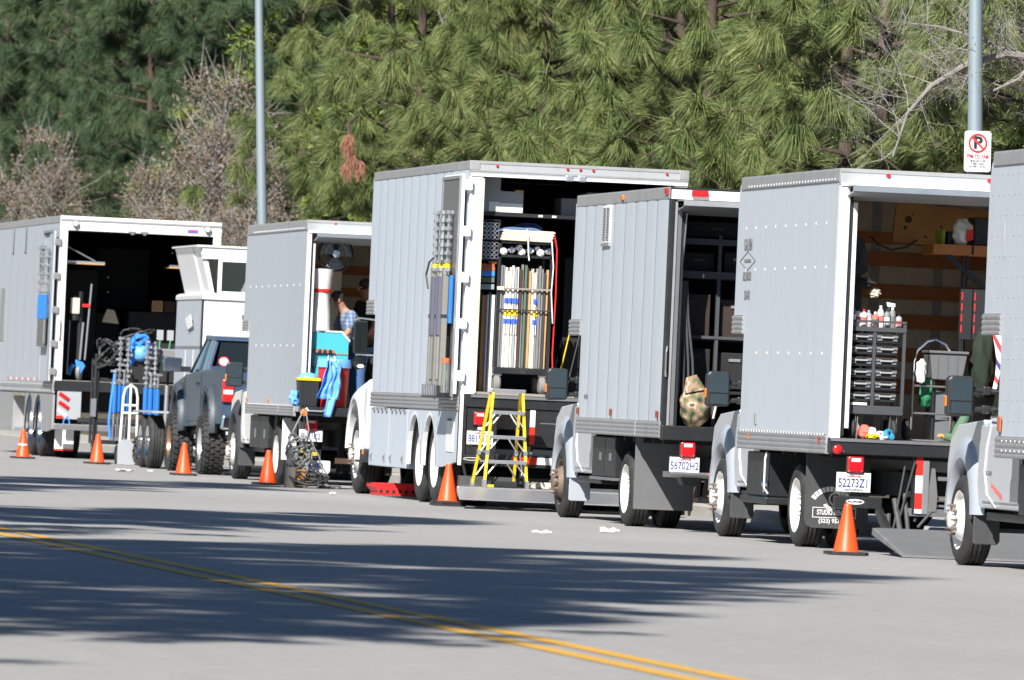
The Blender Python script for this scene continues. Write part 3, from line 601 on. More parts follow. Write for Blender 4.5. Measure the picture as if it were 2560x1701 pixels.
    text('(323) 957', 0.054, 'ink_white', f, (fx-0.01, -0.0085, 0.255), REAR, sx=0.95)
    text('GALPIN', 0.05, 'ink_white', f, (fx+0.10, -0.0085, 0.53), REAR, sx=0.9)
    # tool box under the side, step
    b = MB().box(0.06, 0.45, 3.05, 4.12, 0.44, 0.86).build('tool_box', 'black_paint', t, bevel=0.012)
    MB().ell((0.05, 3.1, 0.56), (0.02, 0.05, 0.03), 8, 6).ell((0.05, 3.25, 0.56), (0.02, 0.05, 0.03), 8, 6).tube([(0.05, 3.17, 0.56), (0.04, 3.17, 0.48)], 0.012).build('box_latch', 'chrome', b)
    MB().box(0.02, 0.40, 2.95, 4.22, 0.37, 0.435).build('side_step', 'black_paint', t, bevel=0.01)
    MB().tube([(0.02, 2.98, 0.86), (0.0, 2.95, 0.80), (0.0, 2.95, 0.52), (0.04, 2.96, 0.47)], 0.010).build('loop_cable', 'white_plastic', t)
    for y in (0.35, 3.7): MB().box(-0.024, -0.0205, y, y+0.07, 0.975, 1.03).build('side_marker', 'amber_lens' if y > 1 else 'red_lens', t)
    MB().box(-0.013, -0.004, 3.45, 3.52, 1.12, 1.22).build('side_latch', 'rail_metal', t)
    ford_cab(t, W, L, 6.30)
    # side lettering
    text('GALPIN', 0.16, 'ink_grey', t, (-0.003, 4.22, 2.82), LEFT, sx=0.72); text('HOLLYWOOD', 0.12, 'ink_grey', t, (-0.003, 4.22, 2.52), LEFT, sx=0.50)
    text('STUDIO RENTALS', 0.045, 'ink_grey', t, (-0.003, 4.22, 2.67), LEFT, sx=0.9)
    d = MB()
    for (a, b_) in (((4.60, 2.67), (4.22, 2.76)), ((4.22, 2.76), (3.84, 2.67)), ((3.84, 2.67), (4.22, 2.58)), ((4.22, 2.58), (4.60, 2.67))):
        d.tube([(-0.002, a[0], a[1]), (-0.002, b_[0], b_[1])], 0.004, 4)
    d.build('emblem_diamond', 'ink_grey', t)
    text('22-87-02', 0.12, 'ink_grey', t, (-0.003, 4.18, 2.34), LEFT, sx=0.62)
    return t
T6 = truck_slats()

# ---------------------------------------------------------------- truck with vertical ribs and a camouflage bag
def truck_camo():
    W, L, zb, zt = 2.45, 4.85, 1.0, 3.45
    t = thing('box_truck', 'pale ribbed box truck with louvre vent and dark shelves behind its open rear', 'truck', (15.65, 84.25, 0))
    seams = [0.06, 0.70, 1.28, 1.90, 2.50, 3.12, 3.75, 4.30, 4.845, 5.5]
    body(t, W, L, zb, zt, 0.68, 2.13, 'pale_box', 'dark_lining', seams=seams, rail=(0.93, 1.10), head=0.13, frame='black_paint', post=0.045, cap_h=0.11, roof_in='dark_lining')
    MB().box(0.0, W, -0.045, -0.041, zt-0.115, zt-0.02).build('header_plate', 'white_frame', t)
    # gutter rail with lamp on top
    v = MB().box(-0.02, -0.004, 3.30, 3.72, 2.93, 3.32).build('louvre_vent', 'white_frame', t, bevel=0.004)
    for k in range(13):
        for c in (0, 1):
            MB().obox((-0.026, 3.405+0.20*c, 2.965+0.027*k), (0.018, 0.15, 0.006), ('Y', R(40))).build('louvre', 'rail_metal', v)
    MB().box(-0.03, -0.004, 3.28, 3.74, 2.895, 2.925).build('vent_sill', 'rail_metal', v)
    MB().box(-0.035, -0.012, 2.55, 2.68, zt-0.085, zt-0.04).build('marker_lamp', 'amber_lens', t, bevel=0.006)
    MB().box(-0.03, -0.012, 0.05, 0.20, zt-0.07, zt-0.005).build('marker_lamp', 'red_lens', t, bevel=0.006)
    MB().box(0.20, 0.37, -0.085, -0.046, zt-0.085, zt-0.02).build('marker_lamp', 'red_lens', t, bevel=0.008)
    visor(t, W, zt, 0.13, out=0.42, mat='rail_metal', under='grey_plastic', x0=0.06, slope=0.07)
    # black door track: two ribs
    MB().box(0.046, 0.075, -0.02, 0.05, 1.02, zt-0.14).build('door_track', 'rail_metal', t); MB().box(0.076, 0.125, 0.0, 0.06, 1.02, zt-0.20).build('door_track', 'steel', t); MB().box(0.126, 0.16, 0.02, 0.10, 1.02, zt-0.24).build('door_track', 'black_plastic', t)
    MB().tube([(0.02, -0.05, 1.85), (0.012, -0.07, 1.80), (0.012, -0.07, 1.60), (0.02, -0.05, 1.55)], 0.012, 6).build('grab_handle', 'chrome', t)
    MB().tube([(0.17, -0.02, 3.2), (0.16, 0.05, 2.7)], 0.010).build('gas_strut', 'steel', t)
    # shelving frame inside
    fr = MB().box(0.22, 2.2, 0.55, 0.60, 2.56, 2.63).box(0.22, 2.2, 0.55, 0.60, 1.95, 1.98).box(0.22, 2.2, 0.55, 0.60, 2.90, 2.96)
    for x in (0.20, 0.62, 1.05, 1.5): fr.box(x, x+0.035, 0.56, 0.61, 1.05, 3.0)
    fr.build('shelf_frame', 'cart_grey', t)
    sh = MB().box(0.2, 2.25, 0.60, 1.3, 2.55, 2.58).box(0.2, 2.25, 0.60, 1.3, 1.93, 1.955).box(0.2, 2.25, 0.60, 1.3, 1.40, 1.43); sh.build('shelf', 'black_matt', t)
    for (x0, x1, z0, z1, mt) in ((0.28, 0.6, 2.60, 2.82, 'black_plastic'), (0.7, 1.0, 2.60, 2.84, 'black_paint'), (0.27, 0.58, 1.97, 2.40, 'brick_black'), (0.68, 1.02, 1.97, 2.36, 'brick_black'), (0.28, 0.6, 1.45, 1.85, 'black_plastic'), (0.68, 1.02, 1.45, 1.82, 'black_plastic'), (0.25, 1.0, 2.98, 3.14, 'black_plastic'), (0.27, 0.6, 1.08, 1.36, 'black_plastic')):
        o = MB().box(x0, x1, 0.66, 1.15, z0, z1).build('storage_case', mt if 'brick' in mt else 'black_matt', None, bevel=0.01); o.location = t.location
        tag(o, ('brown' if 'brick' in mt else 'black')+' storage case on the '+('top' if z0 > 2.9 else 'upper' if z0 > 2.5 else 'middle' if z0 > 1.9 else 'lower' if z0 > 1.4 else 'bottom')+' shelf of the ribbed truck, '+('beside the door straps' if x0 < 0.6 else 'past the shelf post'), 'case', 'dark cases on the shelves of the ribbed truck')
        MB().box((x0+x1)/2-0.06, (x0+x1)/2+0.06, 0.645, 0.66, z1-0.09, z1-0.06).build('case_handle', 'grey_plastic' if x0 > 0.6 else 'black_paint', o)
    # tail
    MB().box(-0.01, W+0.01, -0.12, 0.0, 0.915, 1.06).build('rear_sill', 'black_paint', t, bevel=0.008)
    MB().box(0.24, 0.31, -0.06, 0.0, 0.55, 0.915).build('lamp_bracket', 'black_paint', t)
    tail_lamp(t, 0.27, -0.065, 0.825, 0.15, 0.15); tail_lamp(t, W-0.27, -0.065, 0.825, 0.15, 0.15)
    plate(t, 0.245, -0.07, 0.67, '56702H2')
    st = MB().prism([(-0.42, 0.575), (-0.42, 0.60), (0.05, 0.60), (0.05, 0.54), (-0.36, 0.55)], 'x', 0.05, 2.3).build('step_bumper', 'steel', t, bevel=0.004)
    MB().box(0.42, 0.47, -0.426, -0.42, 0.58, 0.595).build('marker_lamp', 'amber_lens', st)
    MB().prism([(0.16, 0.57), (0.38, 0.57), (0.34, 0.47), (0.20, 0.47)], 'y', -0.30, -0.05).build('hitch', 'flap_rubber', t)
    b = MB()
    for k in range(7): b.cyl((0.45+0.1*k, 0.3+0.05*(k % 3), 0.32), (0.5+0.1*k, 0.5, 0.52), 0.035, n=7)
    b.cyl((0.9, 0.2, 0.2), (0.9, 0.6, 0.45), 0.05).build('running_gear', 'rust_steel', t)
    chassis(t, W, L, zb, [2.40], 7.2)
    wheel(t, 0.10, 2.42, 0.385, 0.235, 0.25, 'dually', dual=True); wheel(t, W-0.10, 2.42, 0.385, 0.235, 0.25, 'dually', dual=True, side=-1)
    mud_flap(t, 0.04, 0.66, 1.58, 0.19, 0.95, mat='mid_flap', cut=0.01); mud_flap(t, W-0.66, W-0.06, 1.58, 0.19, 0.95, cut=0.01)
    for (y0, y1) in ((2.98, 3.55), (3.56, 4.30)):
        b = MB().box(0.08, 0.5, y0, y1, 0.49, 0.91).build('tool_box', 'black_paint', t, bevel=0.012); MB().box(0.072, 0.08, y0+0.2, y0+0.3, 0.66, 0.74).build('box_latch', 'steel', b)
    MB().box(0.06, 0.5, 2.95, 4.32, 0.455, 0.485).build('box_tray', 'steel', t)
    for y in (0.12, 2.75, 4.72): MB().box(-0.03, -0.012, y, y+0.06, 1.13, 1.20).build('side_marker', 'marker_dark', t)
    text('CA 37228', 0.055, 'ink_grey', t, (-0.012, 4.35, 1.32), LEFT, sx=0.8)
    MB().box(-0.028, -0.021, 1.30, 1.36, 0.94, 1.09).build('rail_joint', 'aluminium', t)
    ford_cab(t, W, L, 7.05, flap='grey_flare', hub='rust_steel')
    return t
T5 = truck_camo()

# ---------------------------------------------------------------- big grip truck with stands on its door
def truck_grip():
    W, L, zb, zt = 2.53, 6.85, 1.28, 3.97
    t = thing('grip_truck', 'large white panelled grip truck packed with boards, poles and a stand cart', 'truck', (15.6, 96.6, 0))
    seams = [0.05] + [0.62*k+0.05 for k in range(1, 11)] + [6.845, 7.45]
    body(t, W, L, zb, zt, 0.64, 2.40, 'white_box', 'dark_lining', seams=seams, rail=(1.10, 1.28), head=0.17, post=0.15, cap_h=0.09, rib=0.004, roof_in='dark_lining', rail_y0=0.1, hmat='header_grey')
    MB().box(-0.008, W+0.008, -0.046, -0.041, zt-0.12, zt-0.10).build('header_bead', 'rail_metal', t)
    MB().box(-0.012, 0.10, -0.05, -0.041, zt-0.10, zt+0.006).build('corner_cap', 'rail_metal', t, bevel=0.006); MB().box(W-0.10, W+0.012, -0.05, -0.041, zt-0.10, zt+0.006).build('corner_cap', 'rail_metal', t, bevel=0.006)
    for x in (0.30, 1.12, 1.27, 1.42, 2.28): MB().lathe([(0.018, 0), (0.014, 0.012), (0, 0.016)], (x, -0.0465, zt-0.045), (0, -1, 0), 8).build('marker_lamp', 'red_lens', t, True)
    for x in (1.10, 1.25): MB().box(x, x+0.09, -0.065, -0.041, zt-0.185, zt-0.115).build('door_catch', 'aluminium', t, bevel=0.01)
    # inner frame line
    MB().box(0.152, 0.165, -0.025, 0.05, zb+0.03, zt-0.19).build('door_seal', 'cream_cloth', t)
    # open left door folded against the side
    d = MB().box(-0.085, -0.045, 0.06, 1.36, 1.29, 3.82).build('open_door', 'white_frame', t, bevel=0.006)
    MB().box(-0.100, -0.0855, 0.14, 1.30, 1.26, 3.78).build('door_mesh', 'perf_metal', d)
    b = MB()
    for y in (0.06, 1.30): b.box(-0.11, -0.086, y, y+0.05, 1.22, 3.80)
    b.box(-0.11, -0.086, 0.11, 1.30, 3.765, 3.80).build('mesh_frame', 'aluminium', d)
    for z in (3.69, 3.16, 2.63, 2.10, 1.50):
        MB().box(-0.10, 0.02, -0.10, -0.036, z-0.06, z+0.06).build('hinge', 'white_paint', t, bevel=0.012)
    MB().box(0.0, 0.02, -0.05, -0.036, 1.2, 3.7).build('hinge_strip', 'white_frame', t)
    # skirt with wheel arches
    def arch(c, r, z0, n=10): return [(c+r*math.cos(math.pi*k/n), z0+ (r*1.28)*math.sin(math.pi*k/n)) for k in range(n+1)]
    sk = [(0.02, 1.095), (0.02, 0.50), (0.95, 0.44)]
    MB().prism([(0.02, 1.095), (0.02, 0.52), (1.20, 0.44), (1.55, 0.44)] + [(2.10-0.50*math.cos(R(a)), 0.44+0.60*math.sin(R(a))) for a in range(0, 181, 15)] + [(2.62, 0.44)] + [(3.24-0.50*math.cos(R(a)), 0.44+0.60*math.sin(R(a))) for a in range(0, 181, 15)] + [(3.86, 0.40), (3.86, 1.095)], 'x', -0.004, 0.03).build('skirt', 'white_box', t)
    for c in (2.10, 3.24):
        b = MB()
        for k in range(13):
            a0 = R(180*k/13); a1 = R(180*(k+1)/13)
            b.add([(-0.02, c-q*math.cos(a), 0.44+q*1.2*math.sin(a)) for a, q in ((a0, 0.495), (a1, 0.495), (a1, 0.53), (a0, 0.53))] + [(0.03, c-q*math.cos(a), 0.44+q*1.2*math.sin(a)) for a, q in ((a0, 0.495), (a1, 0.495))], [(0, 1, 2, 3), (0, 4, 5, 1)])
        b.build('arch_trim', 'white_frame', t)
    for (y0, y1) in ((3.87, 5.30), (5.31, 6.85)):
        b = MB().box(-0.006, 0.5, y0, y1, 0.38, 1.09).build('belly_box', 'white_box', t, bevel=0.01)
        for yy in (y0+0.25, y1-0.25):
            MB().box(-0.016, -0.006, yy-0.03, yy+0.03, 0.44, 0.54).tube([(-0.016, yy, 0.54), (-0.03, yy, 0.50), (-0.016, yy, 0.46)], 0.008).build('box_latch', 'steel', b)
        b2 = MB()
        for k in range(4): b2.box(-0.03, -0.006, y0+0.15+0.33*k, y0+0.26+0.33*k, 1.055, 1.085)
        b2.build('box_hinges', 'steel', b)
    MB().box(-0.012, -0.004, 0.35, 0.9, 0.62, 1.0).build('fuel_door', 'white_frame', t, bevel=0.006); MB().box(-0.02, -0.012, 0.5, 0.8, 0.98, 1.0).build('door_pull', 'ink_black', t)
    # rear: black tail with gate columns
    MB().box(-0.02, W+0.02, -0.11, 0.0, 1.15, 1.30).build('rear_sill', 'black_paint', t, bevel=0.008)
    MB().box(0.10, W-0.10, -0.13, -0.111, 1.262, 1.292).build('sill_edge', 'steel', t)
    for x in (-0.02, W-0.06): MB().box(x, x+0.08, -0.10, 0.02, 0.50, 1.149).build('gate_column', 'black_paint', t, bevel=0.006)
    MB().box(-0.024, 0.015, -0.12, -0.101, 0.48, 1.32).build('column_edge', 'white_frame', t)
    MB().box(0.07, 0.42, -0.085, -0.02, 0.50, 1.145).build('lamp_panel', 'black_paint', t, bevel=0.006)
    tail_lamp(t, 0.215, -0.09, 1.02, 0.14, 0.15)
    MB().box(0.19, 0.26, -0.13, -0.086, 0.885, 0.925).build('reverse_lamp', 'clear_lens', t, bevel=0.015)
    plate(t, 0.225, -0.10, 0.80, '8815132')
    b = MB().box(0.05, 0.40, -0.12, -0.087, 0.50, 0.60).build('gate_step', 'black_paint', t, bevel=0.006); MB().tube([(0.14+0.10*math.cos(a), -0.124, 0.555+0.016*math.sin(a)) for a in np.linspace(0, 2*math.pi, 17)], 0.004, 4).build('step_badge', 'ink_white', b)
    MB().box(0.80, 0.86, -0.10, -0.088, 0.95, 1.14).build('warning_stripe', 'reflect_white', t); MB().box(0.80, 0.86, -0.10, -0.088, 0.75, 0.949).build('warning_stripe', 'reflect_red', t)
    MB().box(0.72, 2.3, -0.087, -0.02, 0.72, 1.149).build('gate_stow', 'black_paint', t, bevel=0.006); MB().box(0.92, 2.2, -0.092, -0.088, 0.99, 1.0).build('stow_trim', 'steel', t)
    for k, (x0, x1, mt) in enumerate(((0.62, 0.90, 'reflect_red'), (0.901, 1.15, 'reflect_white'), (1.151, 1.4, 'reflect_red'), (1.401, 1.65, 'reflect_white'))): MB().box(x0, x1, -0.11, -0.10, 0.52, 0.60).build('warning_stripe', mt, t)
    MB().box(0.42, 2.35, -0.099, 0.0, 0.48, 0.62).build('under_ride_bar', 'black_paint', t, bevel=0.006)
    # lift platform lowered
    p = MB().prism([(-0.20, -1.28), (2.34, -1.28), (2.34, -0.12), (-0.01, -0.12)], 'z', 0.185, 0.245).build('lift_platform', 'aluminium', t, bevel=0.006)
    MB().prism([(-0.17, -1.24), (2.30, -1.24), (2.30, -0.16), (0.02, -0.16)], 'z', 0.2455, 0.249).build('platform_tread', 'perf_metal', p)
    MB().box(0.0, 2.30, -0.119, -0.02, 0.12, 0.36).build('platform_hinge', 'flap_rubber', p)
    MB().prism([(-1.50, 0.10), (-1.50, 0.115), (-1.285, 0.235), (-1.285, 0.19)], 'x', -0.21, 2.34).build('ramp_wedge', 'aluminium', p)
    for x in (0.12, 2.1): MB().prism([(-0.1, 0.13), (-0.1, 0.25), (0.5, 0.62), (0.5, 0.50)], 'x', x, x+0.07).build('lift_arm', 'black_paint', t)
    MB().cyl((0.72, -0.05, 0.25), (0.78, 0.0, 0.62), 0.035, n=10).build('lift_ram', 'steel', t, True); MB().cyl((1.3, -0.05, 0.25), (1.3, 0.05, 0.6), 0.035, n=10).build('lift_ram', 'steel', t, True)
    MB().tube([(0.74, -0.14, 0.28), (0.76, -0.16, 0.55), (0.72, -0.14, 0.72), (0.70, -0.12, 0.60), (0.73, -0.1, 0.45)], 0.010).build('hose', 'cable_grey', t)
    chassis(t, W, L, zb, [2.10, 3.24], 9.0, dz=0.15)
    for y in (2.10, 3.24):
        wheel(t, 0.06, y, 0.49, 0.27, 0.30, 'dually', dual=True); wheel(t, W-0.06, y, 0.49, 0.27, 0.30, 'dually', dual=True, side=-1)
    # conventional cab
    wy = 9.15; xs = 0.16
    MB().prism([(6.95, 0.55), (8.25, 0.55), (8.25, 1.45), (8.05, 2.25), (7.0, 2.30)], 'x', xs+0.06, W-xs-0.06).build('cab_body', 'white_paint', t, bevel=0.05)
    w = MB().prism([(7.3, 1.45), (8.12, 1.45), (7.95, 2.15), (7.3, 2.15)], 'x', xs+0.045, xs+0.058).build('side_window', 'glass_dark', t)
    MB().prism([(8.2, 0.9), (10.0, 0.95), (10.0, 1.20), (9.6, 1.36), (8.2, 1.52)], 'x', xs+0.35, W-xs-0.35).build('hood', 'white_paint', t, bevel=0.08)
    b = MB(); n = 30; m_ = 7; vs_ = []; prof = [(0.0, 0.10), (0.0, -0.01), (0.03, -0.035), (0.09, -0.03), (0.17, 0.03), (0.26, 0.14), (0.34, 0.28)]
    for k in range(n+1):
        a = R(-6)+R(186)*k/n; ca, sa = math.cos(math.pi-a), math.sin(math.pi-a)
        for (q, dx) in prof: vs_.append((xs+dx, wy+(0.56+q*0.9)*ca*(1.0 if ca < 0 else 1.0), max(0.56, 0.55+(0.60+q)*sa)))
    b.add(vs_, [(k*m_+i, (k+1)*m_+i, (k+1)*m_+i+1, k*m_+i+1) for k in range(n) for i in range(m_-1)]).build('front_fender', 'white_paint', t, True)
    MB().prism([(8.25, 0.56), (8.60, 0.56), (8.58, 1.0), (8.50, 1.30), (8.25, 1.44)], 'x', xs+0.0, xs+0.3).build('cowl_panel', 'white_paint', t, bevel=0.03)
    MB().box(xs-0.01, xs+0.3, 8.20, 8.62, 0.42, 0.56).build('cab_step', 'black_plastic', t, bevel=0.01); MB().box(xs-0.02, xs-0.011, 8.32, 8.40, 0.50, 0.55).build('step_lamp', 'amber_lens', t)
    MB().box(xs-0.07, xs+0.05, 8.05, 8.62, 0.40, 0.43).build('cab_step', 'black_plastic', t)
    MB().prism([(8.5, 0.5), (8.55, 1.05), (9.0, 1.2), (9.5, 1.05), (9.7, 0.6)], 'x', xs+0.32, xs+0.40).build('wheel_well', 'black_matt', t)
    wheel(t, xs+0.02, wy, 0.49, 0.27, 0.30, 'front'); wheel(t, W-xs-0.02, wy, 0.49, 0.27, 0.30, 'front', side=-1)
    mr = MB().prism([(-0.085, -0.19), (-0.07, -0.205), (0.07, -0.205), (0.085, -0.19), (0.085, 0.19), (0.07, 0.205), (-0.07, 0.205), (-0.085, 0.19)], 'y', -0.02, 0.03).build('mirror', 'black_plastic', t, bevel=0.01); mr.location = (0.03, 8.20, 1.95)
    MB().box(-0.072, 0.072, -0.026, -0.021, -0.185, 0.185).build('mirror_glass', 'glass_dark', mr)
    MB().tube([(-0.075, 0.0, 0.21), (-0.02, 0.0, 0.235), (0.30, 0.0, 0.215)], 0.011).build('mirror_arm', 'aluminium', mr); MB().tube([(-0.05, 0.0, -0.215), (0.30, 0.0, -0.22)], 0.010).build('mirror_arm', 'aluminium', mr)
    rm = MB().lathe([(0.085, 0.0), (0.09, 0.02), (0.07, 0.05), (0, 0.07)], (0, 0, 0), (0, 1, 0), 20).build('round_mirror', 'black_plastic', mr, True); rm.location = (0.0, 0, -0.315)
    MB().lathe([(0.078, 0), (0.05, -0.01), (0, -0.014)], (0, -0.002, 0), (0, 1, 0), 20).build('mirror_glass', 'glass_dark', rm, True); MB().ell((0.015, -0.012, -0.045), (0.045, 0.006, 0.025), 10, 6).build('mirror_sticker', 'white_plastic', rm)
    MB().box(0.215, 0.222, 6.87, 6.94, 1.3, 2.0).build('cab_edge', 'red_paint', t)
    return t
T4 = truck_grip()

# ---------------------------------------------------------------- catering truck with fan and red bin
def truck_fan():
    W, L, zb, zt = 2.45, 5.25, 0.98, 3.47
    t = thing('box_truck', 'grey box truck with a fan, teal cabinet and red bin in its open back', 'truck', (15.6, 109.6, 0))
    body(t, W, L, zb, zt, 0.62, 2.18, 'grey_box', 'cream_lining', rail=(0.92, 1.07), head=0.16, post=0.05, cap_h=0.12, rail_y0=0.55, hmat='header_grey')
    rivet_rows(t, [(-0.001, 0.5+0.6*k, 2.63) for k in range(9)] + [(-0.001, 0.9+0.6*k, 1.84) for k in range(7)], 0.022, name='side_rivets')
    rivet_rows(t, [(-0.021, 0.2+0.13*k, zt-0.10) for k in range(38)] + [(-0.021, 0.65+0.13*k, 1.055) for k in range(34)], 0.012, name='rail_rivets')
    visor(t, W, zt, 0.16, out=0.30, x0=0.08, slope=0.07)
    MB().box(0.052, 0.075, -0.01, 0.05, 1.05, zt-0.24).build('door_track', 'black_plastic', t); MB().box(0.076, 0.105, 0.0, 0.05, 1.4, zt-0.30).build('inner_jamb', 'white_frame', t)
    MB().lathe([(0.02, 0), (0, 0.015)], (0.35, -0.042, zt-0.03), (0, -1, 0), 8).build('marker_lamp', 'red_lens', t)
    for z in (2.92, 2.62):
        MB().box(W-0.085, W-0.059, 0.15, L-0.08, z-0.06, z+0.06).build('wall_slat', 'slat_wood', t); MB().box(0.1, W-0.09, L-0.082, L-0.056, z-0.06, z+0.06).build('wall_slat', 'slat_wood', t)
    MB().box(0.0, W, -0.34, 0.0, 0.94, 1.05).build('tail_deck', 'black_paint', t, bevel=0.006)
    MB().tube([(0.03, -0.35, 1.03), (0.05, -0.37, 1.0), (0.24, -0.37, 1.0), (0.28, -0.35, 1.03)], 0.010).build('deck_handle', 'aluminium', t)
    MB().lathe([(0.05, 0), (0.045, 0.02), (0, 0.03)], (0.0, -0.341, 0.975), (0, -1, 0), 14).build('round_reflector', 'amber_lens', t, True)
    tail_lamp(t, 0.14, -0.10, 0.82, 0.15, 0.14); tail_lamp(t, W-0.14, -0.10, 0.82, 0.15, 0.14)
    MB().box(0.05, 0.23, -0.08, 0.02, 0.55, 0.935).build('lamp_bracket', 'black_paint', t)
    plate(t, 0.135, -0.11, 0.68, '8V61K2')
    b = MB().box(-0.02, 0.28, -0.12, -0.02, 0.385, 0.50).build('gate_step', 'black_paint', t, bevel=0.006)
    bd = MB().prism([(0.18+0.075*math.cos(a), 0.445+0.022*math.sin(a)) for a in np.linspace(0, 2*math.pi, 20, endpoint=False)], 'y', -0.125, -0.1205).build('badge', 'yellow_plastic', b)
    MB().box(0.135, 0.225, -0.1275, -0.1255, 0.439, 0.451).build('badge_print', 'brick_red', bd)
    MB().box(0.50, 1.9, 0.1, 0.14, 0.33, 0.40).build('rear_reflector_bar', 'brick_dark', t)
    mud_flap(t, -0.02, 0.02, 0.06, 0.35, 0.93); 
    fl = MB().prism([(0, 0), (0.30, 0), (0.30, 0.55), (0, 0.55)], 'y', -0.006, 0.006).build('mud_flap', 'white_paint', t); fl.location = (0.02, 1.75, 0.34)
    MB().box(0.08, 0.24, -0.0085, -0.0065, 0.10, 0.14).build('flap_print', 'ink_blue', fl)
    wb = MB().prism([(0.0, 0.10), (0.05, 0.0), (0.40, 0.0), (0.46, 0.06), (0.46, 0.20), (0.0, 0.20)], 'y', -0.15, 0.0).build('water_tank', 'white_plastic', t, bevel=0.02); wb.location = (-0.06, -0.05, 0.16)
    text('86-1338', 0.060, 'ink_blue', wb, (0.24, -0.155, 0.13), REAR, sx=0.85)
    b = MB()
    for k in range(5): b.cyl((0.62+0.16*k, 0.5, 0.2), (0.66+0.16*k, 0.6, 0.9), 0.05, n=8)
    b.build('running_gear', 'black_matt', t)
    chassis(t, W, L, zb, [2.70], 7.5)
    wheel(t, 0.08, 2.70, 0.40, 0.235, 0.25, 'dually', dual=True); wheel(t, W-0.08, 2.70, 0.40, 0.235, 0.25, 'dually', dual=True, side=-1)
    for y0, y1 in ((3.30, 4.2), (4.21, 5.1)):
        b = MB().box(0.05, 0.5, y0, y1, 0.47, 0.90).build('tool_box', 'black_paint', t, bevel=0.012); MB().box(0.04, 0.05, y0+0.3, y0+0.4, 0.6, 0.72).build('box_latch', 'steel', b)
    MB().box(0.12, 0.16, 3.0, 3.28, 0.47, 0.90).build('box_side', 'flap_rubber', t)
    for y in (0.75, 3.0, 5.1): MB().box(-0.026, -0.012, y, y+0.06, 1.08, 1.13).build('side_marker', 'amber_lens', t)
    MB().box(-0.028, -0.021, 1.9, 1.96, 0.95, 1.05).build('rail_latch', 'aluminium', t)
    MB().box(0.02, 0.10, L+0.62, L+0.95, 2.19, 2.26).build('side_grab', 'steel', t)
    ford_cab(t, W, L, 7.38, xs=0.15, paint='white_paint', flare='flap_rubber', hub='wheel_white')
    return t
T3 = truck_fan()

# ---------------------------------------------------------------- nearest truck, only its cab and the front of its box in view
def truck_near():
    W, L, zb, zt = 2.45, 4.80, 0.98, 3.48
    t = thing('box_truck', 'silver truck whose dotted box runs past the no parking sign', 'truck', (15.65, 64.2, 0))
    body(t, W, L, zb, zt, 0.68, 2.13, 'pale_box', 'cream_lining', rail=(0.94, 1.12), head=0.15, cap_h=0.11, rnd=0.22)
    pts = [(-0.001, 2.6+0.2*k+0.1*(j % 2), 1.25+0.17*j) for k in range(14) for j in range(13)]
    rivet_rows(t, [p for p in pts if p[1] < 4.75 or p[2] > 2.2], 0.007, name='side_rivets', mat='rail_metal')
    rivet_rows(t, [(-0.021, 0.2+0.16*k, 1.0) for k in range(28)] + [(-0.021, 0.2+0.16*k, 1.08) for k in range(28)], 0.011, name='rail_rivets')
    for k in range(7): MB().box(0.10, W-0.10, -0.01, 0.03, 1.02+0.32*k, 1.33+0.32*k).build('door_slat', 'white_frame', t, bevel=0.006)
    MB().box(0.0, W, -0.1, 0.0, 0.90, 1.02).build('rear_sill', 'black_paint', t)
    tail_lamp(t, 0.24, -0.05, 0.80); tail_lamp(t, W-0.24, -0.05, 0.80)
    chassis(t, W, L, zb, [1.95], 6.9)
    wheel(t, 0.10, 1.95, 0.385, 0.235, 0.25, 'dually', dual=True); wheel(t, W-0.10, 1.95, 0.385, 0.235, 0.25, 'dually', dual=True, side=-1)
    mud_flap(t, 0.06, 0.66, 1.30, 0.19, 0.93)
    MB().box(0.10, 0.5, 3.1, 4.35, 0.48, 0.90).build('tool_box', 'black_paint', t, bevel=0.015)
    MB().box(-0.026, -0.012, 4.62, 4.72, 1.16, 1.28).build('side_marker', 'brick_red', t)
    MB().tube([(0.0, 4.86, 2.9), (-0.01, 4.86, 2.6)], 0.006, 4).build('front_bead', 'rail_metal', t)
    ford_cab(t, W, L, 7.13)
    text('S', 0.17, 'ink_black', t, (0.222, 5.68, 1.03), LEFT, sx=1.6); text('CA 37228', 0.05, 'ink_grey', t, (0.222, 6.05, 0.80), LEFT, sx=1.2)
    MB().add([(0.2215, 5.52, 0.58), (0.2215, 5.50, 0.62), (0.2215, 5.92, 0.72), (0.2215, 5.94, 0.69)], [(0, 1, 2, 3)]).build('red_reflection', 'coral_cloth', t)  # red streak painted on the door in place of a reflection
    return t
T7 = truck_near()

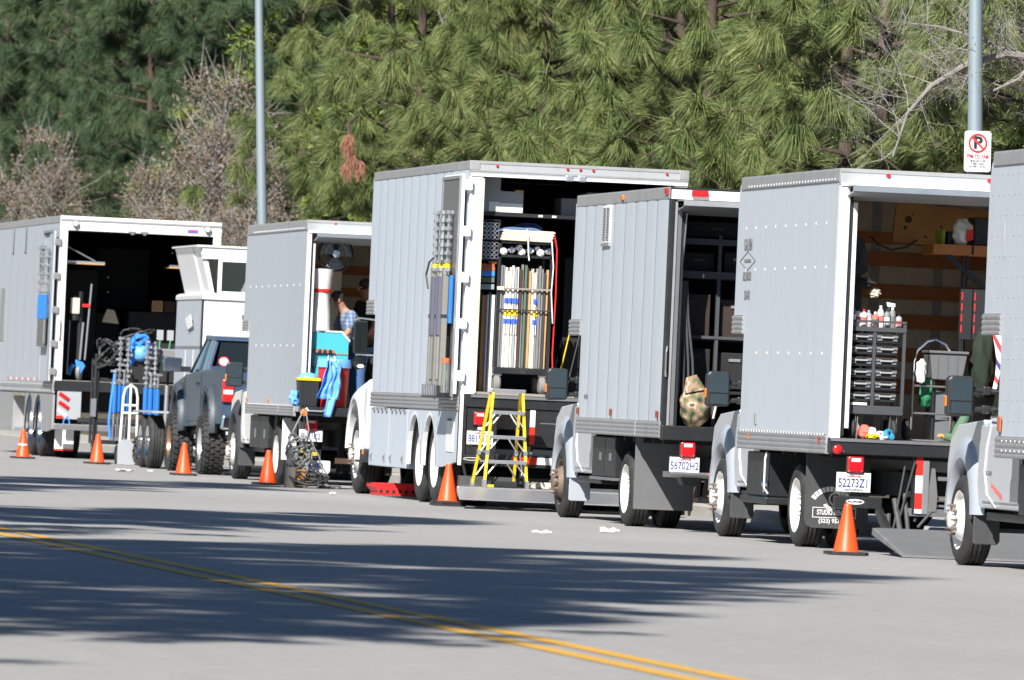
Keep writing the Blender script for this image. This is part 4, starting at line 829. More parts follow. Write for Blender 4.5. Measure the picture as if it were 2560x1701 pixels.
# ---------------------------------------------------------------- far white trailer with stands on the door
def trailer_far():
    W, L, zb, zt = 2.62, 11.0, 1.22, 3.93
    t = thing('production_trailer', 'big white trailer with round lamps on its rear frame and dark gear inside', 'trailer', (15.55, 137.7, 0))
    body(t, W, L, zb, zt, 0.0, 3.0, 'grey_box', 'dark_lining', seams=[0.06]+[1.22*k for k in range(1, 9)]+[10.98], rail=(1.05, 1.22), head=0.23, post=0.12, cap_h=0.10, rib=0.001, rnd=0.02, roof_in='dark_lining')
    MB().box(-0.004, W+0.004, -0.055, -0.041, zt-0.075, zt-0.045).build('header_gutter', 'rail_metal', t)
    for x in (0.23, W-0.23):
        MB().lathe([(0.055, 0), (0.055, 0.06), (0.045, 0.07)], (x, -0.041, zt-0.115), (0, -1, 0), 18).build('work_lamp', 'grey_plastic', t, True); MB().lathe([(0.044, 0.065), (0, 0.072)], (x, -0.041, zt-0.115), (0, -1, 0), 18).build('lamp_lens', 'clear_lens', t, True)
    for x in (1.10, 1.30): MB().box(x, x+0.12, -0.06, -0.041, zt-0.235, zt-0.20).box(x+0.04, x+0.09, -0.07, -0.041, zt-0.26, zt-0.236).build('door_catch', 'steel', t)
    MB().box(W-0.55, W-0.38, -0.044, -0.041, zt-0.19, zt-0.13).build('sticker', 'ink_blue', t); MB().box(W-0.53, W-0.40, -0.0465, -0.0445, zt-0.165, zt-0.145).build('sticker', 'ink_red', t)
    d = MB().box(-0.10, -0.06, 0.05, 1.35, 1.24, 3.68).build('open_door', 'grey_box', t, bevel=0.006)
    b = MB()
    for y in (0.04, 1.31): b.box(-0.115, -0.101, y, y+0.05, 1.24, 3.70)
    b.box(-0.115, -0.101, 0.09, 1.31, 3.66, 3.70).build('door_edge', 'aluminium', d)
    MB().box(-0.125, -0.102, 0.6, 1.25, 3.62, 3.655).build('door_stay', 'black_plastic', d)
    for z in (3.50, 2.95, 2.40, 1.85, 1.40): MB().box(-0.09, 0.02, -0.075, -0.036, z-0.055, z+0.055).build('hinge', 'grey_plastic', t, bevel=0.01)
    MB().tube([(0.055, -0.04, 2.25), (0.055, -0.07, 2.2), (0.055, -0.07, 1.95), (0.055, -0.04, 1.9)], 0.010).build('door_handle', 'grey_plastic', t)
    for y in (5.0, 6.9): MB().tube([(-0.006, y, 3.80), (-0.01, y, 3.4)], 0.008, 5).ell((-0.012, y, 3.38), 0.02, 8, 6).build('side_cord', 'black_plastic', t)
    MB().box(-0.01, -0.004, 7.9, 8.6, 1.9, 2.8).build('side_hatch', 'aluminium', t)
    # side lamps row and skirts
    b = MB()
    for k in range(14): MB().box(-0.03, -0.021, 0.9+0.45*k, 0.99+0.45*k, 1.245, 1.285).build('side_lamp', 'red_lens' if k % 2 else 'clear_lens', t)
    rivet_rows(t, [(-0.021, 0.4+0.3*k, z) for k in range(34) for z in (1.19, 1.09)], 0.018, name='rail_rivets')
    MB().prism([(0.03, 1.04), (0.03, 0.47), (0.8, 0.42), (1.62, 0.42)] + [(2.20-0.55*math.cos(R(a)), 0.42+0.60*math.sin(R(a))) for a in range(0, 181, 15)] + [(2.84, 0.42)] + [(3.50-0.55*math.cos(R(a)), 0.42+0.60*math.sin(R(a))) for a in range(0, 181, 15)] + [(4.15, 0.42), (4.15, 1.04)], 'x', -0.004, 0.03).build('skirt', 'rail_metal', t)
    for c in (2.20, 3.50):
        b = MB(); b.tube([(-0.008, c-0.55*math.cos(R(a)), 0.42+0.60*math.sin(R(a))) for a in range(0, 181, 12)], 0.02, 6).build('arch_trim', 'chrome', t, True)
        wheel(t, 0.04, c, 0.49, 0.27, 0.30, 'dually', dual=True, rimmat='chrome'); wheel(t, W-0.04, c, 0.49, 0.27, 0.30, 'dually', dual=True, rimmat='chrome', side=-1)
    for (y0, y1) in ((5.95, 6.7), (6.71, 7.6), (7.61, 8.6), (8.61, 9.8)):
        o = MB().box(0.0, 0.5, y0, y1, 0.38, 1.04).build('belly_box', 'rail_metal', t, bevel=0.01); MB().box(-0.012, 0.0, y0+0.3, y0+0.38, 0.44, 0.52).build('box_latch', 'chrome', o)
    MB().box(-0.04, 0.1, 4.2, 5.9, 0.98, 1.035).build('open_hatch', 'chrome', t); MB().box(0.02, 0.5, 4.2, 5.9, 0.38, 0.44).build('hatch_floor', 'aluminium', t); MB().box(0.45, 0.5, 4.2, 5.9, 0.44, 1.0).build('hatch_back', 'black_matt', t)
    MB().box(0.3, 2.3, 0.3, 10.5, 0.75, 1.2).build('chassis', 'black_matt', t)
    # rear below floor
    MB().box(0.0, W, -0.06, 0.0, 1.10, 1.26).build('rear_sill', 'black_paint', t)
    lp = MB().box(0.06, 0.45, -0.045, 0.0, 0.64, 1.095).build('lamp_plate', 'mid_grey', t)
    for z in (1.0, 0.86): MB().obox((0.17, -0.055, z), (0.20, 0.03, 0.065), ('Y', R(33))).build('tail_lamp', 'red_lens', t, bevel=0.02)
    MB().obox((0.15, -0.055, 0.73), (0.19, 0.03, 0.065), ('Y', R(38))).build('reverse_lamp', 'clear_lens', t, bevel=0.02)
    MB().box(0.05, 0.17, -0.05, -0.046, 0.645, 0.69).build('reflector', 'reflect_red', t)
    MB().tube([(0.22+0.05*math.cos(a), -0.09, 0.58+0.07*math.sin(a)) for a in np.linspace(0, 2*math.pi, 13)], 0.012).build('air_hose', 'blue_bright', t)
    MB().box(0.02, W-0.02, -0.14, 0.0, 0.46, 0.56).build('bumper', 'steel', t, bevel=0.01); MB().cyl((0.40, -0.08, 0.62), (1.5, -0.08, 0.62), 0.05, n=10).build('bumper_roll', 'black_plastic', t)
    fl = MB().box(0.09, 0.40, 0.35, 0.36, 0.12, 0.50).build('mud_flap', 'white_paint', t); MB().box(0.09, 0.40, 0.344, 0.349, 0.12, 0.15).build('flap_edge', 'reflect_red', fl)
    MB().box(W-0.42, W-0.09, 0.35, 0.36, 0.12, 0.50).build('mud_flap', 'white_paint', t)
    # inside: fold-out shelves, struts, cupboards
    for (x0, x1, mt) in ((0.13, 0.78, 'aluminium'), (W-0.78, W-0.13, 'steel')):
        s = MB().box(x0, x1, 0.30, 0.36, 3.185, 3.215).build('fold_shelf', mt, t); MB().box(x0, x1, 0.30, 0.9, 3.165, 3.184).build('shelf_board', 'tan_wood', s)
    MB().cyl((0.12, 0.30, 3.46), (0.62, 0.30, 3.22), 0.014).build('shelf_strut', 'steel', t); MB().cyl((W-0.12, 0.30, 3.46), (W-0.62, 0.30, 3.22), 0.014).build('shelf_strut', 'steel', t)
    for (x0, x1, y, z0, z1) in ((0.2, 0.9, 2.2, 1.3, 3.1), (0.95, 1.35, 2.6, 1.3, 2.4), (1.4, 2.4, 1.9, 1.3, 2.45), (1.0, 1.9, 3.5, 2.5, 3.5)): MB().box(x0, x1, y, y+0.6, z0, z1).build('cupboard', 'black_matt', t, bevel=0.01)
    b = MB()
    for z in (3.0, 2.75, 2.5): b.ell((1.05, 2.0, z), 0.012, 6, 4)
    for x in (1.9, 2.15): b.ell((x, 0.5, 3.42), 0.014, 6, 4)
    b.build('hooks', 'chrome', t)
    return t
T1 = trailer_far()

# ---------------------------------------------------------------- lifted pickup
def pickup():
    t = thing('pickup_truck', 'dark blue grey lifted pickup with knobbly tyres and bolted fender flares', 'pickup truck', (15.95, 119.9, 0))
    W = 1.95; r = 0.43; wr, wf = 1.35, 4.85; d = 0.28
    def side_pts(): 
        p = [(0.12, 0.74)]
        p += [(wr-0.50, 0.74)] + [(wr-0.50*math.cos(R(a)), 0.72+0.50*math.sin(R(a))) for a in range(0, 181, 15)]
        p += [(wf-0.50, 0.66)] + [(wf-0.50*math.cos(R(a)), 0.72+0.50*math.sin(R(a))) for a in range(0, 181, 15)]
        p += [(5.55, 0.74), (5.62, 1.0), (5.5, 1.28), (4.15, 1.42), (2.25, 1.50), (0.10, 1.52)]
        return p
    for x0, x1 in ((0.0, 0.16), (W-0.16, W)): MB().prism(side_pts(), 'x', x0, x1).build('body_side', 'pickup_paint', t, bevel=0.035)
    MB().box(0.15, W-0.15, 0.08, 0.14, 0.86, 1.50).build('tailgate', 'pickup_paint', t, bevel=0.015)
    MB().box(0.16, W-0.16, 0.15, 2.2, 0.92, 0.98).build('bed_floor', 'black_paint', t)
    MB().prism([(2.22, 1.0), (2.22, 1.52), (2.30, 1.52), (2.30, 1.0)], 'x', 0.12, W-0.12).build('cab_back', 'pickup_paint', t)
    MB().prism([(4.1, 0.9), (5.5, 0.9), (5.55, 1.22), (5.3, 1.36), (4.1, 1.48)], 'x', 0.14, W-0.14).build('hood', 'pickup_paint', t, bevel=0.05)
    MB().box(0.17, W-0.17, 2.31, 5.4, 0.62, 0.90).build('chassis', 'black_matt', t)
    # cab roof pillars and glass
    g0 = [(2.24, 1.52), (2.40, 1.96), (3.45, 1.98), (4.15, 1.47)]
    MB().prism([(2.36, 1.93), (2.42, 1.99), (3.40, 2.01), (3.52, 1.95)], 'x', 0.16, W-0.16).build('roof', 'pickup_paint', t, bevel=0.025)
    for x0, x1 in ((0.06, 0.17), (W-0.17, W-0.06)):
        m = 1 if x0 < 1 else -1
        for (a, c) in (((2.24, 1.50), (2.42, 1.97)), ((4.16, 1.45), (3.44, 1.97)), ((3.15, 1.49), (3.12, 1.97))):
            xa = 0.05 if m > 0 else W-0.05; xb = 0.19 if m > 0 else W-0.19
            w_ = 0.10 if c[0] != 3.44 else 0.07
            b = MB(); b.add([(xa, a[0], a[1]), (xa, a[0]+w_, a[1]), (xb, c[0]+w_, c[1]), (xb, c[0], c[1]), (xa+m*0.06, a[0], a[1]), (xa+m*0.06, a[0]+w_, a[1]), (xb+m*0.06, c[0]+w_, c[1]), (xb+m*0.06, c[0], c[1])], [(0, 1, 2, 3), (4, 7, 6, 5), (0, 4, 5, 1), (2, 6, 7, 3), (0, 3, 7, 4), (1, 5, 6, 2)])
            b.build('pillar', 'pickup_paint', t, bevel=0.012)
        xa = 0.075 if m > 0 else W-0.075; xb = 0.205 if m > 0 else W-0.205
        MB().add([(xa, 2.3, 1.49), (xa, 4.12, 1.46), (xb, 3.45, 1.95), (xb, 2.46, 1.95)], [(0, 1, 2, 3)]).build('side_window', 'glass_dark', t, solid=0.008)
    gl = MB().add([(0.18, 2.26, 1.54), (W-0.18, 2.26, 1.54), (W-0.26, 2.41, 1.92), (0.26, 2.41, 1.92)], [(0, 1, 2, 3)]).build('rear_window', 'glass_dark', t, solid=0.008)
    MB().add([(0.18, 4.14, 1.48), (W-0.18, 4.14, 1.48), (W-0.26, 3.46, 1.95), (0.26, 3.46, 1.95)], [(0, 1, 2, 3)]).build('windscreen', 'glass_dark', t, solid=0.008)
    MB().box(0.10, W-0.10, 2.225, 2.245, 1.50, 1.56).build('window_sill', 'pickup_paint', t)
    for x in (0.55, 1.4): MB().prism([(x-0.22, 1.2), (x+0.22, 1.2), (x+0.2, 1.62), (x+0.1, 1.68), (x+0.09, 1.80), (x-0.09, 1.80), (x-0.1, 1.68), (x-0.2, 1.62)], 'y', 2.6, 2.75).build('seat', 'grey_plastic', t, bevel=0.03)
    st = MB().lathe([(0.075, 0), (0, 0.003)], (0.30, 2.285, 1.63), (0, -0.93, 0.37), 18).build('round_sticker', 'ink_white', t); MB().lathe([(0.078, -0.001), (0.062, 0.004), (0.06, 0.002)], (0.30, 2.284, 1.63), (0, -0.93, 0.37), 18).build('sticker_ring', 'ink_red', st)
    # doors, mirror, handles
    dr = MB().prism([(2.42, 0.78), (3.85, 0.74), (4.02, 0.9), (4.05, 1.40), (2.42, 1.47)], 'x', -0.012, -0.001).build('cab_door', 'pickup_paint', t, bevel=0.006)
    MB().box(-0.045, -0.013, 2.55, 2.75, 1.28, 1.32).build('door_handle', 'black_plastic', dr)
    mr = MB().prism([(-0.15, -0.085), (-0.13, -0.11), (0.12, -0.10), (0.13, 0.10), (-0.12, 0.115), (-0.15, 0.09)], 'y', -0.01, 0.09).build('mirror', 'pickup_paint', t, bevel=0.02); mr.location = (-0.22, 3.95, 1.56)
    MB().box(-0.135, 0.115, -0.016, -0.011, -0.09, 0.095).build('mirror_glass', 'chrome', mr, bevel=0.004); MB().box(0.12, 0.26, 0.02, 0.09, -0.10, -0.02).build('mirror_arm', 'black_plastic', mr)
    # flares with bolts
    for wy in (wr, wf):
        b = MB(); n = 24; prof = [(0.0, 0.06), (0.0, -0.055), (0.03, -0.085), (0.085, -0.075), (0.12, -0.02), (0.12, 0.01)]; m = len(prof); v = []
        for k in range(n+1):
            a = R(-18)+R(216)*k/n
            for q, dx in prof: v.append((dx, wy-(0.455+q)*math.cos(a), max(0.60, 0.72+(0.46+q)*math.sin(a))))
        b.add(v, [(k*m+i, (k+1)*m+i, (k+1)*m+i+1, k*m+i+1) for k in range(n) for i in range(m-1)])
        f = b.build('fender_flare', 'grey_flare_dark', t, True)
        bb = MB()
        for a in range(0, 181, 22): bb.ell((-0.075, wy-0.535*math.cos(R(a)), 0.72+0.54*math.sin(R(a))), 0.016, 8, 5)
        bb.build('flare_bolts', 'black_plastic', f)
        wheel(t, -0.13, wy, r, 0.32, 0.235, 'dually', mud=True, rimmat='aluminium' if wy == wr else 'bronze'); wheel(t, W+0.13, wy, r, 0.32, 0.235, 'dually', mud=True, rimmat='aluminium', side=-1)
        MB().cyl((0.2, wy, r), (W-0.2, wy, r), 0.06, n=8).ell((W/2, wy, r), 0.15, 10, 7).build('axle', 'black_matt', t)
    MB().box(0.12, 0.3, 2.0, 4.3, 0.55, 0.62).build('side_step', 'black_plastic', t)
    # lights and bumper
    for x0 in (0.0, W-0.17):
        tl = MB().box(x0, x0+0.17, 0.055, 0.13, 1.05, 1.37).build('tail_lamp', 'red_lens', t, bevel=0.02); MB().box(x0+0.015, x0+0.155, 0.045, 0.06, 1.16, 1.225).build('reverse_lens', 'clear_lens', tl, bevel=0.006)
    MB().prism([(-0.02, 0.66), (0.0, 0.86), (W, 0.86), (W+0.02, 0.66)], 'y', -0.06, 0.10).build('rear_bumper', 'chrome', t, bevel=0.03)
    MB().box(0.2, W-0.2, 0.0, 0.08, 0.55, 0.66).build('hitch_bar', 'black_paint', t); MB().tube([(0.35, 1.3, 0.75), (0.35, 1.0, 0.45), (0.3, 1.25, 0.30)], 0.04).tube([(0.30, 1.1, 0.62)]+[(0.30+0.05*math.cos(k), 1.1+0.05*math.sin(k), 0.62-0.02*k) for k in range(18)], 0.010).build('suspension', 'wheel_white', t)
    MB().cyl((0.4, 0.2, 0.14), (W-0.2, 0.2, 0.14), 0.03).build('spare_bar', 'black_matt', t)
    return t
PU = pickup()

# ---------------------------------------------------------------- white utility trailer with a raised window box, tandem axle
def utility_trailer():
    t = thing('utility_trailer', 'white box trailer with raised window box and grey tandem fender ahead of pickup', 'trailer', (15.75, 126.3, 0))
    x0, x1, y0, y1, zt = 0.72, 2.5, 0.1, 3.2, 2.66
    MB().box(x0, x1, y0, y1, 0.55, zt-0.10).build('box', 'white_paint', t, bevel=0.01)
    MB().prism([(x0-0.03, zt-0.10), (x0-0.03, zt-0.03), (x0+0.03, zt), (x1, zt), (x1+0.03, zt-0.03), (x1+0.03, zt-0.10)], 'y', y0-0.04, y1+0.03).build('lid', 'white_paint', t, bevel=0.012)
    MB().box(x0-0.012, x0-0.001, y0+0.12, y1-0.02, 1.86, zt-0.115).build('side_panel', 'grey_box', t); MB().box(x0-0.012, x0-0.001, y0+0.12, y1-0.02, 0.58, 1.82).build('side_panel', 'grey_box', t)
    MB().box(x0-0.02, x0-0.001, y0-0.005, y0+0.11, 0.58, zt-0.105).build('corner_post', 'black_paint', t)
    for y in (1.0, 1.9): MB().box(x0-0.016, x0-0.0125, y, y+0.05, 0.6, 1.80).build('side_rib', 'white_frame', t)
    MB().box(x0-0.018, x0-0.0125, y0+0.12, y1-0.02, 1.825, 1.855).build('side_trim', 'grey_plastic', t)
    # open latch flag
    MB().add([(x0-0.06, 1.15, 2.34), (x0-0.06, 1.75, 2.28), (x0-0.04, 1.55, 2.10), (x0-0.05, 0.95, 2.16)], [(0, 1, 2, 3)]).build('paper_sign', 'white_plastic', t, solid=0.004)
    MB().tube([(x0-0.01, 1.5, 2.08), (x0-0.06, 1.5, 2.12)], 0.02).build('sign_clip', 'grey_plastic', t)
    # upper window box with sloping sides
    zb = zt+0.001; zu = 3.34
    fr = MB().prism([(x0+0.08, zb), (x0-0.10, zu), (x1+0.10, zu), (x1-0.08, zb)], 'y', y0+0.9, y1-0.2); ub = fr.build('upper_box', 'white_paint', t, bevel=0.01)
    MB().box(x0-0.14, x1+0.14, y0+0.02, y1-0.1, zu, zu+0.03).build('upper_roof', 'white_paint', t, bevel=0.008)
    MB().prism([(x0-0.05, zu-0.17), (x0-0.05, zu-0.001), (x1+0.05, zu-0.001), (x1+0.05, zu-0.17)], 'y', y0+0.05, y0+0.09).build('window_header', 'white_paint', ub)
    MB().prism([(x0+0.10, zb), (x0-0.08, zu-0.001), (x0-0.0, zu-0.001), (x0+0.16, zb)], 'y', y0+0.10, y0+0.89).build('side_wing', 'white_paint', ub)
    MB().box(x0+0.26, x1-0.1, y0+0.06, y0+0.08, zb+0.02, zu-0.18).build('window_pane', 'glass_dark', ub)
    MB().box(x0+0.20, x0+0.258, y0+0.05, y0+0.09, zb, zu-0.171).box(x0+0.26, x1, y0+0.05, y0+0.09, zu-0.205, zu-0.171).box(x0+0.26, x1, y0+0.05, y0+0.09, zb, zb+0.03).build('window_frame', 'white_frame', ub)
    MB().box(x0+0.98, x0+1.02, y0+0.03, y0+0.049, zb+0.03, zb+0.30).box(x0+0.92, x0+1.08, y0+0.03, y0+0.049, zb+0.28, zb+0.33).build('latch', 'aluminium', ub)
    MB().prism([(x0+0.55, zb+0.03), (x0+0.72, zu-0.21), (x0+1.05, zu-0.21), (x0+0.95, zb+0.03)], 'y', y0+0.054, y0+0.058).build('window_tape', 'grey_plastic', ub)
    # fender, deck, wheels
    MB().box(0.0, x0-0.03, 0.02, 2.35, 0.83, 0.86).build('fender', 'mid_grey', t, bevel=0.004); MB().box(0.27, x0-0.05, 0.02, 0.05, 0.43, 0.829).build('fender_end', 'mid_grey', t)
    MB().box(0.3, x1, 0.06, 3.2, 0.44, 0.54).build('deck', 'black_paint', t)
    tl = MB().box(0.42, 0.58, -0.01, 0.019, 0.36, 0.425).build('tail_lamp', 'clear_lens', t, bevel=0.012); MB().box(0.47, 0.53, -0.016, -0.01, 0.38, 0.41).build('lamp_lens', 'red_lens', tl)
    for wy in (0.62, 1.5):
        wheel(t, 0.02, wy, 0.40, 0.23, 0.24, 'disc', rimmat='chrome'); wheel(t, x1+0.45, wy, 0.40, 0.23, 0.24, 'disc', rimmat='chrome', side=-1)
        MB().cyl((0.25, wy, 0.40), (x1+0.2, wy, 0.40), 0.04).build('axle', 'black_matt', t)
    MB().box(x1-0.02, x1+0.7, 0.02, 2.35, 0.83, 0.86).build('fender', 'mid_grey', t); MB().box(1.5, 1.6, 3.2, 4.4, 0.44, 0.54).build('drawbar', 'black_paint', t)
    MB().cyl((1.55, 4.2, 0.02), (1.55, 4.2, 0.5), 0.035).build('jockey_leg', 'steel', t)
    return t
UT = utility_trailer()

# ---------------------------------------------------------------- lamp posts and sign
def lamp_post(x, y, lean, label):
    t = thing('lamp_post', label, 'lamp post', (x, y, 0.13))
    t.rotation_euler = (0, -lean, 0)
    MB().tube([(0, 0, 0.25), (0, 0, 9.0)], [0.105, 0.062], 20).build('pole', 'galvanised', t, True)
    MB().lathe([(0.19, 0), (0.19, 0.03), (0.13, 0.05), (0.12, 0.26), (0.0, 0.26)], (0, 0, 0), (0, 0, 1), 20).build('base', 'galvanised', t, True)
    MB().tube([(0, 0, 8.9), (-0.4, 0, 9.2), (-1.6, 0, 9.45), (-2.2, 0, 9.45)], [0.05, 0.045, 0.04, 0.035], 10).build('arm', 'galvanised', t, True)
    h = MB().ell((-2.5, 0, 9.43), (0.38, 0.16, 0.09), 16, 8).build('lamp_head', 'mid_grey', t, True); MB().ell((-2.5, 0, 9.37), (0.25, 0.11, 0.07), 12, 6).build('lamp_lens', 'clear_lens', h, True)
    return t
LP1 = lamp_post(19.80, 143.0, R(3.4), 'leaning pale steel lamp post beyond the grey fan truck')
LP2 = lamp_post(21.0, 93.6, R(2.3), 'pale steel lamp post carrying the no parking sign')
def sign():
    t = thing('no_parking_sign', 'white no parking sign with red slashed circle on a lamp post', 'sign', (20.83, 93.45, 4.26)); w, h = 0.305, 0.457
    t.rotation_euler = (0, R(-1.0), 0)
    def rr(hw, hh, r, n=5): return [(sx*(hw-r)+r*math.cos(R(a0+90*k/n)), sz*(hh-r)+r*math.sin(R(a0+90*k/n))) for (sx, sz, a0) in ((1, 1, 0), (-1, 1, 90), (-1, -1, 180), (1, -1, 270)) for k in range(n+1)]
    MB().prism(rr(w/2, h/2, 0.03), 'y', 0.0, 0.004).build('panel', 'plate_white', t)
    p0 = rr(w/2-0.010, h/2-0.010, 0.024); p1 = rr(w/2-0.014, h/2-0.014, 0.021); n = len(p0)
    MB().add([(x, -0.002, z) for x, z in p0]+[(x, -0.002, z) for x, z in p1], [(i, (i+1) % n, n+(i+1) % n, n+i) for i in range(n)]).build('border', 'ink_red', t)
    text('P', 0.185, 'ink_black', t, (0.0, -0.003, 0.092), REAR, sx=1.1, bold=0.035)
    MB().lathe([(0.108, 0), (0.086, 0)], (0, -0.005, 0.092), (0, -1, 0), 40).obox((0, -0.005, 0.092), (0.18, 0.001, 0.022), ('Y', R(45))).build('prohibition_ring', 'ink_red', t)
    text('7PM TO 7AM', 0.066, 'ink_red', t, (0.0, -0.003, -0.060), REAR, sx=0.68, bold=0.02)
    for k, s in enumerate(('VEHICLES OVER', '7 FEET HIGH', '22 FEET LONG')): text(s, 0.030, 'ink_grey', t, (0.0, -0.003, -0.108-0.031*k), REAR, sx=0.9)
    MB().lathe([(0.01, 0), (0, 0.006)], (0, -0.003, 0.195), (0, -1, 0), 8).build('bolt', 'chrome', t)
    MB().box(-0.02, 0.02, 0.004, 0.08, 0.05, 0.09).box(-0.02, 0.02, 0.004, 0.08, -0.14, -0.10).build('bracket', 'galvanised', t)
sign()

# ================================================================ loose gear
rnd = random.Random(11)
def at(T, x, y, z): return (T.location.x+x, T.location.y+y, T.location.z+z)
def lump(name, label, cat, loc, r, mat, seed=1, amp=0.25):
    q = random.Random(seed); ph = [q.uniform(0, 6) for _ in range(6)]
    def fn(i, j):
        th, f = math.pi*(0.02+0.96*j), 2*math.pi*i; s = 1+amp*(math.sin(3*f+ph[0]+2*th)*0.4+math.sin(5*f+ph[1])*math.sin(4*th+ph[2])*0.4+math.sin(9*th+ph[3]+2*f)*0.25)*math.sin(th)
        return (r[0]*s*math.sin(th)*math.cos(f), r[1]*s*math.sin(th)*math.sin(f), r[2]+r[2]*-math.cos(th)*(1 if True else 0)*s)
    o = tag(MB().grid(fn, 28, 16).build(name, mat, None, True), label, cat); o.location = loc; return o
# ---------------------------------------------------------------- traffic cones
cone_me = MB().lathe([(0.018, 0.455), (0.028, 0.457), (0.033, 0.45), (0.036, 0.43), (0.112, 0.045), (0.122, 0.03), (0.10, 0.03)], (0, 0, 0), (0, 0, 1), 28).mesh('cone_body', True); autosmooth(cone_me)
base_me = MB().prism([(sx*0.17 if abs(sx) == 1 else sx*0.17, sz*0.17) for sx, sz in ((-1, -0.75), (-0.75, -1), (0.75, -1), (1, -0.75), (1, 0.75), (0.75, 1), (-0.75, 1), (-1, 0.75))], 'z', 0.004, 0.032).mesh('cone_base')
for (x, y, rz, label, band) in (
    (14.72, 134.3, 0.2, 'orange cone with a white band beside the far trailer wheels', True),
    (15.42, 130.2, 0.5, 'plain orange cone beside the cart of light stands', False),
    (15.28, 118.7, 0.1, 'orange cone in front of the lifted pickup tyres', False),
    (15.42, 111.1, 0.7, 'orange cone next to the tangled cables and power boxes', False),
    (15.53, 96.8, 0.15, 'orange cone on a double base beside the yellow step ladder truck', False),
    (15.46, 74.0, 0.1, 'orange cone standing before the STUDIO RENTALS mud flap', False)):
    t = thing('traffic_cone', label, 'traffic cone', (x, y, 0), rz, 'orange traffic cones along the trucks')
    link('cone_body', cone_me, 'orange_cone', t); link('cone_base', base_me, 'rubber', t)
    if band: MB().lathe([(0.0585, 0.315), (0.0795, 0.21)], (0, 0, 0), (0, 0, 1), 28).build('reflective_band', 'reflect_white', t, True)
    if 'double' in label: o = link('cone_base', base_me, 'rubber', t); o.location = (0.01, 0.015, -0.0); o.scale = (1.05, 1.05, 1); t.location.z = 0.0; o.location.z = 0.0; [setattr(c.location, 'z', 0.03) for c in t.children if c is not o]

# ---------------------------------------------------------------- stands, generic
def cstand(loc, h, sleeve, label, group, knobs=5, legs=True, sl=(0.42, 0.68), r=0.016, tilt=(0, 0)):
    t = thing('light_stand', label, 'light stand', loc, 0, group); t.rotation_euler = (tilt[0], tilt[1], rnd.uniform(0, 3))
    MB().cyl((0, 0, 0.05), (0, 0, h*sl[0]), r*1.05, n=8).build('lower_column', 'steel', t, True)
    MB().cyl((0, 0, h*sl[0]), (0, 0, h*sl[1]), r*1.9, n=8).build('sleeve', sleeve, t, True)
    MB().cyl((0, 0, h*sl[1]), (0, 0, h), r*0.9, n=8).build('riser', 'bright_metal', t, True)
    for k in range(knobs):
        z = h*(sl[1]+0.04)+ (h*(1-sl[1]-0.05))*k/max(1, knobs-1); a = rnd.uniform(0, 6.28); c, s_ = math.cos(a), math.sin(a)
        MB().cyl((0, 0, z-0.02), (0, 0, z+0.02), r*1.9, n=8).cyl((0, 0, z), (c*0.06, s_*0.06, z), 0.007, n=5).box(c*0.06-0.012, c*0.06+0.012, s_*0.06-0.012, s_*0.06+0.012, z-0.018, z+0.018).build('clamp_knob', 'bright_metal', t)
    if legs:
        for k in range(3): a = k*2.1; MB().tube([(math.cos(a)*0.02, math.sin(a)*0.02, 0.42*h*0.5), (math.cos(a)*0.045, math.sin(a)*0.045, 0.25), (math.cos(a)*0.05, math.sin(a)*0.05, 0.0)], 0.011, 6).build('leg', 'steel', t, True)
    return t
# stands hung on the grip truck's open door
for k in range(4):
    x, y = -0.155-0.03*(k % 2), 0.42+0.22*k
    t = cstand(at(T4, x, y, 1.40), 2.0, 'navy_sleeve', 'chrome topped light stand with yellow band hung on the grip truck door', 'stands on the grip truck door', 8, False, (0.28, 0.62), 0.024)
    MB().cyl((0, 0, 1.33), (0, 0, 1.43), 0.036, n=8).build('band', 'yellow_plastic', t, True)
for k in range(7):
    x, y = -0.20+0.02*(k % 3), 0.22+0.15*k
    t = thing('support_pole', 'grey square support pole strapped to the grip truck door', 'pole', at(T4, x, y, 1.38), 0, 'poles strapped to the grip truck door')
    h = 1.3+0.03*(k % 4); MB().box(-0.032, 0.032, -0.032, 0.032, 0, h).build('tube', 'grey_pole', t, bevel=0.004); MB().box(-0.035, 0.035, -0.035, 0.035, 0.0, 0.05).build('end_cap', 'grey_plastic', t)
    MB().box(-0.038, 0.038, -0.038, 0.038, 0.78, 0.82).build('collar', 'chrome', t); MB().cyl((0, -0.03, h-0.02), (0, -0.07, h), 0.01).build('collar_pin', 'chrome', t)
for k, y in enumerate((1.22,)):
    o = tag(MB().cyl((0, 0, 0), (0, 0, 0.55), 0.030, n=10).build('blue_roll', 'blue_tube', None, True), 'rolled blue mat tied between poles on the grip truck door', 'roll', None); o.location = at(T4, -0.14, 0.16, 2.1)
o = tag(MB().tube([(0, 0, 0), (-0.03, 0.15, -0.05), (-0.05, 0.22, -0.2), (-0.03, 0.16, -0.36)], 0.012, 6).build('strap', 'cable', None, True), 'black rubber strap looped at the top of the door poles', 'strap'); o.location = at(T4, -0.2, 1.15, 2.86)
b = thing('pole_basket', 'dark wire basket holding pole ends at the foot of the open door', 'basket', at(T4, -0.19, 0.6, 1.24)); MB().box(-0.09, 0.09, -0.55, 0.55, 0, 0.02).build('base', 'black_paint', b)
for k in range(9): MB().cyl((-0.09, -0.5+0.125*k, 0.02), (-0.09, -0.5+0.125*k, 0.15), 0.007, n=5).build('wire', 'steel', b)
o = tag(MB().cyl((0, 0, 0), (0, 0, 0.34), 0.055, n=12).build('wrapped_spool', 'chrome', None, True), 'shiny ribbed roll with orange cap in the pole basket', 'roll'); o.location = at(T4, -0.16, 0.2, 1.30); MB().cyl((0, 0, 0.341), (0, 0, 0.40), 0.055, n=12).build('cap', 'brick_red', o)
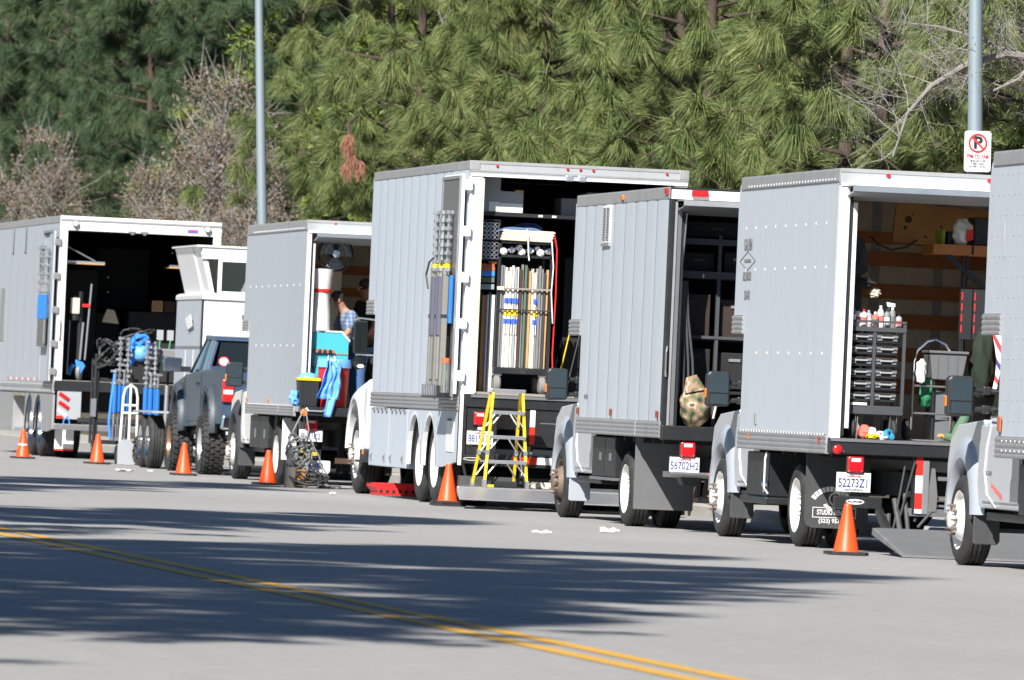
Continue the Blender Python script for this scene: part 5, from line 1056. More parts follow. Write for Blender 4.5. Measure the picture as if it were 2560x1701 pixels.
# far trailer door stands
for k in range(5):
    cstand(at(T1, -0.17, 0.25+0.21*k, 1.80), 1.62, 'blue_tube', 'blue sleeved light stand hung on the far trailer door', 'stands on the far trailer door', 6, False, (0.28, 0.52), 0.02)
o = tag(MB().box(-0.03, 0.03, -0.42, 0.42, 0, 0.5).build('stand_trough', 'perf_metal', None), 'dark mesh trough holding blue stands on the far trailer door', 'rack'); o.location = at(T1, -0.16, 0.7, 1.80)
b = thing('wire_basket', 'chrome wire basket above the blue stands on the trailer door', 'basket', at(T1, -0.17, 0.72, 2.98))
for k in range(6): MB().tube([(0.06*math.cos(a), 0.28*math.sin(a), 0.09*k) for a in np.linspace(0, 6.283, 17)], 0.009, 5).build('ring', 'chrome', b)
for k in range(10): a = k*0.628; MB().cyl((0.06*math.cos(a), 0.28*math.sin(a), 0), (0.06*math.cos(a), 0.28*math.sin(a), 0.45), 0.008, n=5).build('wire', 'chrome', b)
for k in range(7): o = tag(MB().box(-0.025, 0.025, -0.04, 0.04, -0.03, 0.03).build('clamp', 'chrome', None, bevel=0.008), 'small chrome clamp lying in the wire basket of the trailer door', 'clamp', 'clamps in the wire basket'); o.location = at(T1, -0.18+rnd.uniform(-0.03, 0.03), 0.72+rnd.uniform(-0.2, 0.2), 3.05+0.05*k); o.rotation_euler = (rnd.random(), rnd.random(), 0)

# ---------------------------------------------------------------- far trailer interior and the cart in front of it
t = thing('crank_stand', 'tall black crank stand on a blue forked caster in the trailer doorway', 'stand', at(T1, 0.42, 0.35, 1.27))
cw = MB().lathe([(0.0, -0.05), (0.05, -0.05), (0.13, -0.03), (0.14, 0), (0.13, 0.03), (0.05, 0.05), (0, 0.05)], (0.02, 0, 0.14), (0.95, -0.3, 0), 20).build('caster_wheel', 'grey_plastic', t, True); MB().lathe([(0.06, -0.055), (0.0, -0.06)], (0.02, 0, 0.14), (0.95, -0.3, 0), 14).build('hub', 'white_plastic', cw)
MB().prism([(-0.06, 0.34), (0.07, 0.30), (0.11, 0.24), (0.04, 0.11), (-0.02, 0.11), (-0.04, 0.2)], 'y', -0.10, -0.06).build('caster_fork', 'blue_bright', t, bevel=0.01)
MB().cyl((0.0, 0, 0.32), (0.0, 0, 1.45), 0.04, n=10).build('mast', 'black_paint', t); MB().cyl((0.10, -0.05, 0.34), (0.16, -0.05, 1.58), 0.018).cyl((0.02, -0.04, 0.34), (0.05, -0.04, 0.95), 0.02).build('crank_tube', 'aluminium', t)
MB().cyl((-0.18, 0, 0.1), (-0.16, 0, 1.3), 0.015).build('side_tube', 'steel', t); MB().cyl((-0.10, 0.0, 0.98), (-0.10, 0.0, 1.36), 0.10, n=14).build('weight', 'black_plastic', t); MB().box(-0.175, -0.03, -0.11, -0.10, 1.09, 1.34).build('label_plate', 'cream_cloth', t)
MB().box(0.02, 0.14, -0.09, -0.05, 1.20, 1.25).build('knob', 'red_paint', t); MB().prism([(-0.2, 0.1), (-0.1, 0.28), (-0.06, 0.24), (-0.12, 0.08)], 'y', 0.0, 0.04).build('rear_fork', 'blue_tube', t)
for x, mt, lb in ((1.62, 'tan_wood', 'tan wooden speaker box with a dark round cone on trailer cupboard'), (1.83, 'brick_dark', 'brown wooden speaker box with a dark round cone on trailer cupboard')):
    o = tag(MB().box(-0.09, 0.09, -0.05, 0.05, 0, 0.18).build('speaker_box', mt, None), lb, 'speaker'); o.location = at(T1, x+0.25, 1.95, 2.46); MB().lathe([(0.06, 0), (0.02, -0.01), (0, 0)], (0, -0.052, 0.09), (0, -1, 0), 14).build('cone', 'black_plastic', o)
o = tag(MB().tube([(0.22*math.cos(a)*rnd.uniform(0.6, 1), 0.05*math.sin(3*a), 0.30*math.sin(a)) for a in np.linspace(0, 40, 110)], 0.018, 5).build('cable_coil', 'cable_grey', None, True), 'grey cable coil hanging high on the right inside the far trailer', 'cable'); o.location = at(T1, 2.42, 0.4, 3.05)
o = tag(MB().prism([(0, 0), (0.28, -0.02), (0.2, 0.2), (0.08, 0.22)], 'y', 0, 0.02).build('paper_sheet', 'cream_cloth', None), 'pale crumpled sheet hanging deep inside the far trailer', 'paper'); o.location = at(T1, 0.95, 1.8, 2.25)
def stand_cart():
    t = thing('equipment_cart', 'black equipment cart loaded with cable coils in front of the far trailer', 'cart', (15.5, 131.6, 0))
    MB().box(0.05, 1.0, 0.1, 0.9, 0.30, 0.36).build('deck', 'black_paint', t); MB().box(0.05, 1.0, 0.1, 0.9, 1.52, 1.60).build('shelf', 'black_plastic', t); MB().box(0.05, 1.0, 0.15, 0.9, 1.28, 1.33).build('shelf', 'black_plastic', t)
    for x in (0.06, 0.98):
        for y in (0.12, 0.88): MB().cyl((x, y, 0.3), (x, y, 1.62), 0.02).build('post', 'black_paint', t)
    MB().cyl((0.02, 0.1, 0.25), (0.02, 0.1, 1.70), 0.025).build('push_bar', 'black_plastic', t); MB().box(-0.04, 0.04, 0.05, 0.15, 0.72, 1.0).build('bar_clamp', 'steel', t)
    for x in (0.12, 0.9):
        for y in (0.2, 0.8):
            w = MB().lathe([(0, -0.035), (0.10, -0.035), (0.13, -0.02), (0.13, 0.02), (0.10, 0.035), (0, 0.035)], (x, y, 0.13), (1, 0, 0), 18).build('caster', 'rubber', t, True); MB().box(x-0.05, x+0.05, y-0.03, y+0.03, 0.22, 0.30).build('caster_fork', 'steel', w)
    return t
SC = stand_cart()
for k, (x, z) in enumerate(((0.38, 1.97), (0.50, 1.96), (0.80, 1.93), (0.93, 1.92))):
    cstand((15.5+x-0.02, 131.45, 0.36), z-0.36, 'blue_tube', 'chrome light stand with blue sleeve standing on the equipment cart', 'stands on the equipment cart', 9, True, (0.28, 0.54), 0.021)
for k, (x, z) in enumerate(((0.31, 1.45), (0.45, 1.46), (0.87, 1.42), (0.98, 1.42))):
    cstand((15.5+x-0.02, 131.40, 0.36), z-0.36, 'blue_tube', 'short blue sleeved stand clustered on the front of the equipment cart', 'short stands on the cart', 2, True, (0.40, 0.78), 0.020)
def cable_heap(name, label, loc, rx, ry, rz, n, r, mat, turns=9, seed=1, cat='cable'):
    q = random.Random(seed); b = MB()
    for k in range(n):
        pts = []; sc = q.uniform(0.6, 1); cz = q.uniform(-0.4, 0.4)*rz
        for a in np.linspace(0, turns, int(turns*5)): pts.append((rx*sc*math.cos(a)+q.uniform(-.04, .04)*rx, ry*sc*math.sin(a*0.97)+q.uniform(-.04, .04), cz+rz*math.sin(a*1.0+k)*0.5+q.uniform(-.03, .03)*rz))
        b.tube(pts, r, 5)
    o = tag(b.build(name, mat, None, True), label, cat); o.location = loc; return o
cable_heap('cable_coil', 'fat black cable coil hanging over the left end of the cart', (15.68, 131.7, 1.74), 0.17, 0.15, 0.34, 5, 0.016, 'cable', 11, 3)
cable_heap('strap_bundle', 'bright blue strap bundle lying on top of the equipment cart', (16.20, 131.75, 1.80), 0.16, 0.15, 0.30, 5, 0.030, 'blue_bright', 8, 5, 'straps')
cable_heap('cable_coil', 'thin black cable pile behind the blue straps on the cart', (16.15, 132.2, 1.90), 0.30, 0.2, 0.25, 4, 0.014, 'cable', 9, 8)
o = tag(MB().ell((0, 0, 0), (0.15, 0.13, 0.13), 12, 8).build('sand_bag', 'bag_blue', None, True), 'plump blue bag under the straps on the cart', 'bag'); o.location = (16.2, 131.68, 1.73)
for x in (16.52, 16.68):
    o = tag(MB().box(-0.05, 0.05, -0.05, 0.05, 0, 0.16).build('power_box', 'mid_grey', None, bevel=0.008), 'small grey power box with green cable hung beside the cart', 'power box', 'grey power boxes by the cart'); o.location = (x, 131.9, 1.95); MB().tube([(0, -0.05, 0), (-0.02, -0.06, -0.15), (0.04, -0.06, -0.3), (0.0, -0.05, -0.42)], 0.012).build('cable_tail', 'cable_green', o, True)
    MB().cyl((0, 0.06, -1.9), (0, 0.06, 0.1), 0.02).build('mount_pole', 'black_paint', o)
o = tag(MB().box(0, 0.36, 0, 0.3, 0, 0.22).build('tool_case', 'grey_plastic', None, bevel=0.02), 'grey cluttered tool case on the right end of the cart', 'case'); o.location = (16.4, 131.6, 1.60)
for k, x in enumerate((16.58, 16.70, 16.78)):
    o = tag(MB().cyl((0, 0, 0), (0.01, 0, 1.25-0.2*k), 0.035, n=10).build('upright_tube', 'aluminium' if k != 1 else 'grey_plastic', None, True), 'thick upright metal tube standing between cart and white trailer', 'tube', 'upright tubes by the white trailer'); o.location = (x, 131.3, 0.004)
o = tag(MB().tube([(0, 0, 1.0), (-0.04, -0.02, 0.6), (-0.06, 0, 0.25), (-0.03, 0.02, 0.0)], 0.022).build('ribbon', 'blue_bright', None, True), 'bright blue ribbon of webbing trailing down the cart side', 'strap'); o.location = (15.78, 131.40, 0.4)
t = thing('hand_truck', 'white tubular hand truck with a grey toe plate leaning on the cart', 'hand truck', (15.98, 130.9, 0.0))
MB().tube([(-0.13, 0.05, 0.30), (-0.11, 0.0, 1.05), (-0.08, 0, 1.18), (0, 0, 1.24), (0.08, 0, 1.18), (0.11, 0, 1.05), (0.13, 0.05, 0.30)], 0.019, 8).build('frame', 'white_paint', t, True)
for z in (0.80, 0.92): MB().cyl((-0.115, 0.0, z), (0.115, 0.0, z), 0.018).build('crossbar', 'white_paint', t, True)
MB().cyl((0, 0, 0.25), (0.0, 0, 1.22), 0.02).build('centre_tube', 'white_paint', t, True); MB().prism([(-0.17, 0.005), (0.10, 0.005), (0.10, 0.30), (0.0, 0.40), (-0.12, 0.38), (-0.17, 0.32)], 'y', -0.03, -0.015).build('toe_plate', 'mid_grey', t)
for x in (-0.16, 0.2): MB().lathe([(0, -0.03), (0.09, -0.03), (0.11, 0), (0.09, 0.03), (0, 0.03)], (x, 0.08, 0.11), (1, 0, 0), 16).build('wheel', 'rubber', t, True)
cable_heap('cable_pile', 'tall heap of black cable on the ground beside the hand truck', (16.16, 130.75, 0.20), 0.12, 0.12, 0.34, 8, 0.013, 'cable', 12, 9)
for (x, y, sx, sy, lb) in ((14.66, 120.6, 0.13, 0.35, 'large torn white paper lying on the road near the pickup'), (15.02, 120.4, 0.035, 0.12, 'tiny white paper scrap near the torn paper'), (15.04, 102.6, 0.03, 0.12, 'small white scrap on the road near the red ramp')):
    o = tag(MB().grid(lambda i, j: ((i-0.5)*sx*2*(1-0.4*j), (j-0.5)*sy*2, 0.006+0.03*math.sin(i*5+j*4)**2), 5, 5).build('litter', 'white_plastic', None, solid=0.002), lb, 'litter'); o.location = (x, y, 0.004)
for (x, y, lb) in ((14.53, 80.7, 'crushed clear plastic bottle on the road near the ribbed truck'), (13.39, 77.9, 'tiny shiny wrapper on the road behind the ribbed truck')):
    o = tag(MB().tube([(-0.09, 0, 0.03), (-0.05, 0, 0.035), (0.0, 0.01, 0.025), (0.05, 0, 0.035), (0.08, 0, 0.03), (0.10, 0, 0.03)], [0.028, 0.03, 0.018, 0.03, 0.012, 0.012] if 'bottle' in lb else [0.012, 0.015, 0.01, 0.02, 0.01, 0.008], 8).build('litter', 'clear_lens', None, True), lb, 'litter'); o.location = (x, y, 0.004)

# ---------------------------------------------------------------- fan truck: bins, cabinet, fan, cables
def bin_(loc, r0, r1, h, mat, name, label, rim=None):
    o = tag(MB().lathe([(0, 0.0), (r0, 0.0), (r0+0.005, 0.02), (r1, h-0.06), (r1+0.018, h-0.055), (r1+0.018, h), (r1, h), (r1-0.01, h-0.03), (r0, 0.03)], (0, 0, 0), (0, 0, 1), 28).build(name, mat, None, True), label, 'bin'); o.location = loc
    return o
o = bin_(at(T3, 0.40, -0.12, 1.052), 0.175, 0.205, 0.60, 'red_plastic', 'waste_bin', 'big round red plastic bin lined with a blue bag')
MB().lathe([(0.228, 0.52), (0.226, 0.60), (0.215, 0.63), (0.18, 0.61), (0.16, 0.5)], (0, 0, 0), (0, 0, 1), 24).build('bin_liner', 'bag_blue', o, True)
t2 = thing('recycling_bin', 'black square bin with yellow rim and blue liner beside the red bin', 'bin', at(T3, 0.06, -0.16, 1.052))
MB().prism([(-0.11, 0), (0.11, 0), (0.135, 0.34), (-0.135, 0.34)], 'y', -0.13, 0.13).build('body', 'black_plastic', t2, bevel=0.01); MB().box(-0.15, 0.15, -0.15, 0.15, 0.335, 0.375).build('rim', 'yellow_plastic', t2, bevel=0.01); MB().ell((0, 0, 0.385), (0.13, 0.12, 0.06), 14, 8).build('liner', 'bag_blue', t2, True)
for k in range(4): MB().box(-0.09+0.05*k, -0.075+0.05*k, -0.137, -0.131, 0.03, 0.31).build('rib', 'black_plastic', t2)
def hang_bag():
    b = MB(); 
    def fn(i, j):
        z = -0.50*j; w = 0.085+0.07*j; x = (i-0.5)*2*w+0.02*math.sin(j*5)
        return (x+0.012*math.sin(j*11+i*7), -0.035*math.cos((i-0.5)*13+j*2)-0.05*j*0.5-0.028*math.sin(i*21+j*3)-0.012*math.sin(j*17+i*5), z)
    b.grid(fn, 22, 12); o = tag(b.build('plastic_bag', 'bag_blue', None, True, solid=0.004), 'blue plastic bag hanging from the rim of the red bin', 'bag'); o.location = at(T3, 0.33, -0.36, 1.66)
    MB().grid(lambda i, j: (0.02+0.06*(i-0.5)*2*(1-0.2*j)-0.05*j, -0.04+0.02*math.sin(i*6), -0.47-0.26*j), 8, 6).build('bag_tail', 'bag_blue', o, True, solid=0.004)
    MB().tube([(-0.05, 0.0, 0.0), (-0.04, 0.03, 0.06), (-0.02, 0.1, 0.02)], 0.008).tube([(0.05, 0.0, 0.0), (0.04, 0.03, 0.06), (0.02, 0.1, 0.02)], 0.008).build('bag_handle', 'white_plastic', o, True)
hang_bag()
o = lump('bag_bundle', 'crumpled blue bag bulging past the truck corner beside black bin', 'bag', at(T3, -0.10, -0.12, 1.055), (0.06, 0.08, 0.10), 'bag_blue', 51, 0.5)
MB().tube([(0.07, 0, 0.05), (0.12, -0.02, 0.02), (0.13, -0.04, -0.1)], 0.008).build('bag_tie', 'black_plastic', o)
t = thing('teal_cabinet', 'teal painted cabinet with a white sloped top edge behind the bins', 'cabinet', at(T3, 0.10, 0.16, 1.04)); q = [(0.0, 0.0), (0.52, 0.0), (0.52, 0.87), (0.42, 0.99), (0.03, 0.99), (0.0, 0.99)]
MB().prism(q, 'y', 0.0, 0.6).build('body', 'teal', t, bevel=0.006); MB().prism([(0.0, 0.991), (0.42, 0.991), (0.525, 0.872), (0.54, 0.89), (0.43, 1.01), (0.0, 1.01)], 'y', -0.01, 0.6).build('top_trim', 'white_paint', t)
MB().box(0.0, 0.52, -0.012, -0.001, 0.705, 0.725).build('strap_rail', 'grey_wood', t); MB().tube([(0.02, -0.02, 0.70), (0.03, -0.04, 0.55), (0.07, -0.03, 0.5), (0.10, -0.02, 0.68)], 0.012).build('strap_loop', 'cable', t)
for k in range(8): o = tag(MB().box(-0.015, 0.015, -0.02, 0.02, -0.025, 0.025).build('clip', 'brick_red' if k % 2 else 'black_plastic', None, bevel=0.006), 'small red or black clip on the rail of the teal cabinet', 'clip', 'clips on the teal cabinet rail'); o.location = at(T3, 0.17+0.035*k, 0.13, 1.78); o.rotation_euler = (0, rnd.uniform(-.4, .4), 0)
t = thing('air_duct', 'white tapered air duct with a red band under the fan', 'duct', at(T3, 0.25, 0.25, 2.05)); MB().lathe([(0.125, 0.0), (0.12, 0.2), (0.10, 0.48), (0.115, 0.52), (0.13, 0.70), (0.15, 0.80)], (0, 0, 0), (0, 0, 1), 24).build('duct', 'white_plastic', t, True); MB().lathe([(0.106, 0.49), (0.118, 0.50), (0.122, 0.535), (0.118, 0.54)], (0, 0, 0), (0, 0, 1), 24).build('band', 'red_paint', t, True)
MB().box(0.22, 0.45, 1.35, 1.4, -0.99, 0.80).build('duct_panel', 'cream_lining', t)
def fan():
    t = thing('cage_fan', 'black wall fan with pale blades under the truck roof', 'fan', at(T3, 0.40, 0.22, 3.05)); f = Vector((0.15, -0.95, -0.1))
    MB().lathe([(0.05, 0.06), (0.05, 0.11), (0, 0.12)], (0, 0, 0), (0, -1, 0), 16).build('hub', 'chrome', t, True)
    for q, h in ((0.22, 0.0), (0.23, 0.04), (0.17, 0.09), (0.11, 0.11)): MB().tube([(q*math.cos(a), -h, q*math.sin(a)) for a in np.linspace(0, 6.2832, 29)], 0.008 if q > 0.2 else 0.004, 5).build('cage_ring', 'black_paint', t, True)
    b = MB()
    for k in range(20): a = k*0.314; b.tube([(0.05*math.cos(a), -0.10, 0.05*math.sin(a)), (0.17*math.cos(a), -0.09, 0.17*math.sin(a)), (0.23*math.cos(a), -0.03, 0.23*math.sin(a))], 0.0025, 4)
    stuff(b.build('cage_wires', 'black_paint', t))
    for k in range(3):
        a0 = k*2.094+0.5; MB().grid(lambda i, j: ((0.04+0.16*j)*math.cos(a0+(i-0.5)*1.3), -0.05+0.03*(i-0.5), (0.04+0.16*j)*math.sin(a0+(i-0.5)*1.3)), 6, 4).build('blade', 'mid_grey', t, True, solid=0.004)
    MB().cyl((0, 0, 0), (0, 0.12, 0.0), 0.07, n=12).box(-0.03, 0.03, 0.02, 0.06, -0.1, 0.30).build('motor', 'black_paint', t)
fan()
o = tag(MB().lathe([(0.0, 0), (0.07, 0.0), (0.075, 0.1), (0, 0.11)], (0, 0, 0), (0.3, -0.5, 0.6), 16).build('foil_vent', 'chrome', None, True), 'shiny flexible vent hose end beside the man in plaid', 'hose'); o.location = at(T3, 0.74, 0.22, 1.95)
# power distribution at the foot of the truck
t = thing('power_box', 'grey power distribution box wrapped in cables behind the cone', 'power box', at(T3, -0.13, -0.35, 0.0)); MB().box(-0.06, 0.07, -0.05, 0.10, 0.30, 0.52).build('case', 'mid_grey', t, bevel=0.01); MB().box(-0.02, 0.02, -0.056, -0.05, 0.40, 0.45).build('socket', 'black_plastic', t); MB().cyl((0, 0.02, 0.0), (0, 0.02, 0.30), 0.02).build('pole', 'steel', t); MB().box(0.1, 0.13, -0.055, -0.05, 0.46, 0.51).build('tag', 'yellow_plastic', t)
for (x, y, w, h, mt, lb) in ((-0.16, -0.42, 0.12, 0.26, 'grey_wood', 'grey brown wooden crate standing under the power box'), (-0.02, -0.40, 0.11, 0.24, 'orange_crate', 'orange brown wooden crate standing under the power box')):
    o = tag(MB().box(-w/2, w/2, -0.1, 0.1, 0, 0.02).box(-w/2, -w/2+0.015, -0.1, 0.1, 0.021, h).box(w/2-0.015, w/2, -0.1, 0.1, 0.021, h).box(-w/2+0.016, w/2-0.016, -0.1, -0.085, 0.021, h).box(-w/2+0.016, w/2-0.016, 0.085, 0.1, 0.021, h).build('crate', mt, None, bevel=0.004), lb, 'crate'); o.location = at(T3, x, y, 0.003)
cable_heap('cable_tangle', 'grey tangle of cables hanging over the power box', at(T3, -0.05, -0.43, 0.42), 0.19, 0.09, 0.34, 8, 0.009, 'cable_grey', 10, 21)
cable_heap('cable_tangle', 'black cable heap on the road below the power box', at(T3, 0.08, -0.50, 0.10), 0.26, 0.16, 0.14, 8, 0.011, 'cable', 9, 23)
b = MB()
for k in range(6):
    q = random.Random(40+k); z0 = 0.02; pts = [(0.1+0.05*k, -0.45, 0.08)]
    for i in range(1, 9): pts.append((0.1+0.20*i+q.uniform(-.05, .05), -0.45+q.uniform(-0.25, 0.25), z0+0.012*(k % 3)))
    b.tube(pts, 0.011, 5)
o = tag(stuff(b.build('cable_run', 'cable_grey', None, True)), 'several cables snaking across the road toward the white cab wheel', 'cable'); o.location = at(T3, 0, 0, 0)
b = MB().tube([(0.0, -0.36, 1.02), (-0.12, -0.42, 0.78), (-0.22, -0.42, 0.52), (-0.16, -0.42, 0.35)], 0.011, 5).tube([(0.02, -0.37, 1.0), (0.06, -0.45, 0.75), (-0.02, -0.47, 0.55), (-0.16, -0.45, 0.50)], 0.009, 5).tube([(-0.2, -0.42, 0.55), (0.05, -0.5, 0.66), (0.2, -0.5, 0.42), (0.28, -0.52, 0.10)], 0.009, 5)
o = tag(b.build('feed_cable', 'cable_grey', None, True), 'grey feed cables dropping from the tail deck to the power box', 'cable'); o.location = T3.location
o = tag(MB().prism([(0.05, 0.0), (0.05, 0.05), (0.0, 0.10), (0.0, 0.15), (0.52, 0.15), (0.60, 0.02), (0.60, 0.0)], 'y', -0.1, 0.6).build('ramp_block', 'red_paint', None, bevel=0.008), 'red plastic wheel ramp lying under the white grip truck', 'ramp'); o.location = at(T4, 0.26, 8.1, 0.004)
for k in range(6): MB().box(0.06+0.08*k, 0.10+0.08*k, -0.108, -0.101, 0.03, 0.07).build('ramp_slot', 'black_matt', o)

# ---------------------------------------------------------------- grip truck interior
def pipe_rack():
    t = thing('pipe_rack', 'black rack full of stacked metal pipes in the grip truck', 'rack', at(T4, 0.16, 0.28, 2.86)); MB().box(0, 0.25, 0, 1.2, -0.015, 0.0).box(0, 0.25, 0, 1.2, 0.215, 0.225).box(0, 0.25, 0, 1.2, 0.44, 0.455).build('rack_shelf', 'black_paint', t); MB().box(0.250, 0.262, 0, 1.2, -0.015, 0.455).build('rack_side', 'black_paint', t)
    pm = MB().lathe([(0.024, 0), (0.024, 1.0), (0.019, 1.0), (0.019, 0.0)], (0, 0, 0), (0, 1, 0), 12, closed=True).mesh('pipe', True); autosmooth(pm)
    for zz, rows in ((0.0, 4), (0.225, 4)):
        for r_ in range(rows):
            for c in range(5):
                o = link('pipe', pm, 'aluminium', None); o.location = at(T4, 0.16+0.024+0.049*c-(0.0 if r_ % 2 == 0 else -0.0), 0.24+rnd.uniform(-0.03, 0.02), 2.86+zz+0.026+0.049*r_)
                tag(o, 'round metal pipe lying end out in the grip truck pipe rack', 'pipe', 'pipes in the grip truck rack')
pipe_rack()
MB().box(0.15, 2.35, 0.30, 0.9, 3.36, 3.40).build('overhead_shelf', 'black_paint', T4)
for x in (0.86, 1.02): MB().box(x, x+0.05, 0.293, 0.299, 3.368, 3.392).build('shelf_label', 'ink_white', T4)
o = tag(MB().prism([(0.0, 0), (0.52, 0.0), (0.52, 0.24), (0.25, 0.25), (0.25, 0.40), (0.0, 0.40)], 'y', 0, 0.5).build('equipment_box', 'mid_grey', None, bevel=0.004), 'stepped grey plywood box with painted sunlit patches on the overhead shelf', 'box'); o.location = at(T4, 0.16, 0.32, 3.402)
MB().box(0.12, 0.25, -0.006, -0.001, 0.01, 0.12).build('sunlit_patch', 'white_paint', o); MB().box(0.255, 0.515, -0.006, -0.001, 0.005, 0.11).build('sunlit_patch', 'white_paint', o); MB().box(0.42, 0.52, 0.0, 0.05, 0.241, 0.265).build('wood_edge', 'tan_wood', o)  # white patches paint the sunlit lower part of the box front
for k, x in enumerate((1.15, 1.45)): o = tag(MB().box(0, 0.28, 0, 0.5, 0, 0.20+0.08*k).build('flat_case', 'grey_plastic', None), 'dark grey flat case stacked on the overhead shelf', 'case', 'flat cases on the overhead shelf'); o.location = at(T4, x, 0.45, 3.402)
for k, (z, mt, lb) in enumerate(((2.72, 'brick_red', 'reddish brown wooden wedges stacked below the pipes'), (2.66, 'blue_bright', 'bright blue case under the wooden wedges'), (2.59, 'green_dull', 'dull green case under the blue case'), (2.51, 'grey_teal', 'pale teal case above the boards'))):
    o = tag(MB().box(0, 0.21, 0, 0.4, 0, 0.06 if k else 0.05).build('small_case', mt, None, bevel=0.006), lb, 'case'); o.location = at(T4, 0.17, 0.28, z)
    if k == 0:
        for (x, zz) in ((0.02, 0.052), (0.11, 0.052), (0.13, 0.09)): w = tag(MB().prism([(0, 0), (0.09, 0), (0.09, 0.035), (0, 0.02)], 'y', 0, 0.2).build('wedge', 'brick_red', None), 'loose wooden wedge lying on the stacked wedges below pipes', 'wedge', 'loose wedges below the pipes'); w.location = at(T4, 0.17+x, 0.28, z+zz)
x = 0.165
for (w, mt, nm) in ((0.03, 'black_paint', 'black'), (0.025, 'brick_dark', 'dark brown'), (0.028, 'black_paint', 'charcoal'), (0.03, 'orange_crate', 'orange'), (0.022, 'grey_plastic', 'dark grey'), (0.018, 'white_plastic', 'thin white'), (0.016, 'ink_grey', 'slate'), (0.05, 'white_plastic', 'broad white')):
    o = tag(MB().box(0, w, 0, 0.6, 0, 1.13+rnd.uniform(-.02, .03)).build('board', mt, None, bevel=0.002), nm+' board standing upright at the left of the grip truck', 'board'); o.location = at(T4, x, 0.30+rnd.uniform(0, 0.03), 1.332); x += w+0.002
def stand_rack():
    t = thing('stand_rack_cart', 'tall black wheeled rack packed with upright pole bundles in the grip truck', 'cart', at(T4, 0.40, 0.22, 1.33))
    MB().box(0.0, 0.64, 0.0, 0.6, 0.22, 0.29).build('deck', 'black_paint', t, bevel=0.006)
    for x_ in (0.0, 0.61):
        for y_ in (0.0, 0.57): MB().box(x_, x_+0.035, y_, y_+0.035, 0.29, 1.86).build('post', 'black_paint', t)
    MB().box(0.0, 0.64, 0.0, 0.6, 1.56, 1.59).build('shelf', 'black_paint', t); MB().box(0.0, 0.64, 0.0, 0.6, 1.72, 1.75).build('shelf', 'black_paint', t)
    MB().box(0.0, 0.64, -0.012, 0.0, 1.19, 1.21).build('retaining_strap', 'grey_wood', t); MB().box(0.02, 0.64, -0.012, 0.0, 0.95, 0.965).build('retaining_chain', 'chrome', t); MB().box(0.0, 0.08, -0.03, -0.013, 1.18, 1.22).build('strap_buckle', 'cream_cloth', t)
    for x_ in (0.05, 0.58): w = MB().lathe([(0, -0.04), (0.08, -0.04), (0.10, -0.02), (0.10, 0.02), (0.08, 0.04), (0, 0.04)], (x_, 0.05, 0.10), (1, 0, 0), 18).build('caster', 'grey_rubber', t, True); MB().box(x_-0.05, x_+0.05, 0.02, 0.10, 0.195, 0.22).build('caster_plate', 'steel', w); w2 = MB().lathe([(0, -0.04), (0.08, -0.04), (0.10, -0.02), (0.10, 0.02), (0.08, 0.04), (0, 0.04)], (x_, 0.5, 0.10), (1, 0, 0), 18).build('caster', 'grey_rubber', t, True)
stand_rack()
cols = ['cable_grey', 'grey_plastic', 'white_cloth', 'white_cloth', 'cream_cloth', 'white_cloth', 'mid_grey', 'white_cloth', 'brick_dark', 'grey_plastic', 'green_dull', 'cable', 'tan_wood', 'cream_cloth', 'white_cloth', 'grey_wood', 'grey_plastic', 'cable_grey', 'cable', 'tan_wood']
for k, mt in enumerate(cols):
    t = thing('bundled_pole', {'cable_grey': 'grey', 'grey_plastic': 'dark grey', 'white_cloth': 'white', 'cream_cloth': 'cream', 'mid_grey': 'pale grey', 'brick_dark': 'brown', 'green_dull': 'green', 'cable': 'black', 'tan_wood': 'tan', 'grey_wood': 'weathered wood'}[mt]+' pole'+(' with blue and yellow tape' if k in (2, 3, 4, 5, 6, 7, 14, 15) else '')+' in the wheeled grip truck rack', 'pole', at(T4, 0.45+0.0283*k, 0.24+0.02*(k % 2), 1.622), 0, 'poles in the wheeled rack')
    h = 1.16+rnd.uniform(-0.06, 0.04); t.rotation_euler = (0, rnd.uniform(-0.006, 0.006), 0)
    MB().box(-0.0125, 0.0125, 0, 0.05, 0, h).build('pole', mt, t, bevel=0.003)
    if k in (2, 3, 4, 5, 6, 7, 14, 15): MB().box(-0.0135, 0.0135, -0.006, 0.0, 0.50, 0.56).build('tape', 'ink_blue', t); MB().box(-0.0135, 0.0135, -0.008, -0.001, 0.74, 0.80).build('tape', 'ink_blue', t); MB().box(-0.0135, 0.0135, -0.006, 0.0, 0.60, 0.67).build('tape', 'yellow_plastic', t); MB().cyl((0, -0.012, 0.38), (0, -0.012, 0.50), 0.005).build('cord', 'white_cloth', t)
o = tag(MB().grid(lambda i, j: (-0.02+0.50*i, 0.0+0.5*j, 0.05*math.sin(i*3)+0.01*math.sin(i*9)), 14, 4).build('moving_blanket', 'denim_blanket', None, True, solid=0.03), 'blue quilted moving blanket folded over the rack top', 'blanket'); o.location = at(T4, 0.42, 0.22, 3.18)
o = tag(MB().lathe([(0.02, 0), (0.05, 0.0), (0.09, 0.0), (0.12, 0.0), (0.12, 0.4), (0.02, 0.4)], (0, 0, 0), (0, 1, 0.0), 16).build('rolled_blanket', 'blue_navy', None, True), 'rolled navy blanket behind the folded blue one', 'blanket'); o.location = at(T4, 0.78, 0.5, 3.22); o.scale = (1.5, 1, 0.7)
for k in range(4):
    o = tag(MB().prism([(0, 0.0), (0.58, -0.005), (0.61, 0.012), (0.58, 0.028), (0.0, 0.03), (-0.01, 0.015)], 'y', 0, 0.45).build('folded_cloth', 'cream_cloth', None, bevel=0.01), 'cream folded cloth stacked and tied on top of the rack', 'cloth', 'cream folded cloths on the rack'); o.location = at(T4, 0.42+0.01*k, 0.19, 3.083-0.0+0.031*k-0.0)
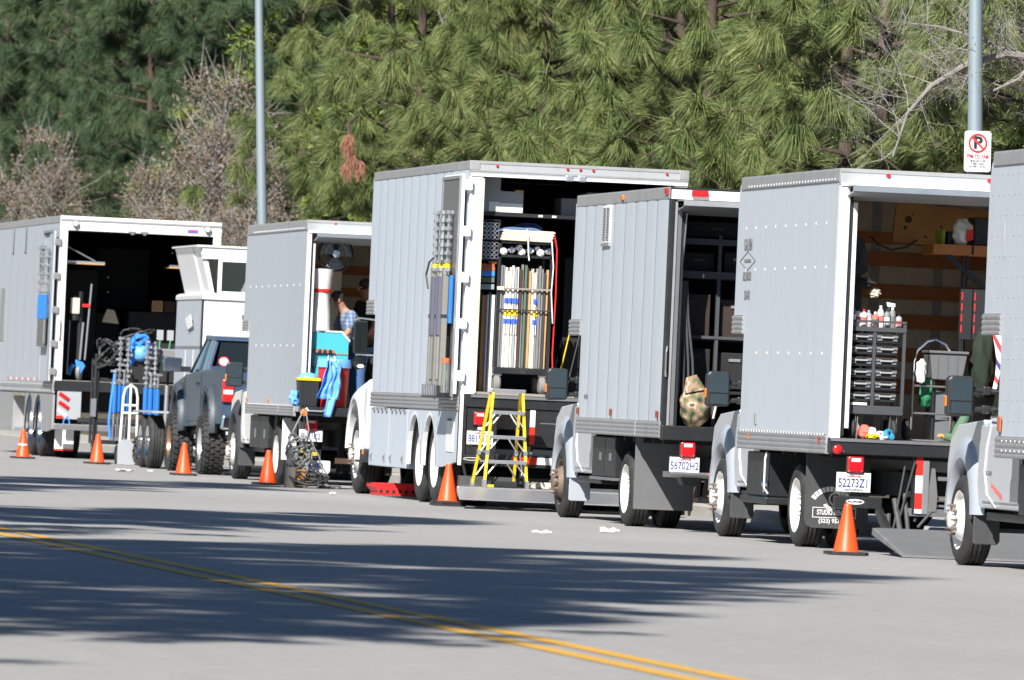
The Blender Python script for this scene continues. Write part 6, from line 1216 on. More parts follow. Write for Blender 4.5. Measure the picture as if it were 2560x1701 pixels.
o = tag(MB().tube([(0, 0, 0.12), (0.01, -0.02, 0.02), (0.02, -0.02, -0.16), (0.03, -0.03, -0.24)], 0.008).build('tie_cord', 'white_cloth', None, True), 'white cord hanging over the cream folded cloths', 'cord'); o.location = at(T4, 0.72, 0.18, 3.10)
for k in range(8):
    o = tag(MB().lathe([(0.0, 0), (0.025, 0.0), (0.045, 0.05), (0.045, 0.07), (0.02, 0.10), (0.0, 0.10)], (0, 0, 0), (0.3*(k % 3-1), -0.8, 0.4*((k*7) % 3-0.5)), 12).build('lamp_socket', 'chrome' if k % 3 else 'white_plastic', None, True), 'small shiny lamp fitting heaped on the upper rack shelf', 'lamp fitting', 'lamp fittings on the rack shelf'); o.location = at(T4, 0.48+0.072*k, 0.28+0.02*(k % 2), 2.965)
o = tag(MB().tube([(0, 0, 0.70), (0.04, -0.01, 0.5), (0.05, 0, 0.0), (0.04, 0, -0.7), (0.05, 0, -0.9)], 0.009, 6).build('ratchet_strap', 'red_paint', None, True), 'red ratchet strap hanging down the right side of the rack', 'strap'); o.location = at(T4, 1.04, 0.22, 2.5)
o = tag(MB().tube([(0, 0, 0.60), (0.03, -0.01, 0.3), (0.02, 0, 0.0), (0.05, 0, -0.35)], 0.008, 5).build('white_cord', 'white_cloth', None, True), 'white knotted cord hanging in front of the red strap', 'cord'); o.location = at(T4, 1.01, 0.18, 2.5)
for k in range(2): o = tag(MB().cyl((0, 0, 0), (0.12, 0.0, 0.6), 0.008, n=6).build('thin_rod', 'yellow_fibre' if k == 0 else 'cable', None), ('yellow' if k == 0 else 'dark')+' thin rod leaning in the dark right half of the grip truck', 'rod'); o.location = at(T4, 1.2+0.12*k, 0.5, 1.45)
for (x0, y0, w, h, z) in ((1.35, 1.2, 0.9, 1.6, 1.34), (0.25, 1.9, 1.0, 1.9, 1.34)): MB().box(x0, x0+w, y0, y0+0.5, z, z+h).build('gear_cabinet', 'black_matt', T4, bevel=0.01)
# step ladder on the lift platform
def ladder():
    t = thing('step_ladder', 'yellow fibreglass step ladder standing open on the lift platform', 'ladder', at(T4, 0, 0, 0.25)); H = 1.12
    FL, FR, RL, RR = (0.13, -1.12), (0.62, -1.12), (0.12, -0.32), (0.60, -0.32); TL, TR = (0.235, -0.78), (0.575, -0.78)
    def rail(a, b_, dy, n): 
        p0 = Vector((a[0], a[1], 0.0)); p1 = Vector((b_[0], b_[1]+dy, H-0.03)); d = (p1-p0)
        m = MB(); w, dp = 0.028, 0.07
        m.add([p0+Vector((x, y, 0)) for x, y in ((-w/2, -dp/2), (w/2, -dp/2), (w/2, dp/2), (-w/2, dp/2))]+[p1+Vector((x, y, 0)) for x, y in ((-w/2, -dp/2), (w/2, -dp/2), (w/2, dp/2), (-w/2, dp/2))], [(0, 3, 2, 1), (4, 5, 6, 7), (0, 1, 5, 4), (1, 2, 6, 5), (2, 3, 7, 6), (3, 0, 4, 7)])
        r_ = m.build(n, 'yellow_fibre', t, bevel=0.004); q = p0+d*0.0
        MB().box(q.x-0.02, q.x+0.02, q.y-0.045, q.y+0.045, 0.0, 0.085).build('foot', 'aluminium', r_)
        q = p0+d*0.36; MB().box(q.x-0.018, q.x+0.018, q.y-0.042, q.y+0.042, q.z-0.03, q.z+0.03).build('wear_band', 'aluminium', r_)
    rail(FL, TL, -0.06, 'front_rail'); rail(FR, TR, -0.06, 'front_rail'); rail(RL, TL, 0.08, 'rear_rail'); rail(RR, TR, 0.08, 'rear_rail')
    MB().box(TL[0]-0.03, TR[0]+0.03, -0.88, -0.66, H-0.045, H).build('top_cap', 'aluminium', t, bevel=0.006)
    for k, f in enumerate((0.26, 0.51, 0.76)):
        xa = FL[0]+(TL[0]-FL[0])*f; xb = FR[0]+(TR[0]-FR[0])*f; y = -1.15+(0.31)*f; z = H*f
        s = MB().box(xa, xb, y-0.05, y+0.04, z-0.02, z+0.02).build('step', 'aluminium', t, bevel=0.003)
        for (p, q) in (((xa, z-0.16), (xa+0.11, z-0.02)), ((xb, z-0.16), (xb-0.11, z-0.02))): MB().cyl((p[0], y+0.0, p[1]), (q[0], y, q[1]), 0.009, n=6).build('brace', 'aluminium', s)
        yr = -0.32+(-0.38)*f; xa2 = RL[0]+(TL[0]-RL[0])*f; xb2 = RR[0]+(TR[0]-RR[0])*f
        if k != 1: MB().box(xa2, xb2, yr-0.012, yr+0.012, z-0.012, z+0.012).build('rear_bar', 'aluminium', t)
        for (p, q) in (((xa2, z-0.16), (xa2+0.11, z)), ((xb2, z-0.16), (xb2-0.11, z))): MB().cyl((p[0], yr, p[1]), (q[0], yr, q[1]), 0.009, n=6).build('brace', 'aluminium', t)
    for (a, b_) in ((FL, RL), (FR, RR)):
        f = 0.36; y0 = a[1]+0.31*f; y1 = b_[1]-0.38*f; x_ = a[0]+0.02; MB().box(x_+0.03, x_+0.045, y0, y1, H*f-0.012, H*f+0.012).build('spreader', 'steel', t)
ladder()
o = tag(MB().box(0, 0.30, 0, 0.25, 0, 0.07).build('tool_tray', 'black_plastic', None, bevel=0.01), 'low black tray lying on the lift platform beneath the ladder', 'tray'); o.location = at(T4, 0.24, -0.95, 0.251)
o = tag(MB().prism([(0, 0), (0.3, 0), (0.3, 0.07), (0.05, 0.07), (0, 0.04)], 'y', 0, 0.3).build('paper_bag', 'cream_cloth', None, bevel=0.01), 'crumpled cream paper bag at the right of the lift platform', 'bag'); o.location = at(T4, 0.78, -0.6, 0.251)
o = tag(MB().box(0, 0.07, 0, 0.05, 0, 0.03).build('yellow_block', 'yellow_plastic', None, bevel=0.004), 'small yellow block at the edge of the lift platform', 'block'); o.location = at(T4, 0.16, -1.2, 0.251)

# ---------------------------------------------------------------- ribbed truck: camouflage bag and straps
o = lump('duffel_bag', 'slumped camouflage duffel bag in the corner of the open truck', 'bag', at(T5, 0.33, 0.12, 1.055), (0.16, 0.14, 0.20), 'camo', 31, 0.20); o.rotation_euler = (0, R(8), 0)
MB().tube([(-0.03, 0.0, 0.36), (-0.06, 0.0, 0.44), (-0.09, 0.0, 0.50)], [0.12, 0.085, 0.06], 10).build('bag_neck', 'camo', o, True)
MB().tube([(0.12, -0.1, 0.42), (0.20, -0.08, 0.30), (0.19, -0.1, 0.12)], 0.012).build('bag_piping', 'cream_cloth', o, True)
for k in range(5):
    o = tag(MB().tube([(0, 0, 0), (-0.015+0.01*k, -0.02, -0.35), (-0.05+0.035*k, -0.03, -0.8), (-0.06+0.045*k, -0.02, -1.15-0.05*(k % 3))], 0.014, 5).build('webbing_strap', 'strap_black', None, True), 'long black webbing strap hanging from the truck shelf to the camouflage bag', 'strap', 'straps hanging above the camouflage bag'); o.location = at(T5, 0.19+0.012*k, 0.15+0.01*k, 2.52); o.scale = (1, 0.5, 1)

# ---------------------------------------------------------------- slat truck: drawer cart, bottles and clutter
def drawer_cart():
    t = thing('drawer_cart', 'black wheeled cart with two columns of small parts cases', 'cart', at(T6, 0.15, 0.10, 1.035)); w = 0.54
    MB().box(0, w, 0, 0.45, 0.22, 0.30).build('deck', 'cart_grey', t, bevel=0.004)
    for x in (0.0, 0.235, w-0.028):
        for y in (0.0, 0.42): MB().box(x, x+0.028, y, y+0.028, 0.301, 1.075).build('post', 'cart_grey', t)
    MB().box(0.03, w-0.03, 0.05, 0.45, 0.99, 1.01).build('tray_floor', 'cart_grey', t); MB().box(0.0, w, -0.008, 0.0, 0.975, 1.015).build('tray_rail', 'cart_grey', t); MB().box(0.0, w, -0.008, 0.0, 1.055, 1.075).build('tray_rail', 'cart_grey', t)
    for k in range(8): MB().box(0.03+0.062*k, 0.036+0.062*k, -0.006, -0.001, 1.016, 1.054).build('tray_wire', 'cart_grey', t)
    hm = None
    for c, x0 in enumerate((0.032, 0.267)):
        for k in range(6):
            z = 0.335+0.107*k; d = MB().box(x0, x0+0.205, 0.012, 0.40, z, z+0.085).build('parts_case', 'black_plastic', t, bevel=0.006)
            cx = x0+0.1025
            MB().box(cx-0.055, cx+0.055, -0.016, -0.006, z+0.048, z+0.062).box(cx-0.06, cx-0.05, -0.006, 0.011, z+0.044, z+0.066).box(cx+0.05, cx+0.06, -0.006, 0.011, z+0.044, z+0.066).build('handle', 'handle_pale', d)
            for sx in (-1, 1):
                MB().box(cx+sx*0.078-0.02, cx+sx*0.078+0.02, -0.004, 0.011, z+0.050, z+0.072).build('latch', 'latch_grey', d, bevel=0.003); MB().box(cx+sx*0.070-0.022, cx+sx*0.070+0.022, 0.0, 0.011, z+0.022, z+0.040).build('foot_pad', 'latch_grey', d, bevel=0.003)
    for x in (0.08, 0.46):
        for y in (0.06, 0.38):
            cw = MB().lathe([(0, -0.02), (0.08, -0.02), (0.09, 0), (0.08, 0.02), (0, 0.02)], (x, y, 0.09), (1, 0.1, 0), 16).build('caster', 'rubber', t, True); MB().box(x-0.032, x-0.026, y-0.03, y+0.03, 0.07, 0.22).box(x+0.026, x+0.032, y-0.03, y+0.03, 0.07, 0.22).build('caster_fork', 'steel', cw)
    MB().box(0.05, 0.20, -0.01, 0.2, 0.301, 0.325).build('paper_stack', 'white_plastic', t)
drawer_cart()
bots = [(0.18, 0.155, 'ink_grey', 'slate', 'ink_black', 0), (0.235, 0.13, 'white_plastic', 'white', 'ink_black', 0), (0.285, 0.125, 'clear_lens', 'clear', 'red_paint', 0), (0.335, 0.12, 'mid_grey', 'silver grey', 'mid_grey', 0), (0.39, 0.11, 'coral_cloth', 'red', 'white_plastic', 0), (0.445, 0.155, 'white_plastic', 'tall white', 'white_plastic', 0), (0.50, 0.135, 'grey_plastic', 'dark grey', 'ink_black', 0), (0.555, 0.15, 'cable_grey', 'smoky', 'green_plastic', 1), (0.61, 0.10, 'mid_grey', 'short grey', 'ink_black', 0), (0.53, 0.11, 'white_plastic', 'small white', 'blue_bright', 0)]
for k, (x, h, mt, nm, cap, spray) in enumerate(bots):
    h *= 1.3
    t = thing('spray_bottle' if spray else 'bottle', nm+(' spray bottle with a white trigger' if spray else ' bottle with '+{'ink_black': 'black', 'red_paint': 'red', 'mid_grey': 'grey', 'white_plastic': 'white', 'blue_bright': 'blue'}.get(cap, 'dark')+' cap')+' on the drawer cart', 'bottle', at(T6, x+0.02, 0.17+0.03*(k % 2)+(0.1 if k == 9 else 0), 1.035+1.012), 0, None)
    MB().lathe([(0.0, 0), (0.029, 0.0), (0.029, h*0.72), (0.020, h*0.82), (0.010, h*0.86), (0.010, h*0.9)], (0, 0, 0), (0, 0, 1), 14).build('body', mt, t, True); MB().lathe([(0.013, h*0.86), (0.013, h), (0, h)], (0, 0, 0), (0, 0, 1), 10).build('cap', cap if not spray else 'white_plastic', t, True)
    MB().lathe([(0.0295, h*0.22), (0.0295, h*0.55)], (0, 0, 0), (0, 0, 1), 14).build('label_band', ('ink_white', 'ink_grey', 'coral_cloth')[k % 3], t, True)
    if spray: MB().prism([(-0.05, 0.0), (0.02, 0.0), (0.02, 0.03), (-0.06, 0.04)], 'y', -0.01, 0.01).build('trigger', 'white_plastic', t).location = (0, 0, h); MB().tube([(-0.03, 0, h), (-0.04, 0, h-0.05)], 0.005).build('lever', 'green_plastic', t)
lump('rag', 'coral red rag bundle on the truck floor by the drawer cart', 'rag', at(T6, 0.34, 0.10, 1.03), (0.06, 0.07, 0.065), 'coral_cloth', 3); lump('rag', 'white rag bundle next to the coral rag', 'rag', at(T6, 0.40, 0.08, 1.03), (0.05, 0.06, 0.055), 'white_cloth', 5); lump('rag', 'yellow rag below the white rag', 'rag', at(T6, 0.39, 0.0, 1.03), (0.06, 0.05, 0.025), 'yellow_plastic', 6, 0.4); lump('rag', 'small grey blue rag behind the coral rag', 'rag', at(T6, 0.28, 0.2, 1.05), (0.04, 0.05, 0.06), 'mid_grey', 8, 0.5)
for (x, y, z, mt, nm, ax) in ((0.49, 0.04, 1.06, 'white_cloth', 'pale grey', (0.25, -0.5, 0.8)), (0.56, 0.07, 1.075, 'blue_tape', 'bright blue', (0.6, -0.7, 0.45))):
    o = tag(MB().lathe([(0.03, -0.022), (0.055, -0.022), (0.055, 0.022), (0.03, 0.022)], (0, 0, 0), ax, 20, closed=True).build('tape_roll', mt, None, True), nm+' tape roll on the truck floor by the rags', 'tape roll'); o.location = at(T6, x, y, z)
o = tag(MB().cyl((0, 0, 0), (0.005, 0, 0.20), 0.006).build('thin_rod', 'steel', None), 'short steel rod standing at the sill by the rags', 'rod'); o.location = at(T6, 0.25, 0.02, 1.03)
lump('jacket', 'dark grey jacket hanging on the left wall inside the slat truck', 'jacket', at(T6, 0.30, 0.65, 2.50), (0.12, 0.12, 0.19), 'dark_grey_cloth', 13, 0.35); lump('cap', 'black crumpled cap on the speaker above the drawer cart', 'cap', at(T6, 0.30, 0.40, 2.40), (0.12, 0.1, 0.05), 'dark_cloth', 15, 0.4)
o = tag(MB().box(0, 0.19, 0, 0.25, 0, 0.33).build('speaker', 'black_plastic', None, bevel=0.01), 'black speaker box standing behind the bottles', 'speaker'); o.location = at(T6, 0.18, 0.60, 2.07); MB().lathe([(0.03, 0), (0.02, -0.008), (0, 0)], (0.10, -0.002, 0.26), (0, -1, 0), 14).build('dial', 'mid_grey', o)
for z in (1.04,): MB().box(0, 0.19, 0, 0.25, -1.03, -0.001).build('speaker_plinth', 'black_matt', o)
lump('brush_head', 'fluffy beige brush head sticking out above the bottles', 'brush', at(T6, 0.45, 0.42, 2.32), (0.05, 0.04, 0.045), 'cream_cloth', 17, 0.5)
for (nm, x, y, z, lb) in (('crate_panel', 0, 0, 0, ''),):
    t = thing('wooden_panel', 'large worn wooden panel leaning on the wall above the slats', 'panel', at(T6, 1.0, 2.2, 2.90)); t.rotation_euler = (R(6), R(3.0), 0)
    MB().box(0, 1.25, 0, 0.02, 0.0, 0.33).build('face', 'crate_wood', t); MB().box(-0.03, 0.0, -0.015, 0.035, -0.02, 0.35).build('batten', 'crate_wood', t); MB().box(0.0, 1.25, -0.012, -0.001, -0.02, 0.005).build('batten', 'crate_wood', t); MB().box(0.0, 1.25, -0.012, -0.001, 0.325, 0.35).build('batten', 'crate_wood', t)
    for (x, z, r) in ((0.10, 0.20, 0.035), (0.08, 0.12, 0.018), (0.28, 0.05, 0.015), (0.42, 0.16, 0.012), (0.14, 0.25, 0.01)): MB().lathe([(r, 0), (0, 0.001)], (x, -0.0008, z), (0, -1, 0), 10).build('knot', 'brick_dark', t)
o = tag(MB().tube([(0, 0, 0), (0.06, -0.02, -0.07), (0.2, -0.03, -0.12), (0.34, -0.02, -0.09), (0.44, 0, -0.02)], 0.010, 6).build('hanging_cable', 'cable', None, True), 'black cable drooping below the wooden panel', 'cable'); o.location = at(T6, 0.75, 2.15, 2.92)
t = thing('shelf_rack', 'orange wooden shelf on black braced legs at the truck right side', 'shelf', at(T6, 1.02, 0.62, 0)); MB().box(0, 1.2, 0, 0.5, 2.75, 2.845).build('shelf_board', 'bench_wood', t, bevel=0.004); MB().box(0.36, 0.38, -0.003, 0.0, 2.76, 2.84).build('board_gap', 'black_matt', t)
for x in (0.30, 0.34, 1.1): MB().box(x, x+0.02, 0.1, 0.13, 1.05, 2.749).build('leg', 'black_paint', t)
MB().add([(0.10, 0.05, 2.749), (0.18, 0.05, 2.749), (0.66, 0.05, 2.36), (0.60, 0.05, 2.36), (0.10, 0.08, 2.749), (0.18, 0.08, 2.749), (0.66, 0.08, 2.36), (0.60, 0.08, 2.36)], [(0, 3, 2, 1), (4, 5, 6, 7), (0, 1, 5, 4), (1, 2, 6, 5), (2, 3, 7, 6), (3, 0, 4, 7)]).build('brace', 'black_paint', t)
o = lump('plastic_bag', 'white plastic bag with red print on the wooden shelf', 'bag', at(T6, 1.30, 0.70, 2.845), (0.085, 0.08, 0.12), 'white_cloth', 19, 0.3); MB().grid(lambda i, j: (0.02+0.07*i, -0.085-0.01*math.sin(i*5), 0.03+0.10*j+0.02*i), 4, 4).build('bag_print', 'ink_red', o)
for (x, w, h, mt, lb) in ((1.42, 0.5, 0.26, 'black_plastic', 'large black case on the wooden shelf beside the plastic bag'), (1.17, 0.07, 0.12, 'black_matt', 'small black box behind the plastic bag'), (1.12, 0.03, 0.13, 'lime', 'yellow green strap box at the shelf end')): o = tag(MB().box(0, w, 0, 0.3, 0, h).build('case', mt, None, bevel=0.01), lb, 'case'); o.location = at(T6, x, 0.72, 2.846); MB().box(w*0.3, w*0.35, -0.004, 0.0, 0.01, h*0.9).build('strap', 'grey_plastic', o)
t = thing('storage_tote', 'grey plastic tote with lid on a stand in the slat truck', 'tote', at(T6, 1.0, 0.42, 1.60)); MB().prism([(0.02, 0), (0.30, 0), (0.34, 0.24), (-0.01, 0.24)], 'y', 0, 0.3).build('tub', 'tote_grey', t, bevel=0.008); MB().box(-0.02, 0.35, -0.02, 0.32, 0.241, 0.265).build('lid', 'tote_grey', t, bevel=0.004)
for k in range(3): MB().box(0.06+0.09*k, 0.07+0.09*k, -0.008, 0.0, 0.01, 0.22).build('rib', 'tote_grey', t)
for x in (0.03, 0.29): MB().box(x, x+0.02, 0.02, 0.28, -0.56, -0.001).build('stand_leg', 'black_paint', t)
t = thing('hand_truck', 'chrome arched hand truck standing inside the slat truck', 'hand truck', at(T6, 0.83, 0.38, 1.035)); MB().tube([(0.0, 0, 0.1), (0.0, 0, 0.72), (0.03, 0, 0.82), (0.12, 0, 0.91), (0.20, 0.02, 0.93), (0.30, 0.04, 0.89), (0.37, 0.06, 0.80), (0.38, 0.06, 0.1)], 0.012, 8).build('frame', 'chrome', t, True)
for z in (0.25, 0.5): MB().cyl((0, 0, z), (0.38, 0.06, z), 0.010).build('crossbar', 'steel', t)
MB().box(-0.01, 0.39, -0.15, 0.05, 0.0, 0.012).build('toe_plate', 'steel', t); [MB().lathe([(0, -0.02), (0.09, -0.02), (0.1, 0), (0.09, 0.02), (0, 0.02)], (x, 0.1, 0.1), (1, 0, 0), 14).build('wheel', 'rubber', t, True) for x in (-0.03, 0.41)]
lump('sack', 'dark green sack slumped below the grey tote', 'sack', at(T6, 1.0, 0.55, 1.34), (0.09, 0.08, 0.14), 'green_plastic', 23, 0.3); lump('cloth_bag', 'white and orange cloth bag hanging by the hand truck', 'bag', at(T6, 0.90, 0.36, 1.56), (0.045, 0.03, 0.11), 'white_cloth', 25, 0.4)
o = tag(MB().box(0, 0.16, 0, 0.3, 0, 0.46).build('metal_cabinet', 'mid_grey_dark', None, bevel=0.004), 'narrow grey metal cabinet on the truck floor under the tote', 'cabinet'); o.location = at(T6, 1.06, 0.48, 1.035); MB().box(0.02, 0.14, -0.008, 0.0, 0.2, 0.21).build('cabinet_handle', 'chrome', o)
for k in range(2): t = thing('tool_rack', 'tall black and red hanging tool rack at the truck right wall', 'rack', at(T6, 1.28+0.12*k, 0.55, 1.98), 0, 'black and red tool racks'); MB().box(0, 0.11, 0, 0.05, 0, 0.46).build('back', 'black_plastic', t); [MB().box(0.01, 0.02, -0.006, 0, 0.06+0.1*j, 0.13+0.1*j).build('strip', 'red_paint', t) for j in range(4)]; MB().box(0.03, 0.04, 0.0, 0.04, -0.94, 0.0).build('leg', 'black_paint', t)
def striped():
    b = MB(); b.grid(lambda i, j: (-0.10+0.22*i+0.05*math.sin(j*3.0)+0.03*j, 0.02*math.sin(i*16+j*2), -0.58*j), 20, 18)
    o = tag(b.build('striped_cloth', 'striped_cloth', None, True, solid=0.004), 'red white and blue striped cloth hanging beside the cab', 'cloth'); o.location = at(T6, 1.62, 0.30, 2.09); return o
striped()
MB().tube([(1.5, 0.3, 2.10), (2.4, 0.3, 2.10)], 0.012).build('hanging_rail', 'steel', T6)
lump('coat', 'dark olive coat hanging between tote and striped cloth', 'coat', at(T6, 1.50, 0.55, 1.45), (0.10, 0.10, 0.32), 'dark_green_cloth', 27, 0.3)
t = thing('work_glove', 'green work glove with orange fingertips lying on the truck sill', 'glove', at(T6, 1.16, 0.12, 1.032)); MB().tube([(-0.09, -0.02, 0.05), (-0.03, 0, 0.045), (0.05, 0, 0.03), (0.10, 0, 0.03)], [0.03, 0.04, 0.036, 0.03], 10).build('palm', 'green_cloth', t, True)
for k in range(4): MB().tube([(-0.08, -0.03+0.02*k, 0.05+0.012*(k % 2)), (-0.115, -0.03+0.02*k, 0.06), (-0.13, -0.03+0.02*k, 0.045)], [0.014, 0.014, 0.009], 8).build('finger', 'orange_cloth', t, True)
MB().tube([(0.0, -0.03, 0.02), (0.04, -0.06, 0.015), (0.09, -0.06, 0.015)], [0.018, 0.018, 0.01], 8).build('thumb', 'orange_cloth', t, True)
o = tag(MB().tube([(0.0, 0, 0.0), (0.03, 0.02, 0.1), (0.08, 0.03, 0.20), (0.10, 0.04, 0.34)], [0.06, 0.05, 0.045, 0.05], 12).build('rolled_cloth', 'green_cloth', None, True), 'green rolled cloth leaning behind the glove', 'cloth'); o.location = at(T6, 1.22, 0.22, 1.06)

# ---------------------------------------------------------------- people in the fan truck
def skin_mesh(joints, edges, radii, name, mat, parent, sub=2, root=0):
    me = bpy.data.meshes.new(name); me.from_pydata(joints, edges, []); o = link(name, me, mat, parent)
    md = o.modifiers.new('skin', 'SKIN'); md.use_smooth_shade = True
    for i, v in enumerate(me.skin_vertices[0].data): r_ = radii[i]; v.radius = r_ if isinstance(r_, tuple) else (r_, r_); v.use_root = (i == root)
    s = o.modifiers.new('sub', 'SUBSURF'); s.levels = sub; s.render_levels = sub
    return o
def man(loc, label, shirt, trousers, lean, flip=1, name='person'):
    t = thing(name, label, 'person', loc)
    f = flip; L_ = lean
    # figure facing -x (flip 1), bent forward at the hip; y = its side
    hip = (0.0, 0, 0.90); belly = (-0.05*L_, 0, 1.06); chest = (-0.16*L_, 0, 1.28); neck = (-0.27*L_, 0, 1.46); head0 = (-0.33*L_, 0, 1.53); head1 = (-0.39*L_, 0, 1.62)
    J = [hip, belly, chest, neck, head0, head1]; E = [(0, 1), (1, 2), (2, 3), (3, 4), (4, 5)]; Rr = [(0.13, 0.15), (0.13, 0.15), (0.14, 0.17), (0.055, 0.06), (0.085, 0.075), (0.085, 0.08)]
    for s in (-1, 1):
        b = len(J); sh = (-0.20*L_, s*0.19, 1.38); el = (-0.26*L_-0.02, s*0.24, 1.12); wr = (-0.42*L_, s*0.15, 1.00); hd = (-0.49*L_, s*0.12, 0.97)
        J += [sh, el, wr, hd]; E += [(2, b), (b, b+1), (b+1, b+2), (b+2, b+3)]; Rr += [0.065, 0.045, 0.03, (0.022, 0.04)]
        b = len(J); J += [(0.0, s*0.10, 0.85), (-0.02, s*0.11, 0.48), (0.02, s*0.11, 0.09), (-0.10, s*0.12, 0.045)]; E += [(0, b), (b, b+1), (b+1, b+2), (b+2, b+3)]; Rr += [0.095, 0.065, 0.045, 0.045]
    if f < 0: J = [(-x, y, z) for x, y, z in J]
    body_ = skin_mesh(J, E, Rr, 'body', 'skin', t)
    # hands: fingers
    for s in (-1, 1):
        for k in range(4):
            p = Vector((-0.51*L_, s*0.12+(k-1.5)*0.020, 0.965)); q = p+Vector((-0.045, 0, -0.015)); e = q+Vector((-0.02, 0, -0.03-0.004*k))
            if f < 0: p.x, q.x, e.x = -p.x, -q.x, -e.x
            MB().tube([p, q, e], [0.010, 0.009, 0.007], 8).build('finger', 'skin', t, True)
        p = Vector((-0.48*L_, s*0.08, 0.97)); q = p+Vector((-0.03, -s*0.02, -0.01))
        if f < 0: p.x, q.x = -p.x, -q.x
        MB().tube([p, q], [0.011, 0.008], 8).build('thumb', 'skin', t, True)
    # shirt: torso and upper arms
    sj = [hip, belly, chest, (neck[0]*0.92, 0, neck[2]-0.05)]; se = [(0, 1), (1, 2), (2, 3)]; sr = [(0.155, 0.175), (0.155, 0.175), (0.16, 0.19), (0.085, 0.10)]
    for s in (-1, 1): b = len(sj); sh = (-0.20*L_, s*0.19, 1.38); el = (-0.26*L_-0.015, s*0.235, 1.16); sj += [sh, el]; se += [(2, b), (b, b+1)]; sr += [0.085, 0.07]
    if f < 0: sj = [(-x, y, z) for x, y, z in sj]
    skin_mesh(sj, se, sr, 'shirt', shirt, t)
    tj = [(0.0, 0, 0.93)]; te = []; tr = [(0.15, 0.17)]
    for s in (-1, 1): b = len(tj); tj += [(0.0, s*0.10, 0.82), (-0.02*f, s*0.11, 0.48), (0.02*f, s*0.11, 0.10)]; te += [(0, b), (b, b+1), (b+1, b+2)]; tr += [0.11, 0.085, 0.07]
    skin_mesh(tj, te, tr, 'trousers', trousers, t)
    hx = head1[0]*f
    hr = MB().ell((hx+0.018*f, 0, 1.655), (0.100, 0.083, 0.085), 18, 12).ell((hx+0.045*f, 0, 1.60), (0.068, 0.080, 0.075), 14, 10).build('hair', 'hair', t, True)
    d = -f
    MB().prism([(hx+d*0.080, 1.625), (hx+d*0.118, 1.578), (hx+d*0.112, 1.567), (hx+d*0.080, 1.565)], 'y', -0.013, 0.013).build('nose', 'skin', t, bevel=0.005)
    for s in (-1, 1):
        MB().ell((hx+d*0.078, s*0.032, 1.612), (0.012, 0.016, 0.009), 8, 6).build('eye', 'ink_white', t, True); MB().ell((hx+0.008*f, s*0.084, 1.59), (0.022, 0.012, 0.035), 10, 8).build('ear', 'skin', t, True)
    MB().box(hx+d*0.084-0.006, hx+d*0.084+0.006, -0.024, 0.024, 1.540, 1.549).build('mouth', 'brick_red', t, bevel=0.003)
    return t
pm = man(at(T3, 0.82, 0.60, 1.035), 'person in blue plaid shirt bending over a worktop inside the fan truck', 'plaid_shirt', 'jeans', 1.0); pm.rotation_euler = (0, 0, R(14)); pm.scale = (0.89, 0.89, 0.89)
pm2 = man(at(T3, 1.12, 1.55, 1.035), 'person in black standing behind the one in plaid', 'dark_cloth', 'dark_cloth', 0.35); pm2.rotation_euler = (0, 0, R(25))

# ================================================================ vegetation
def np_mesh(name, V, F, mat, smooth=False):
    """V (n,3) float, F (m,k) int, k = 3 or 4"""
    me = bpy.data.meshes.new(name); k = F.shape[1]
    me.vertices.add(len(V)); me.vertices.foreach_set('co', np.ascontiguousarray(V, dtype=np.float32).ravel())
    me.loops.add(F.size); me.loops.foreach_set('vertex_index', np.ascontiguousarray(F, dtype=np.int32).ravel())
    me.polygons.add(len(F)); me.polygons.foreach_set('loop_start', np.arange(0, F.size, k, dtype=np.int32)); 
    me.update(calc_edges=True); me.validate()
    me.materials.append(MATS[mat]); return me
def leaf_mat(name, c1, c2, c3, scale=1.3, rough=0.55, trans=0.14):
    m = bpy.data.materials.new(name); m.use_nodes = True; N = m.node_tree.nodes; L = m.node_tree.links; b = N['Principled BSDF']
    tc = N.new('ShaderNodeTexCoord'); oi = N.new('ShaderNodeObjectInfo')
    ad = N.new('ShaderNodeVectorMath'); ad.operation = 'ADD'; L.new(tc.outputs['Object'], ad.inputs[0])
    sc = N.new('ShaderNodeVectorMath'); sc.operation = 'SCALE'; sc.inputs[0].default_value = (37, 19, 53); L.new(oi.outputs['Random'], sc.inputs['Scale']); L.new(sc.outputs[0], ad.inputs[1])
    n1 = N.new('ShaderNodeTexNoise'); n1.inputs['Scale'].default_value = scale; n1.inputs['Detail'].default_value = 3; L.new(ad.outputs[0], n1.inputs['Vector'])
    n2 = N.new('ShaderNodeTexNoise'); n2.inputs['Scale'].default_value = 14; n2.inputs['Detail'].default_value = 2; L.new(ad.outputs[0], n2.inputs['Vector'])
    cr = N.new('ShaderNodeValToRGB'); e = cr.color_ramp.elements; e[0].position = 0.36; e[0].color = (*c1, 1); e[1].position = 0.66; e[1].color = (*c3, 1); x = e.new(0.5); x.color = (*c2, 1)
    av = N.new('ShaderNodeMath'); av.operation = 'MULTIPLY_ADD'; av.inputs[1].default_value = 0.55; L.new(n2.outputs['Fac'], av.inputs[0])
    hf = N.new('ShaderNodeMath'); hf.operation = 'MULTIPLY'; hf.inputs[1].default_value = 0.45; L.new(n1.outputs['Fac'], hf.inputs[0]); L.new(hf.outputs[0], av.inputs[2])
    L.new(av.outputs[0], cr.inputs[0]); L.new(cr.outputs[0], b.inputs['Base Color']); b.inputs['Roughness'].default_value = rough; b.inputs['Specular IOR Level'].default_value = 0.35
    if trans:
        tr = N.new('ShaderNodeBsdfTranslucent'); L.new(cr.outputs[0], tr.inputs['Color']); mx = N.new('ShaderNodeMixShader'); mx.inputs[0].default_value = trans
        L.new(b.outputs[0], mx.inputs[1]); L.new(tr.outputs[0], mx.inputs[2]); L.new(mx.outputs[0], N['Material Output'].inputs['Surface'])
    MATS[name] = m
